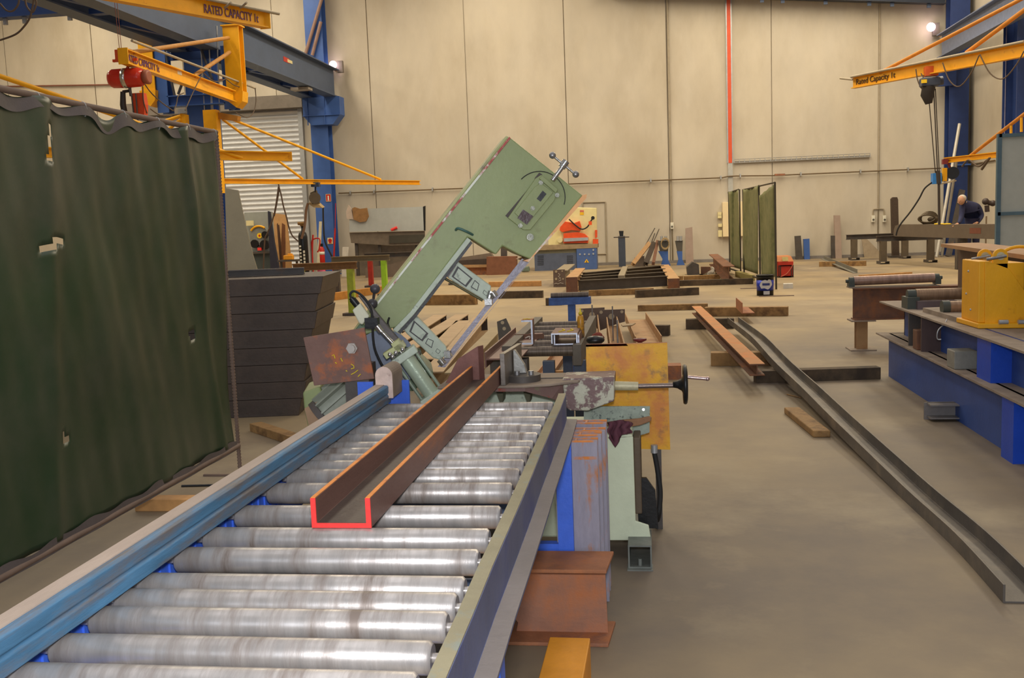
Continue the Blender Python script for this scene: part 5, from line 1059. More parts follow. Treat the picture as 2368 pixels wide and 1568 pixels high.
# beams right of frame
def chunk(pts, y, t, mat, label, name='steel_beam', cat='steel beam'): return quad_p(pts, y, t, name, mat, None, label=label, cat=cat)
yy = G(1600, 642).y
chunk([(1588, 618), (1602, 606), (1616, 612), (1618, 640), (1590, 642)], yy+1.2, .5, dark_steel, 'dark drilled beam end lying left of the white-edged channel')
cb_ = T('steel_beam', 'dark steel beam lying with its dark open end toward the camera, by the screens', 'steel beam', G(1690, 645))
b = B(); zc2 = .42; a = G(1686, 648, .1); c = G(1650, 612, .1); b.sweep(isec(.32, .26, .022, .016), [a, c]); b.build('beam_body', rust_dark, cb_)
wc = chunk([(1620, 640), (1620, 636), (1650, 634), (1650, 620), (1652, 620), (1652, 639)], yy+.6, .9, M('white_sawn_edge', (206, 200, 188), .5), 'light-edged channel piece lying between the dark beams', 'channel_piece', 'steel channel')
chunk([(1621, 617), (1643, 617), (1643, 632), (1621, 632)], yy+1.4, .1, rust_dark, 'small drilled plate standing behind the light-edged channel', 'drilled_plate', 'steel plate')
# timbers on the floor, far
for p0, p1, h, w, m, lab in (
    ((1570, 662), (1742, 657), .13, .14, timber_dark, 'long dark timber bearer in front of the dark beams by the screens'),
    ((1495, 652), (1576, 652), .14, .12, timber, 'timber bearer under the right end of the ladder frame'),
    ((1585, 650), (1665, 646), .12, .12, timber, 'timber bearer under the dark drilled beam end'),
    ((1700, 640), (1732, 650), .14, .14, M('olive_timber', (150, 138, 84), .8), 'olive painted timber lying beside the foot of the welding screen'),
    ((1362, 685), (1512, 680), .12, .1, timber, 'long brown timber on the floor right of the blue roller stand'),
    ((1472, 689), (1617, 682), .15, .12, timber_dark, 'dark timber overlapping the long brown one right of the roller stand'),
    ((1130, 691), (1254, 689), .15, .12, timber_dark, 'dark timber on the floor seen through the saw frame right of the blade'),
    ((1262, 707), (1300, 706), .14, .12, timber_dark, 'timber block behind the blue head of the roller stand'),
    ((970, 706), (1099, 705), .2, .14, timber, 'rough sawn timber on the floor seen through the saw frame'),
    ((1130, 664), (1250, 662), .13, .1, timber_light, 'light orange timber on the far floor right of the saw blade'),
    ((1475, 720), (1637, 716), .10, .1, timber, 'thin timber on the floor behind the rusty beam end'),
    ((1629, 732), (1822, 731), .14, .16, timber, 'wide timber bearer under the angle piece near the rusty beam'),
    ((1586, 762), (1698, 760), .14, .14, timber_dark, 'dark timber bearer under the middle of the rusty beam'),
    ((1478, 777), (1547, 777), .14, .12, timber_dark, 'timber bearer under the tan channel behind the yellow guard'),
    ((1894, 617), (2003, 615), .14, .14, timber, 'timber on the far floor under the grey angle bar'),
    ((1990, 641), (2110, 634), .05, .08, timber_light, 'thin strip of timber on the floor beyond the roller stand'),
):
    plank(p0, p1, h, w, m, lab)
b = B(); b.sweep([(-.05, 0), (.05, 0), (.05, .012), (-.038, .012), (-.038, .1), (-.05, .1)], [G(1902, 599, .12), G(1978, 632, .0)]); b.build('angle_bar', M('grey_angle', (120, 118, 110), .5, .3), label='grey angle bar lying across the timber on the far floor', cat='angle bar')
# ================================================================== blue roller stand and outfeed table behind the saw
ysd = 9.3
rs = T('roller_stand', 'blue T-shaped roller stand behind the outfeed table', 'roller stand', V((D(1320, 700, ysd).x, ysd, 0)))
a, c = D(1269, 697, ysd), D(1365, 692, ysd); zb2 = D(1317, 706, ysd).z; zt6 = D(1317, 689, ysd).z
b = B(); b.prism([D(1269, 690, ysd), D(1365, 687, ysd), D(1366, 703, ysd), D(1269, 707, ysd)], (0, .12, 0)); b.build('head', M('mottled_blue', (60, 90, 150), .5, var=.25, sc_=20), rs)
ra, rb2 = D(1274, 684, ysd+.06), D(1361, 681, ysd+.06); b = B(); b.cyl(ra, rb2, .028, 20); b.build('roller', rollm_dark, rs)
xp = D(1322, 740, ysd).x; b = B(); b.mm((xp-.035, ysd+.02, .01), (xp+.035, ysd+.09, zb2)); b.build('post', M('mottled_blue', (60, 90, 150)), rs)
b = B(); b.mm((xp-.25, ysd-.2, 0), (xp+.25, ysd+.3, .012)); b.build('base_plate', blue_col, rs)
# outfeed table: ribbed rollers in a dark frame
OZ = .83
of = T('outfeed_table', 'dark roller outfeed table behind the vise carrying sawn channel pieces', 'roller table', (-.55, 6.2, 0))
xo0 = -.79; xo1 = G(1332, 800, OZ-.03).x
yo = G(1260, 802, OZ).y
yy_ = [yo+.03+.29*k for k in range(6)]
for y in yy_: b = B(); b.cyl((xo0, y, OZ-.031), (xo1, y, OZ-.031), .03, 20); b.build('roller', rollm_dark, of)
ye_ = yy_[-1]+.25
for x0, x1 in ((xo0-.06, xo0), (xo1, xo1+.05)):
    b = B(); b.mm((x0, yo-.03, OZ-.11), (x1, ye_, OZ+.012)); b.build('side_rail', M('dusty_dark_rail', (96, 88, 78), .6, .1, var=.15), of, bev=.002)
for x in (xo0+.2, xo1+.03):
    for y in (yo+.12, ye_-.2): b = B(); b.mm((x-.035, y-.03, 0), (x+.035, y+.03, OZ-.1)); b.build('leg', M('dark_blue_leg', (62, 72, 92), .5), of)
b = B(); b.mm((xo0, yo+.5, .52), (xo1, yo+.55, .58)); b.build('cross_tie', M('dark_blue_leg', (62, 72, 92)), of)
# sawn channel pieces on outfeed
def chpiece(name, p, L, label, cat='steel channel', yaw=0): return T(name, label, cat, p)
yc1 = yo+.12
# upright C (opening left)
def csec(pxs, y, L, label):
    (x0, yt), (x1, yb) = pxs
    A_, C_ = D(x0, yt, y), D(x1, yb, y); t = T('channel_offcut', label, 'channel offcut', V(((A_.x+C_.x)/2, y, OZ)))
    zb_ = OZ+.001; zt_ = A_.z; th = .010
    pts = [V((A_.x, y, zb_)), V((C_.x, y, zb_)), V((C_.x, y, zt_)), V((A_.x, y, zt_)), V((A_.x, y, zt_-th)), V((C_.x-th, y, zt_-th)), V((C_.x-th, y, zb_+th)), V((A_.x, y, zb_+th))]
    b = B(); b.prism(pts, (.0, .004, 0)); b.build('sawn_face', chan_end, t)
    b = B(); b.prism([p+V((0, .004, 0)) for p in pts], (0, L, 0)); o = b.build('body', rust_chan, t)
    b = B(); b.mm((A_.x, y+.004, zt_), (C_.x, y+L, zt_+.0015)); b.build('rusty_top', rust, t)
    return t, A_, C_, zt_
t, A_, C_, zt_ = csec(((1205, 741), (1233, 803)), yc1, .09, 'upright C-shaped channel offcut standing on the outfeed rollers')
b = B(); b.tube([V((A_.x+.01, yc1+.03, zt_+.003)), V((A_.x+.03, yc1+.06, zt_+.003)), V((A_.x+.05, yc1+.03, zt_+.003))], .003, 5); b.build('yellow_mark', yellow_chalk, t)
# nested pair: lower U and upper inverted U
yc2 = yo+.06
a0, a1_ = D(1281, 800, yc2), D(1340, 799, yc2); zb_ = OZ+.001
t = T('channel_offcut', 'lower upturned channel offcut of the nested pair on the outfeed rollers', 'channel offcut', V(((a0.x+a1_.x)/2, yc2, OZ)))
sec_u = lambda x0, x1, z0, z1, th, yy, up: [V((x0, yy, z0)), V((x1, yy, z0)), V((x1, yy, z1)), V((x1-th, yy, z1)), V((x1-th, yy, z0+th)), V((x0+th, yy, z0+th)), V((x0+th, yy, z1)), V((x0, yy, z1))] if up else [V((x0, yy, z1)), V((x1, yy, z1)), V((x1, yy, z0)), V((x1-th, yy, z0)), V((x1-th, yy, z1-th)), V((x0+th, yy, z1-th)), V((x0+th, yy, z0)), V((x0, yy, z0))]
zt_ = D(1310, 770, yc2).z; ztl = zt_-.012
pts = sec_u(a0.x, a1_.x, zb_, ztl, .008, yc2, True); b = B(); b.prism(pts, (0, .003, 0)); b.build('sawn_face', chan_end, t); b = B(); b.prism([p+V((0, .003, 0)) for p in pts], (0, .28, 0)); b.build('body', rust_chan, t)
u0, u1 = D(1275, 770, yc2), D(1343, 769, yc2)
t = T('channel_offcut', 'upper inverted channel offcut of the nested pair with yellow marking', 'channel offcut', V(((u0.x+u1.x)/2, yc2-.01, zb_+.004)))
pts = sec_u(u0.x-.001, a1_.x-.0095, zb_+.01, zt_, .008, yc2-.012, False); b = B(); b.prism(pts, (0, .003, 0)); b.build('sawn_face', chan_end, t); b = B(); b.prism([p+V((0, .003, 0)) for p in pts], (0, .30, 0)); b.build('body', rust_chan, t)
b = B(); x0 = u0.x+.04
for k in range(2): b.tube([V((x0+.05*k, yc2+.06, zt_+.002)), V((x0+.03+.05*k, yc2+.13, zt_+.002)), V((x0+.01+.05*k, yc2+.2, zt_+.002))], .004, 5)
b.build('yellow_mark', yellow_chalk, t)
# oil bottle on the rail
pb = V((xo1+.026, yo+.34, OZ+.013)); pq = D(1357, 784, pb.y)
ob = T('oil_bottle', 'brown and yellow oil bottle standing on the outfeed rail', 'bottle', pb)
b = B(); b.rev(pb, (0, 0, 1), [(0, .02), (.003, .0225), (.10, .0225), (.125, .018), (.14, .009)], 18); b.build('body', M('amber_bottle', (196, 140, 40), .35, var=.25, sc_=30, col2=(110, 88, 66), s2=12, thr=.5), ob)
b = B(); b.rev(pb+V((0, 0, .14)), (0, 0, 1), [(0, .012), (.012, .012), (.016, .006), (.04, .003)], 12); b.build('nozzle_cap', M('yellow_cap', (214, 190, 50), .5), ob)
pk = D(1377, 799, 5.0); kb = T('clamp_screw', 'black clamp hand knob on the machine beside the oil bottle', 'knob', pk-V((0, 0, .05)))
b = B(); b.rev(pk, (0, 0, 1), [(0, .02), (.02, .045), (.03, .048), (.045, .04), (.05, .01)], 12); b.build('knob_head', black, kb); b = B(); b.cyl(pk-V((0, 0, .74)), pk, .02, 10); b.build('stem', steel, kb)
b = B(); rgp = D(1384, 778, yo+.5)
for k in range(5): b.ball(rgp+V((random.uniform(-.03, .03), random.uniform(-.02, .02), random.uniform(-.02, .015))), random.uniform(.018, .028), 10, (1.2, 1, .8))
b.cyl(V((rgp.x, rgp.y, 0)), rgp, .016, 8); b.build('rag_on_post', M('red_brown_rag', (128, 62, 48), .9), label='red-brown rag draped on a post behind the oil bottle', cat='rag')
# ================================================================== fabricated beams lying behind the saw
def beam(p0, p1, z0, h, w, mat, label, tf=.012, tw=.01, name='steel_beam', plate=None, cat='steel beam', flat=False, rot=0):
    a, c = G(*p0, z0+h), G(*p1, z0+h); a.z = c.z = z0
    t = T(name, label, cat, V((a.x, a.y, 0)))
    up = Zu
    sec = isec(h, w, tf, tw)
    b = B(); b.sweep(sec, [a, c], up=up); b.build('beam_body', mat, t)
    d_ = (c-a).normalized()
    if plate:
        b = B(); pw, ph, at = plate; q = a if at == 0 else c; q = q+d_*(-.011 if at == 0 else .001); b.sweep(rect(pw, ph), [q, q+d_*.01]); pp = b.build('end_plate', dark_steel, t)
        b = B()
        for sx in (-.33, .33):
            cc_ = q+V((d_.y, -d_.x, 0))*(sx*pw)+Zu*(ph*.75); b.cyl(cc_-d_*.003, cc_+d_*.013, .011, 10)
        b.build('bolt_hole', M('light_hole', (186, 168, 138)), pp)
    return t
sup = 0
specs = [((1018, 728), (900, 800), 'tan steel beam with drilled end, farthest left of the row behind the saw'),
         ((1068, 727), (890, 838), 'tan steel beam with drilled end, second in the row behind the saw'),
         ((1071, 741), (990, 830), 'tan steel beam with drilled end behind the lower guide arm'),
         ((1112, 732), (1000, 860), 'tan steel beam with drilled end crossed by the saw blade')]
for p0, p1, lab in specs: beam(p1, p0, .12, .20, .19, M('tan_top_beam', (176, 148, 112), .65, .05, var=.1, sc_=4), lab, plate=(.17, .19, 1))
for k, (p0, p1) in enumerate((((930, 745), (1120, 745)), ((960, 800), (1110, 800)))):
    plank((p0[0], p0[1]+40), (p1[0], p1[1]+40), .115, .12, timber_dark, ['dark timber bearer under the far ends of the tan beams', 'dark timber bearer under the near ends of the tan beams'][k])
beam((1048, 862), (1150, 757), .2, .2, .14, M('olive_tan_beam', (160, 140, 104), .65, var=.1), 'olive-tan beam right of the saw blade on the floor behind the saw')
pz = D(1164, 750, 7.6); b = B(); b.prism([D(1149, 744, 7.5), D(1170, 736, 7.5), D(1181, 760, 7.5), V((D(1190, 790, 7.5).x, 7.5, 0)), V((D(1165, 790, 7.5).x, 7.5, 0))], (0, .01, 0)); dp = b.build('drilled_plate', M('dark_drilled', (92, 84, 74), .5, .2), label='tilted dark plate with two holes standing left of the outfeed table', cat='steel plate')
b = B()
for q in ((1162, 746), (1166, 760)): c0 = D(*q, 7.5); b.cyl(c0-V((0, .002, 0)), c0+V((0, .012, 0)), .014, 12)
b.build('bolt_hole', M('light_hole', (186, 168, 138)), dp)
# H beam just left of outfeed, open end to camera
hz0 = .50; ya_ = 5.35
hb = T('steel_beam', 'brown beam on its side with white-edged end left of the outfeed rail', 'steel beam', V((D(1140, 845, ya_).x, ya_, 0)))
zq = D(1135, 833, ya_).z
pA = D(1120, 815, ya_); pB_ = D(1124, 850, ya_); pC = D(1162, 832, ya_)
b = B(); tk = .009
d_ = (G(1190, 757, pA.z)-pA); d_.z = 0
for P_ in ([V((pA.x, ya_, pA.z)), V((pA.x+tk, ya_, pA.z)), V((pA.x+tk, ya_, pB_.z)), V((pA.x, ya_, pB_.z))], [V((pA.x+tk, ya_, zq)), V((pA.x+.2, ya_, zq)), V((pA.x+.2, ya_, zq+tk)), V((pA.x+tk, ya_, zq+tk))]):
    b.prism(P_, d_)
b.build('beam_body', rust_chan, hb)
b = B(); b.mm((pA.x+tk, ya_+1.0, zq+tk), (pA.x+.19, ya_+1.01, pA.z-.01)) if False else b.prism([V((pA.x+.05, ya_+.9, zq+tk)), V((pA.x+.24, ya_+.9, zq+tk)), V((pA.x+.24, ya_+.9, pA.z-.005)), V((pA.x+.05, ya_+.9, pA.z-.005))], (0, .01, 0)); st_ = b.build('stiffener', rust_dark, hb)
b = B(); b.tube(along([V((pA.x+.12, ya_+.895, pA.z-.03)), V((pA.x+.15, ya_+.895, pA.z-.02)), V((pA.x+.14, ya_+.895, pA.z-.055)), V((pA.x+.13, ya_+.895, pA.z-.09))], 4), .004, 5); b.build('chalk_mark', chalk, st_)
b = B(); b.mm((pA.x-.02, ya_+.3, 0), (pA.x+.2, ya_+.4, pB_.z)); b.build('support_leg', dark_steel, hb)
# channel on floor under outfeed
a, c = G(1262, 872, .0), G(1292, 822, .0); b = B(); b.sweep(usec(.17, .06, .01), [V((a.x, a.y, .0)), V((c.x+.05, c.y+1.5, .0))]); b.build('floor_channel', M('tan_channel', (170, 128, 92), .65, var=.1), label='tan channel lying on the floor under the outfeed table', cat='steel channel')
plank((1256, 868), (1320, 866), .04, .06, timber_light, 'small pale timber on the floor behind the vise')
# beams with plates right of stand
def hbeam(nl, nr, fl_, fr_, zt, hfl, lab, plate, holes):
    a0, a1, c0, c1 = G(*nl, zt), G(*nr, zt), G(*fl_, zt), G(*fr_, zt); t = T('steel_beam', lab, 'steel beam', V(((a0.x+a1.x)/2, a0.y, 0)))
    b = B(); dn = V((0, 0, -hfl)); th = .012
    for p, q, s in ((a0, c0, 1), (a1, c1, -1)): b.prism([p, p+V((s*th, 0, 0)), p+V((s*th, 0, -hfl)), p+dn], q-p)
    m = V((0, 0, -hfl*.55)); b.prism([a0+m+V((th, 0, 0)), a1+m+V((-th, 0, 0)), a1+m+V((-th, 0, -.01)), a0+m+V((th, 0, -.01))], ((c0+c1)-(a0+a1))/2); b.build('beam_body', rust_tan, t)
    yq = (c0.y+c1.y)/2+.03; b = B(); b.prism([D(x, y, yq) for x, y in plate], (0, .012, 0)); pp = b.build('end_plate', M('brown_drilled_plate', (110, 92, 80)), t)
    for x, y, r_ in holes: q = D(x, y, yq); b = B(); b.cyl(q-V((0, .003, 0)), q+V((0, .014, 0)), r_, 14); b.build('bolt_hole', M('light_hole', (186, 168, 138)), pp)
    for p in (a0.lerp(c0, .5), ): b = B(); b.mm((p.x, p.y-.06, 0), (a1.lerp(c1, .5).x, p.y+.06, zt-hfl)); b.build('packer', timber_dark, t)
hbeam((1352, 792), (1391, 790), (1346, 729), (1383, 727), .42, .2, 'rusty beam with drilled end plate beside the oil bottle', [(1340, 714), (1398, 711), (1398, 745), (1384, 746), (1384, 760), (1342, 762)], [(1346, 719, .018), (1369, 728, .035)])
hbeam((1411, 797), (1446, 797), (1402, 733), (1427, 731), .42, .2, 'rusty open beam with a rod standing in it, right of the oil bottle', [(1384, 717), (1445, 715), (1445, 744), (1430, 748), (1384, 766)], [(1390, 722, .02), (1414, 732, .035), (1438, 721, .018)])
for p, q, lab in (((1371, 745), (1369, 705), 'thin upright rod in front of the left drilled plate'), ((1415, 752), (1416, 708), 'thin upright rod in front of the right drilled plate'), ((1428, 800), (1427, 740), 'pale upright rod inside the open beam above the yellow guard')):
    yq = 8.6 if p[0] > 1420 else 10.2; b = B(); b.tube([V((D(*q, yq).x, yq, .30)), D(*q, yq)], .008, 6); b.build('thin_rod', steel, label=lab, cat='rod')
b = B(); a, c = G(1500, 800, .14), G(1470, 741, .14); b.sweep(usec(.30, .11, .012), [a, c]); b.build('channel_beam', rust_tan, label='wide tan channel lying flat behind the top of the yellow guard', cat='steel channel')
b = B(); b.prism([G(x, y, .252) for x, y in ((1436, 752), (1470, 749), (1462, 754), (1440, 756))], (0, 0, .012)); b.build('flat_bar', M('tan_flat', (150, 128, 98), .6), label='flat bar sticking out over the wide tan channel', cat='flat bar')
b = B(); q = D(1480, 792, 5.1); b.rev(q, (0, 0, 1), [(0, .01), (.012, .035), (.02, .035), (.022, .01)], 14); b.cyl(q-V((0, 0, .2)), q, .012, 8); b.build('clamp_screw', M('dark_red_knob', (110, 40, 40), .4), label='dark red clamp knob above the top edge of the yellow guard', cat='knob')
q = G(1560, 878); b = B(); b.mm((G(1500, 880).x, q.y, 0), (D(1576, 860, q.y).x, q.y+.2, D(1560, 846, q.y).z)); b.build('steel_block', rust, label='rusty steel piece showing between the yellow guard and the handwheel', cat='steel piece')
# ================================================================== primed beam offcuts standing beside the conveyor
names = ['front', 'second', 'third', 'back']
for k, (px0, px1, yt, y) in enumerate(((1281, 1381, 1020, 3.72), (1291, 1390, 1006, 3.80), (1302, 1399, 996, 3.90), (1309, 1402, 978, 4.02))):
    a, c = D(px0, yt, y), D(px1, yt, y); w_ = c.x-a.x; zt7 = a.z; xm = (a.x+c.x)/2
    t = T('beam_offcut', '%s violet-grey primed beam offcut standing on end beside the conveyor' % names[k], 'beam offcut', (xm, y, 0), 'primed beam offcuts standing beside the conveyor')
    dd = .06
    b = B(); b.sweep(isec(dd, w_, .009, .008), [(xm, y+dd, 0), (xm, y+dd, zt7)], up=(0, -1, 0)); b.build('beam_body', primed, t, bev=.0015)
    b = B(); b.sweep(isec(dd+.001, w_+.001, .0095, .009), [(xm, y+dd, zt7-.006), (xm, y+dd, zt7+.0005)], up=(0, -1, 0)); b.build('rusty_end', primed_rust, t)
    if k == 0:
        zz_ = D(1320, 1056, y).z; b = B(); b.mm((a.x, y-.001, zz_-.012), (c.x, y+.002, zz_)); b.build('rust_line', primed_rust, t)
# rusty beam offcut on the floor
yb3 = G(1170, 1498, 0).y+.12
xa_, xb3 = D(1185, 1420, yb3).x, D(1408, 1420, yb3).x; ht = D(1300, 1296, yb3).z
t = T('beam_offcut', 'large rusty beam offcut lying on the floor beside the conveyor leg', 'beam offcut', ((xa_+xb3)/2, yb3, 0))
b = B(); n = 10; hfl = .014
web = []
for k in range(9): f = k/8; web.append(V((xa_+.012*math.sin(k*2.1)+.03*abs(f-.45), yb3, hfl+(ht-2*hfl)*f)))
b.prism(web+[V((xb3-.01, yb3, ht-hfl)), V((xb3-.005, yb3, hfl))], (0, .012, 0)); b.build('web', M('rust_web', (158, 112, 90), .75, var=.18, sc_=8, col2=(180, 104, 52), s2=4, thr=.55, soft=.12, bump=.3, bs=70), t)
for z0, nm, ex in ((0, 'bottom_flange', .02), (ht-hfl, 'top_flange', 0)):
    b = B(); b.prism([V((xa_-ex-.0, yb3-.1, z0)), V((xb3+.0, yb3-.1+.0, z0)), V((xb3+.02, yb3+.11, z0)), V((xa_-ex+.02, yb3+.11, z0))], (0, 0, hfl)); b.build(nm, rust, t, bev=.003)
# orange box section in the foreground
zq = .14; a = G(1318, 1474, zq); wq = (G(1365, 1470, zq)-G(1272, 1475, zq)).length
b = B(); hollow(b, wq, zq, .006, V((a.x+.0, a.y, 0)), V((a.x-.02, 2.2, 0))); b.mm((a.x-wq/2+.006, a.y-.01, .01), (a.x+wq/2-.006, a.y-.002, zq-.01)); b.build('box_section', M('orange_yellow_primer', (226, 150, 40), .5, var=.12, sc_=6), label='orange-yellow box section lying on the floor at the bottom edge', cat='box section', bev=.008)
# ================================================================== right floor: rusty beam, curved channel, timbers
t = T('steel_beam', 'long rusty beam with orange top lying on timbers on the right floor', 'steel beam', G(1680, 780))
hB = .105; a, c = G(1751, 842, .14+hB), G(1610, 708, .14+hB); a.z = c.z = .14
b = B(); b.sweep(isec(hB, .13, .011, .009), [a, c]); b.build('beam_body', rust_dark, t)
b = B(); b.sweep([(-.066, hB), (.066, hB), (.066, hB+.002), (-.066, hB+.002)], [a, c]); b.build('top_face', M('orange_tan_rust', (186, 132, 84), .75, var=.12, sc_=5, col2=(206, 124, 62), s2=4, thr=.58, soft=.12), t)
b = B(); q = G(1715, 722, .14); b.sweep([(-.02, 0), (.16, 0), (.16, .012), (-.008, .012), (-.008, .16), (-.02, .16)], [q+V((0, -.25, 0)), q+V((0, .7, 0))]); b.build('angle_piece', rust, label='short rusty angle piece standing on the wide timber bearer', cat='angle piece')
LT = [(1682, 734), (1700, 748), (1740, 780), (1789, 834), (1848, 890), (1918, 960), (1998, 1037), (2097, 1132), (2207, 1231), (2320, 1352)]
RT = [(1700, 732), (1722, 744), (1760, 768), (1829, 839), (1898, 905), (1978, 984), (2072, 1060), (2177, 1149), (2277, 1233), (2372, 1318)]
hC = .076
def zlift(i): return [.14, .14, .14, .115, .075, .05, .02, .0, .0, .0][i]
mid = []
for i in range(10):
    z = zlift(i)+hC; l = G(*LT[i], z); mid.append(l)
# left flange path smooth
pth = along([V((p.x, p.y, zlift(i))) for i, p in enumerate(mid)], 6)
wC = .15
b = B(); b.sweep([(0, 0), (wC, 0), (wC, hC), (wC-.009, hC), (wC-.009, .008), (.009, .008), (.009, hC), (0, hC)], pth[::-1])
cc2 = b.build('curved_channel', M('curved_dark_steel', (98, 92, 86), .5, .3, var=.12, sc_=4, col2=(128, 116, 100), s2=3, thr=.58, soft=.12), label='long curved dark steel channel sweeping across the right floor', cat='steel channel', bev=.0015)
plank((1749, 886), (2037, 877), .11, .13, timber_dark, 'thick dark timber bearer under the curved channel')
plank((1644, 847), (1790, 846), .14, .15, timber, 'short cut timber bearer under the near end of the rusty beam')
a0, a1_, a2_ = G(1880, 1012), G(1921, 1012), G(1815, 946)
b = B(); d_ = V((-.02, 1, 0)).normalized(); ll = (G(1835, 940, .05)-G(1921, 993, .05)); e_ = G(1813, 956, 0)-a0
b.prism([a0, a1_, a1_+e_, a0+e_], (0, 0, .05)); b.build('timber_block', timber, label='loose timber block lying left of the curved channel', cat='timber', bev=.008)
b = B(); b.tube([G(1820, 912, .006), G(1852, 920, .006)], .006, 5); b.build('wood_splinter', timber, label='thin splinter on the floor near the thick dark bearer', cat='splinter')
# ================================================================== blue machine base on the right
mb = T('machine_base', 'long blue base of stacked beams carrying the yellow bracket at right', 'machine base', (2.6, 7.8, 0))
xw, y0, y1 = 2.235, 4.5, 9.55
zm, zt8 = .405, .70
b = B(); b.mm((xw, y0, 0), (xw+.02, y1, zm)); b.mm((xw, y0+.0, 0), (xw+.8, y0+.02, zm)); b.mm((xw, y1-.02, 0), (xw+.5, y1, zm)); b.build('lower_web', M('dusty_blue_web', (54, 82, 150), .5, var=.15, sc_=3), mb)
b = B(); b.mm((xw-.095, y0, zm-.014), (xw+.9, y1+.1, zm)); b.build('lower_flange', dust, mb)
b = B(); b.mm((xw+.10, y0, zm), (xw+.12, y1-.15, zt8)); b.mm((xw+.10, y1-.17, zm), (xw+.6, y1-.15, zt8)); b.build('upper_web', M('dusty_blue_web', (54, 82, 150)), mb)
b = B(); b.mm((xw-.06, y0, zt8-.014), (xw+.9, y1+.12, zt8)); b.build('top_flange', dust, mb)
for yv in (8.05, 7.45, 6.55): 
    pass
for (xq0, py0, py1, m, nm) in ((2144, 735, 820, dark_steel, 'stiffener'), (2175, 745, 830, M('dark_maroon_steel', (84, 66, 64), .6), 'stiffener')):
    p = XP(xq0, 780, xw+.1); b = B(); b.mm((xw-.05, p.y-.012, zm), (xw+.1, p.y+.012, zt8-.014)); b.build(nm, m, mb)
p = XP(2300, 830, xw+.0); b = B(); b.mm((xw-.03, p.y-.02, zm), (xw+.1, p.y+.25, zt8-.014)); b.build('blue_stiffener', blue_bright, mb)
p = XP(2345, 980, xw-.06); b = B(); b.mm((xw-.07, p.y-.02, 0), (xw, p.y+.18, zm-.014)); b.build('blue_stiffener', blue_bright, mb)
for q, s, lab, m in (((2133, 800), (.12, .13, .16), 'brown steel box resting on the ledge of the blue base', rust_dark), ((2225, 838), (.16, .18, .13), 'grey dusty steel box resting on the ledge of the blue base', M('grey_dusty_box', (140, 138, 130), .6, .1, var=.15, sc_=12))):
    c0 = G(q[0], q[1], zm); c0 = G(*q, zm+s[2]/2); c0 = XP(q[0], q[1], xw+.0); b = B(); b.box((xw+.0, c0.y, zm+s[2]/2+.001), s); b.build('steel_box', m, label=lab, cat='steel box', bev=.006)
a = XP(2211, 960, xw); b = B()
b.mm((xw-.22, a.y+.02, .0), (xw, a.y+.035, .125)); b.mm((xw-.2, a.y-.08, .02), (xw, a.y+.06, .03)); b.mm((xw-.2, a.y-.08, .115), (xw, a.y+.06, .125)); b.build('bracket_foot', M('scuffed_dark_foot', (140, 134, 130), .4, .4), mb)
# yellow bracket
yb_ = T('yellow_bracket', 'bright yellow steel bracket block with two lifting eyes on the blue base', 'bracket', (2.42, 7.7, zt8))
F0 = G(2211, 742, zt8+.012); F1 = G(2262, 757, zt8+.012); 
fx0, fy0, fx1, fy1 = F0.x, F0.y, F1.x, F1.y
e1 = V((fx1-fx0, fy1-fy0, 0)); e2 = V((1.4, -.12, 0))
zt9 = XP(2262, 603, fx1).z if False else PL(2262, 606, V((fx1, fy1, 0)), V((0, -1, 0))).z
b = B(); base0 = V((fx0, fy0, zt8+.002)); base1 = V((fx1, fy1, zt8+.002))
b.prism([base0, base1, base1+e2, base0+e2], (0, 0, .035)); b.build('base_flange', yellow, yb_, bev=.006)
i0, i1 = base0+V((.03, -.02, .035)), base1+V((.015, .05, .035)); hgt = zt9-zt8-.035
b = B(); b.prism([i0, i1, i1+V((.07, 0, 0)), i0+V((.07, 0, 0))], (0, 0, hgt)); fpl = b.build('front_plate', yellow, yb_, bev=.006)
b = B(); b.prism([i0+V((.07, 0, 0)), i1+V((.07, 0, 0)), i1+V((.30, -.0, 0)), i0+V((.30, 0, 0))], (0, 0, hgt*.96)); b.build('body', yellow, yb_, bev=.004)
n_ = V((0, -1, 0)); pts = [PL(x, y, i1-V((0, .012, 0)), n_) for x, y in ((2292, 606), (2334, 622), (2378, 684), (2420, 720), (2420, 748), (2278, 748), (2278, 604))]
b = B(); b.prism(pts, (0, .02, 0)); b.build('gusset', yellow, yb_, bev=.003)
b = B(); b.prism([p+V((0, .42, 0)) for p in pts], (0, .02, 0)); b.build('gusset', yellow, yb_, bev=.003)
for (px, py, y_) in ((2278, 592, i1.y+.3), (2314, 592, i1.y+.0)):
    c0 = D(px, py, y_); r_o = .05; lo = c0.z-zt8-.4
    ring = []; b = B()
    for (rr2) in (1,):
        outer = [c0+V((r_o*math.cos(a), 0, r_o*math.sin(a))) for a in [PI*k/10 for k in range(11)]]+[c0+V((-r_o, 0, -.12)), c0+V((r_o, 0, -.12))]
        b.prism(outer, (0, .025, 0))
    el = b.build('lifting_eye', yellow, yb_, bev=.003)
    b = B(); b.cyl(c0-V((0, .004, 0)), c0+V((0, .029, 0)), .028, 18); b.build('eye_hole', M('bright_shackle', (206, 196, 160), .3, .5), el)
    b = B(); b.cyl(c0+V((-.1, -.02, -.02)), c0+V((.03, -.02, .0)), .011, 8); b.build('shackle_pin', steel, el)
b = B(); c0 = D(2356, 618, i1.y+.35); b.tube([c0+V((.17*math.cos(a), 0, .15*math.sin(a))) for a in [math.radians(10+k*10) for k in range(18)]], .012, 8); b.build('hoop', yellow, yb_)
b = B()
for q in ((2235, 679), (2245, 716), (2240, 627)): c0 = PL(*q, i0.lerp(i1, .5), V((-(i1-i0).y, (i1-i0).x, 0)).normalized()); b.ball(c0, .009, 8)
b.build('bolt_head', galv, fpl)
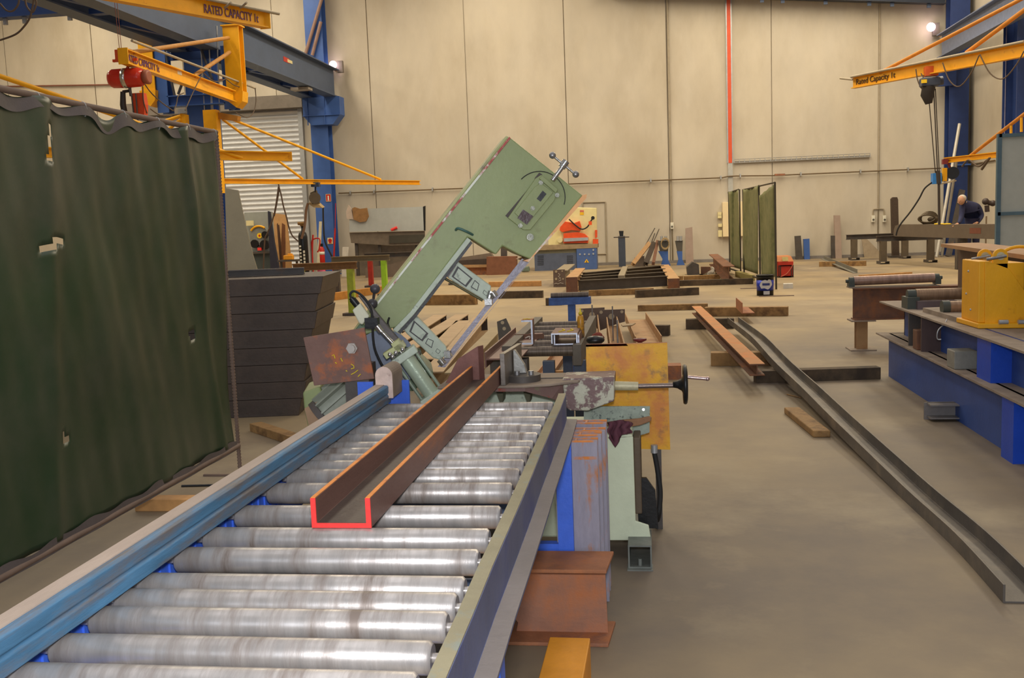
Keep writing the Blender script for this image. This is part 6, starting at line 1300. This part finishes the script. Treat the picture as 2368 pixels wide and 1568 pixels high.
for px in (2318, 2362): c0 = PL(px, 744, base1, n_); b = B(); b.cyl(c0-V((.03, .02, .0)), c0+V((.03, -.02, .0)), .016, 10); b.build('bolt', galv, yb_)
b = B(); c0 = D(2380, 640, i1.y+.2); b.rev(c0, (1, 0, 0), [(0, .04), (.0, .16), (.12, .16), (.12, .05)], 24); b.build('drum', M('dark_drum', (52, 48, 48), .5), yb_)
# plates and blocks on blue base
b = B(); q0, q1 = G(2134, 713, zt8+.03), G(2220, 738, zt8+.03); b.prism([V((q0.x, q0.y, zt8)), V((q1.x, q1.y, zt8)), V((q1.x+.5, q1.y+.1, zt8)), V((q0.x+.5, q0.y+.1, zt8))], (0, 0, .035)); b.build('packing_plate', dust, mb)
b = B(); q0 = G(2190, 738, zt8+.02); b.tube(along([q0, q0+V((-.02, -.02, -.03)), V((xw-.08, q0.y-.05, zt8-.06)), V((xw-.085, q0.y-.05, zt8-.12)), V((xw-.06, q0.y-.06, zt8-.125))], 5), .005, 6); b.build('wire_hook', galv, label='thin bent wire hook hanging over the edge of the blue base', cat='wire')
rl = T('pipe_roller', 'short dark roller on a bearing block on the blue base', 'roller', (2.45, 8.7, zt8))
c0, c1 = D(2117, 673, 8.9), D(2215, 668, 8.9)
c0.z = c1.z = zt8+.115
b = B(); b.cyl(c0, c1+V((.2, 0, 0)), .05, 24); b.build('roller', M('tan_dark_roller', (150, 122, 96), .45, .3, var=.25, stretch=(8, 1, 1)), rl)
b = B(); b.mm((c0.x-.09, 8.8, zt8), (c0.x+.01, 9.0, zt8+.1)); b.cyl((c0.x-.07, 8.9, zt8+.115), (c0.x, 8.9, zt8+.115), .045, 16); b.build('bearing_block', M('dark_green_bearing', (70, 76, 70), .5), rl)
b = B(); b.mm((c0.x-.02, 8.75, zt8), (c0.x+.3, 8.85, zt8+.07)); b.build('cradle', M('violet_dark_steel', (104, 90, 92), .5, .2), rl)
r2_ = T('pipe_roller', 'small roller with dark bearing beside the yellow bracket', 'roller', (2.5, 8.1, zt8))
c0 = D(2190, 698, 8.15); c0.z = zt8+.07; b = B(); b.cyl(c0, c0+V((.25, 0, 0)), .05, 20); b.build('roller', MATS['tan_dark_roller'], r2_)
b = B(); b.cyl(c0-V((.04, 0, 0)), c0+V((.015, 0, 0)), .055, 18); b.mm((c0.x-.06, c0.y-.08, zt8), (c0.x+.0, c0.y+.08, zt8+.03)); b.build('bearing', M('dark_green_bearing', (70, 76, 70)), r2_)
for q in ((2162, 703), (2205, 722)): c0 = G(*q, zt8+.03); b = B(); b.box((c0.x, c0.y, zt8+.05 if q[0] > 2200 else zt8+.014), (.05, .05, .026)); b.build('square_nut', galv, mb)
# roller stand at right (I-beam pedestal)
rp_ = T('roller_pedestal', 'steel roller on a rusty beam pedestal at the right', 'roller pedestal', G(1992, 808))
yp_ = G(1992, 808).y
c0, c1 = D(1974, 650, yp_), D(2160, 642, yp_); b = B(); b.cyl(c0, c1, .052, 24); b.build('roller', M('brown_polished_roller', (160, 132, 118), .35, .5, var=.3, sc_=3, stretch=(6, 1, 1)), rp_)
for c_, sx in ((c0, -1), (c1, 1)): b = B(); b.cyl(c_, c_+V((sx*.05, 0, 0)), .045, 14); b.cyl(c_+V((sx*.05, 0, 0)), c_+V((sx*.085, 0, 0)), .02, 10); b.mm((c_.x+(0 if sx > 0 else -.06), yp_-.06, c_.z-.07), (c_.x+(.06 if sx > 0 else 0), yp_+.06, c_.z)); b.build('bearing', M('dark_green_bearing', (70, 76, 70)), rp_)
zt0 = D(1970, 663, yp_).z; zb0 = D(1980, 739, yp_).z
b = B(); b.mm((c0.x-.06, yp_-.1, zt0-.012), (c1.x+.02, yp_+.1, zt0)); b.build('top_plate', dust, rp_)
xl_, xr_ = D(1972, 700, yp_).x, 3.6
b = B(); b.sweep(isec(zt0-zb0-.012, .2, .014, .012), [(xl_, yp_, zb0), (xr_, yp_, zb0)]); b.build('beam', M('rust_brown_beam', (112, 80, 64), .6, .1, var=.2, sc_=6, col2=(150, 94, 56), s2=5, thr=.58, soft=.12), rp_)
xs_, xe_ = D(1964, 740, yp_).x, D(2020, 745, yp_).x; b = B(); b.mm((xs_, yp_-.13, zb0-.014), (xe_, yp_+.13, zb0)); b.build('cap_plate', dust, rp_)
b = B(); b.sweep(isec(.12, .12, .01, .01), [(D(1991, 780, yp_).x, yp_-.06, .012), (D(1991, 780, yp_).x, yp_-.06, zb0-.014)], up=(0, 1, 0)); b.build('post', rust_tan, rp_)
b = B(); xm = D(1991, 780, yp_).x; b.mm((xm-.14, yp_-.15, 0), (xm+.14, yp_+.15, .012)); b.build('foot_plate', dust, rp_)
# big brown girder resting on the roller line
zt1 = 1.2; zb1_ = .62
p0 = G(2176, 564, zt1); p1 = G(2368, 590, zt1); u_ = (p1-p0).normalized(); nrm = V((-u_.y, u_.x, 0)); nrm = nrm if nrm.x > 0 else -nrm
big = T('plate_girder', 'large brown rusty girder behind the yellow bracket', 'girder', p0+V((.15, 0, zb1_-zt1)))
ctr = p0+nrm*.17; ctr.z = zb1_
b = B(); b.sweep(isec(zt1-zb1_, .34, .03, .02), [ctr+u_*.0, ctr+u_*4.5]); b.build('girder_beam', M('brown_girder', (104, 80, 66), .6, .1, var=.15, sc_=3), big)
b = B(); b.sweep([(-.171, zt1-zb1_-.03), (.171, zt1-zb1_-.03), (.171, zt1-zb1_+.002), (-.171, zt1-zb1_+.002)], [ctr, ctr+u_*4.5]); b.build('top_flange', M('tan_flange', (170, 128, 88), .65, var=.12), big)
b = B(); q = ctr+u_*2.8; b.mm((q.x-.1, q.y-.1, 0), (q.x+.1, q.y+.1, zb1_)); q = ctr+u_*.4; b.mm((q.x-.1, q.y-.1, 0), (q.x+.1, q.y+.1, zb1_)); b.build('support_stand', rust, big)
# grey framed screen panel far right
ypn = 15.5
sp_ = T('screen_panel', 'pale grey screen panel in a blue-grey frame at the right edge', 'screen', V((D(2340, 560, ypn).x, ypn, 0)))
xa2, xb2_ = D(2310, 450, ypn).x, D(2310, 450, ypn).x+1.6; zt_p = D(2330, 313, ypn).z; zm_p = D(2330, 494, ypn).z
b = B(); b.mm((xa2, ypn+.01, .3), (xb2_, ypn+.03, zt_p)); b.build('sheet', M('pale_grey_sheet', (176, 180, 172), .5, var=.05), sp_)
b = B(); wd_ = .05
for z in (.3, zm_p, zt_p): b.mm((xa2-.02, ypn-.03, z-.025), (xb2_, ypn+.03, z+.025))
for x in (xa2-.02, xb2_-.05): b.mm((x-.02, ypn-.03, .0), (x+.04, ypn+.03, zt_p+.025))
b.build('frame', M('blue_grey_frame', (84, 108, 120), .5), sp_)
b = B(); b.prism([V((xa2+.03, ypn-.35, 0)), V((xa2+.08, ypn-.35, 0)), V((xa2-.02, ypn-.03, .62)), V((xa2-.06, ypn-.03, .62))], (0, .02, 0)); b.build('stay', galv, sp_)
# ================================================================== right corner: columns, runway, jib cranes
c_r = icol('steel_column', 'dark blue column in the back right corner', 10.12, 34.4, .6, .5, ZC-.05, M('deep_blue_paint', (36, 56, 108), .5, var=.1))
x2 = 10.25; y2 = 29.0
p = XP(2322, 250, 10.0)
c2_ = icol('steel_column', 'dark blue column at the right edge of the picture', 10.2, p.y-.6, .55, 1.1, ZC-.05, M('deep_blue_paint', (36, 56, 108)))
b = B(); b.mm((9.985, p.y-.1, 0), (10.0, p.y, ZC-1)); b.build('pale_edge', M('violet_grey_edge', (150, 142, 158), .6), c2_)
rg = T('crane_girder', 'blue-grey crane girder along the right wall with rusty rail', 'girder', (9.6, 28, 6.2))
zg = 6.35
b = B(); b.sweep(isec(.75, .35, .03, .02), [(9.62, 18, zg), (9.62, 34.3, zg)]); b.build('girder_beam', M('light_blue_grey', (112, 122, 148), .5), rg)
b = B(); b.mm((9.58, 18, zg+.75), (9.66, 34.6, zg+.82)); b.build('crane_rail', M('orange_rail', (196, 122, 50), .6), rg)
b = B(); b.mm((9.4, 34.05, zg-.9), (10.0, 34.2, zg)); b.build('corbel', M('deep_blue_paint', (36, 56, 108)), rg)
b = B(); b.mm((10.0, 34.1, 2.9), (10.5, 34.14, 2.95)); b.build('bracket_bar', blue_col, c_r)
zr = 4.8
tpr = G(1973, 192, zr); enr = G(2368, 116, zr); tpr.z = enr.z = zr; dr_ = (enr-tpr).normalized(); nr_ = V((dr_.y, -dr_.x, 0)); nr_ = nr_ if nr_.y < 0 else -nr_; enr = enr+dr_*1.2
jr = T('jib_crane', 'yellow jib crane lettered Rated Capacity 1t on the right side', 'jib crane', V((enr.x, enr.y, 4.4)))
b = B(); b.sweep(isec(.28, .16, .02, .014), [tpr-V((0, 0, .14)), enr-V((0, 0, .14))]); ar = b.build('jib_arm', yellow, jr)
b = B(); b.text('Rated Capacity 1t', tpr+dr_*.12+nr_*.012-V((0, 0, .06)), dr_, Zu, .2, fit=1.25, ext=.012); b.build('lettering', dark_txt, ar)
b = B(); b.tube([PL(2035, 168, tpr, nr_), PL(2400, -22, tpr, nr_)], .045, 8); b.tube([PL(2235, 122, tpr+nr_*-.1, nr_), PL(2400, 0, tpr, nr_)], .05, 8); b.build('tie_rod', M('orange_tie', (196, 126, 44), .6), jr)
b = B(); b.tube([PL(1968, 178, tpr+nr_*.1, nr_), PL(2368, 96, tpr+nr_*.1, nr_)], .03, 8); b.tube([PL(1943, 181, tpr+nr_*.1, nr_), PL(1972, 184, tpr+nr_*.1, nr_)], .03, 6); b.build('cable_track', grey_pipe, jr)
for s in ([(2118, 160), (2122, 185), (2132, 205), (2142, 195), (2130, 170)], [(2180, 145), (2195, 185), (2218, 200), (2245, 170), (2264, 128)], [(2266, 126), (2290, 170), (2320, 182), (2350, 150), (2368, 118)]): b = B(); b.tube(along([PL(x, y, tpr+nr_*.12, nr_) for x, y in s], 5), .014, 6); b.build('loose_cable', M('brown_grey_cable', (92, 76, 62)), jr)
hr = PL(2150, 188, tpr, nr_)
h2 = T('chain_hoist', 'dark chain hoist hanging from the right jib crane', 'chain hoist', hr-V((0, 0, .5)))
def ho2(px, py, dy=0): return D(px, py, hr.y+dy)
b = B(); b.box(ho2(2153, 165), (.28, .2, .22)); b.build('trolley', M('orange_trolley', (200, 90, 36), .5), h2)
b = B(); b.box(ho2(2150, 190), (.42, .28, .2)); b.cyl(ho2(2168, 188), ho2(2180, 186), .1, 14); b.build('housing', M('dark_blue_grey_hoist', (66, 74, 92), .4), h2, bev=.03)
b = B(); b.box(ho2(2137, 188, -.16), (.12, .03, .08)); b.build('yellow_label', M('bright_yellow', (240, 200, 40)), h2)
b = B(); b.tube([ho2(2148, 200), ho2(2144, 220), ho2(2148, 240)], [.15, .15, .08], 12); b.build('chain_container', M('dark_bag', (44, 38, 36), .7), h2)
b = B(); b.tube([ho2(2159, 205), ho2(2168, 400)], .014, 5); b.tube([ho2(2149, 240), ho2(2163, 400)], .012, 5); b.tube([ho2(2163, 205), ho2(2172, 400)], .012, 5); b.build('load_chain', M('dark_chain', (62, 54, 50), .5), h2)
b = B(); b.tube([ho2(2169, 395), ho2(2171, 425)], .05, 8); b.tube([ho2(2171, 425), ho2(2172, 520)], .03, 6); b.build('hook_block', M('dark_chain', (62, 54, 50)), h2)
# lower right jib with reel and blue box
zl2 = 2.7; tlr = G(2186, 371, zl2); elr = G(2305, 358, zl2); tlr.z = elr.z = zl2; dl2 = (elr-tlr).normalized(); nl2 = V((dl2.y, -dl2.x, 0)); nl2 = nl2 if nl2.y < 0 else -nl2; elr = tlr+dl2*6
jl = T('jib_crane', 'low yellow jib arm with slanting tie at the right wall', 'jib crane', V((elr.x, elr.y, 2.5)))
b = B(); b.sweep(isec(.13, .12, .018, .014), [tlr-V((0, 0, .065)), elr-V((0, 0, .065))]); b.build('jib_arm', yellow, jl)
b = B(); b.tube([PL(2244, 360, tlr, nl2), PL(2380, 255, tlr, nl2)], .04, 8); b.build('tie_rod', M('orange_tie', (196, 126, 44)), jl)
b = B()
for x, ya2, yb2 in ((2338, 287, 320), (2362, 270, 305)): b.tube([PL(x, ya2, tlr, nl2), PL(x, yb2, tlr, nl2)], .03, 6)
b.build('strut', yellow, jl)
b = B(); b.tube(along([PL(x, y, tlr+nl2*.1, nl2) for x, y in ((2225, 385), (2240, 370), (2262, 385), (2280, 372), (2290, 365))], 5), .02, 6); b.tube([PL(2288, 366, tlr+nl2*.1, nl2), PL(2270, 392, tlr+nl2*.1, nl2)], .03, 6); b.build('loose_cable', M('brown_grey_cable', (92, 76, 62)), jl)
hf = PL(2195, 400, tlr, nl2)
f2 = T('wire_feeder', 'blue and yellow wire feeder with black reel hanging at the right column', 'wire feeder', hf-V((0, 0, .3)))
def o2(px, py, dy=0): return D(px, py, hf.y+dy)
b = B(); b.box(o2(2165, 413), (.2, .2, .26)); b.build('blue_box', M('sky_blue_box', (52, 128, 206), .4), f2)
b = B(); b.box(o2(2184, 404), (.1, .1, .32)); b.build('yellow_body', yellow, f2)
b = B(); b.cyl(o2(2203, 400, -.05), o2(2203, 400, .1), .15, 20); b.build('reel', black, f2)
b = B(); b.prism([o2(2176, 424), o2(2212, 416), o2(2212, 419), o2(2176, 427)], (0, .3, 0)); b.build('shelf', M('cream_shelf', (206, 190, 160), .6), f2)
b = B(); b.tube([o2(2190, 372), o2(2200, 395)], .03, 6); b.box(o2(2185, 374), (.12, .12, .12)); b.build('trolley', M('maroon_trolley', (128, 48, 48), .5), f2)
b = B(); b.tube(along([o2(2155, 422), o2(2138, 436), o2(2125, 460), o2(2105, 490), o2(2085, 515), o2(2076, 530), o2(2072, 545)], 5), .02, 7); b.build('torch_cable', black_rubber, f2)
b = B(); a, c = G(2166, 592), D(2219, 286, 33.8); a.y = 33.5; a = D(2166, 592, 33.3); a.z = .0; b.tube([a, c], .05, 8); b.build('aluminium_pole', M('pale_aluminium', (206, 202, 192), .4, .3), label='pale aluminium pole leaning at the dark blue corner column', cat='pole')
b = B(); a, c = D(2178, 596, 33.4), D(2212, 372, 33.9); a.z = 0; b.tube([a, c], .045, 6); b.build('grey_plank', M('grey_leaning', (140, 132, 120), .6), label='grey bar leaning right of the pale aluminium pole', cat='bar')
b = B(); a, c = D(2192, 598, 33.2), D(2224, 440, 33.9); a.z = 0; b.sweep(rect(.18, .06), [a, c], up=(0, -1, 0)); b.build('dark_plank', dark_steel, label='dark plank leaning beside the grey bar in the corner', cat='plank')
# right wall pipe
b = B(); b.tube([XP(2228, 384, XR-.04), XP(2300, 371, XR-.04)], .025, 6); b.build('wall_pipe', M('brown_service_pipe', (108, 90, 66)), label='thin pipe along the right wall behind the low yellow arm', cat='pipe')
# ================================================================== dark trestles, long girder and worker
def dtrestle(p0, p1, y0, y1, legs, label):
    a, c = D(*p0, y0), D(*p1, y1); c.z = a.z; t = T('trestle', label, 'trestle', V(((a.x+c.x)/2, (a.y+c.y)/2, 0)))
    hb = .16; b = B(); b.sweep(isec(hb, .14, .016, .012), [a-V((0, 0, hb)), c-V((0, 0, hb))]); b.build('top_beam', dark_steel, t)
    for f in legs:
        p = a.lerp(c, f); b = B(); b.mm((p.x-.09, p.y-.09, .08), (p.x+.09, p.y+.09, a.z-hb)); lg = b.build('leg', M('brown_trestle_leg', (92, 80, 64), .6), t); b = B(); hollow(b, .26, .08, .012, V((p.x, p.y-.25, 0)), V((p.x, p.y+.25, 0))); b.build('foot', dark_steel, lg)
    return a.z
ztr = dtrestle((1957, 543), (2108, 537), 33., 33., (.12, .9), 'dark trestle at the back wall, farther of the two under the long girder')
dtrestle((2027, 546), (2180, 541), 30., 30., (.1, .82), 'dark trestle nearer of the two under the long girder')
g0, g1_ = D(2066, 545, 30.), None
zgb = D(2060, 547, 30.).z
q1 = G(2330, 554, zgb)
lg_ = T('long_girder', 'long grey-brown girder lying across the dark trestles in front of the worker', 'girder', V((g0.x, 30., zgb)))
hg = D(2075, 519, 30.).z-zgb
a = V((D(2066, 545, 30.).x, 30., zgb+.001)); c = V((q1.x, q1.y, zgb+.001)); u_ = (c-a).normalized(); nn = V((-u_.y, u_.x, 0)); nn = nn if nn.y > 0 else -nn
pts = [a, c, c+V((0, 0, hg)), a+V((0, 0, hg))+u_*.35]+[a+V((0, 0, hg*.9))+u_*.12, a+V((0, 0, hg*.55))+u_*.02]
b = B(); b.prism(pts, nn*.3); b.build('girder_body', M('grey_brown_girder', (106, 94, 82), .6, .1, var=.08, sc_=3), lg_)
pp = a.lerp(c, .72); b = B(); b.prism([pp-nn*.005+V((0, 0, hg*.35)), pp-nn*.005+u_*.55+V((0, 0, hg*.35)), pp-nn*.005+u_*.55+V((0, 0, hg*.75)), pp-nn*.005+V((0, 0, hg*.75))], nn*.004); b.build('rusty_patch', M('red_brown_patch', (120, 72, 56), .7), lg_)
b = B(); p = a.lerp(c, .62)+nn*.1; b.mm((p.x-.12, p.y-.1, 0), (p.x+.12, p.y+.1, zgb)); b.build('prop', dark_steel, lg_)
b = B(); c0 = a.lerp(c, .28)+nn*.15; c0.z = zgb+hg+.13
for k in range(4): b.tube([c0+V((.22*math.cos(a_)+.05*k, .1*k-.1, .10*math.sin(a_)*(1+.3*k)+.02)) for a_ in [2*PI*i/16 for i in range(17)]], .022, 6, cap=False)
b.ball(c0+V((.2, 0, 0)), .08, 10, (2, 1, 1)); b.build('tangled_clamps', M('olive_dark_clamp', (84, 72, 56), .5, .3), label='tangle of cables and clamps on the long girder', cat='cable')
b = B(); p = a.lerp(c, .42)+V((0, 0, hg+.01)); b.tube(along([p, p+u_*.3+nn*.05, p+u_*.55, p+u_*.8+nn*.05], 4), .02, 6); b.build('tape_measure', M('bright_yellow', (240, 200, 40)), label='yellow tape lying along the top of the long girder', cat='tape measure')
# drill press head further right
yd = 27.; dh = T('drill_stand', 'small dark drill stand behind the worker by the grey screen', 'drill stand', V((D(2282, 520, yd).x, yd, 0)))
b = B(); b.tube([V((D(2280, 520, yd).x, yd, 0)), D(2281, 500, yd)], .02, 6); b.build('post', M('tan_post', (140, 120, 96), .6), dh)
b = B(); b.tube([D(2283, 490, yd), D(2282, 475, yd)], .06, 8); b.tube([D(2277, 466, yd), D(2288, 469, yd), D(2296, 472, yd)], .06, 8); b.ball(D(2279, 466, yd), .09, 8); b.ball(D(2296, 470, yd), .08, 8); b.build('drill_head', M('brown_black_drill', (70, 58, 54), .5), dh)
# worker
yw_ = 26.8
def W(px, py, dy=0): return D(px, py, yw_+dy)
wk = T('person', 'grey-haired person in navy work clothes leaning over the long girder', 'person', V((W(2245, 520).x, yw_, 0)))
ft = V((W(2250, 520).x, yw_+.1, 0))
def skin_mesh(name, verts, edges, radii, mat, par, root=0, sub=2):
    me = bpy.data.meshes.new(name); o0 = V(par['_o']); me.from_pydata([tuple(V(v)-o0) for v in verts], edges, []); o = bpy.data.objects.new(name, me); C.objects.link(o); o.parent = par; me.materials.append(mat)
    md = o.modifiers.new('skin', 'SKIN'); md.use_smooth_shade = True
    for i, r_ in enumerate(radii):
        v = me.skin_vertices[0].data[i]; v.radius = r_ if isinstance(r_, tuple) else (r_, r_); v.use_root = (i == root)
    s = o.modifiers.new('sub', 'SUBSURF'); s.levels = s.render_levels = sub
    o['_o'] = tuple(o0); TMP.append(o); return o
hip = V((ft.x+.02, yw_+.12, .95)); wai = V((W(2250, 512).x, yw_+.06, 1.12)); che = W(2247, 487, .0); sho = W(2243, 474, -.05); nec = W(2231, 468, -.12); hdp = W(2224, 463, -.2)
sL, sR = W(2226, 477, -.08), W(2262, 478, .05)
elL = W(2223, 503, -.22); haL = W(2217, 517, -.42); elR = W(2271, 499, .08); haR = W(2262, 514, -.12)
kL, kR = ft+V((-.12, -.02, .5)), ft+V((.12, .04, .5)); fL, fR = ft+V((-.13, .0, .06)), ft+V((.14, .08, .06)); tL, tR = fL+V((-.05, -.2, -.02)), fR+V((.02, -.2, -.02))
vs = [hip, wai, che, sho, nec, hdp, sL, elL, haL, sR, elR, haR, hip+V((-.1, 0, -.08)), kL, fL, tL, hip+V((.1, 0, -.08)), kR, fR, tR]
es = [(0, 1), (1, 2), (2, 3), (3, 4), (4, 5), (3, 6), (6, 7), (7, 8), (3, 9), (9, 10), (10, 11), (0, 12), (12, 13), (13, 14), (14, 15), (0, 16), (16, 17), (17, 18), (18, 19)]
rd = [(.17, .13), (.18, .15), (.2, .16), (.13, .12), .065, .07, .085, .065, .04, .085, .065, .045, .11, .075, .055, .05, .11, .075, .055, .05]
skin_mesh('body', vs, es, rd, navy, wk)
hc_ = W(2223, 463, -.2)
b = B(); b.ball(hc_, .105, 18, (.82, 1.0, 1.15)); hd_ = b.build('head', skin, wk)
b = B(); b.ball(hc_+V((.03, .03, .045)), .113, 16, (.9, .95, .85)); b.build('hair', hair, wk)
b = B(); b.prism([hc_+V((-.085, -.05, -.03)), hc_+V((-.12, -.06, -.05)), hc_+V((-.08, -.07, -.065))], (.01, .03, 0)); b.ball(hc_+V((-.06, -.095, -.01)), .012, 8); b.build('nose', skin, wk)
b = B(); b.ball(hc_+V((.03, -.085, -.02)), .028, 8, (.5, .5, 1)); b.build('ear', skin, wk)
b = B(); b.tube([nec+V((-.03, -.03, -.03)), nec+V((.02, -.03, .01)), nec+V((.07, .03, .0))], .03, 8); b.build('collar', M('cream_collar', (214, 190, 150), .8), wk)
for hp2, s in ((haL, -1), (haR, -1)):
    v0 = [hp2, hp2+V((-.07, -.02, -.02))]; e0 = [(0, 1)]; r0__ = [.032, (.042, .025)]
    for k in range(4):
        i = len(v0); bz = V((-.075, -.035+.022*k, -.02)); v0 += [hp2+bz+V((-.03, -.004*k, -.01)), hp2+bz+V((-.06, -.004*k, -.035)), hp2+bz+V((-.07, 0, -.06))]; e0 += [(1, i), (i, i+1), (i+1, i+2)]; r0__ += [.012, .010, .008]
    i = len(v0); v0 += [hp2+V((-.05, -.06, -.02)), hp2+V((-.08, -.075, -.04))]; e0 += [(0, i), (i, i+1)]; r0__ += [.014, .010]
    skin_mesh('hand', v0, e0, r0__, skin, wk, sub=1)
for o in TMP:
    if "_o" in o: del o["_o"]
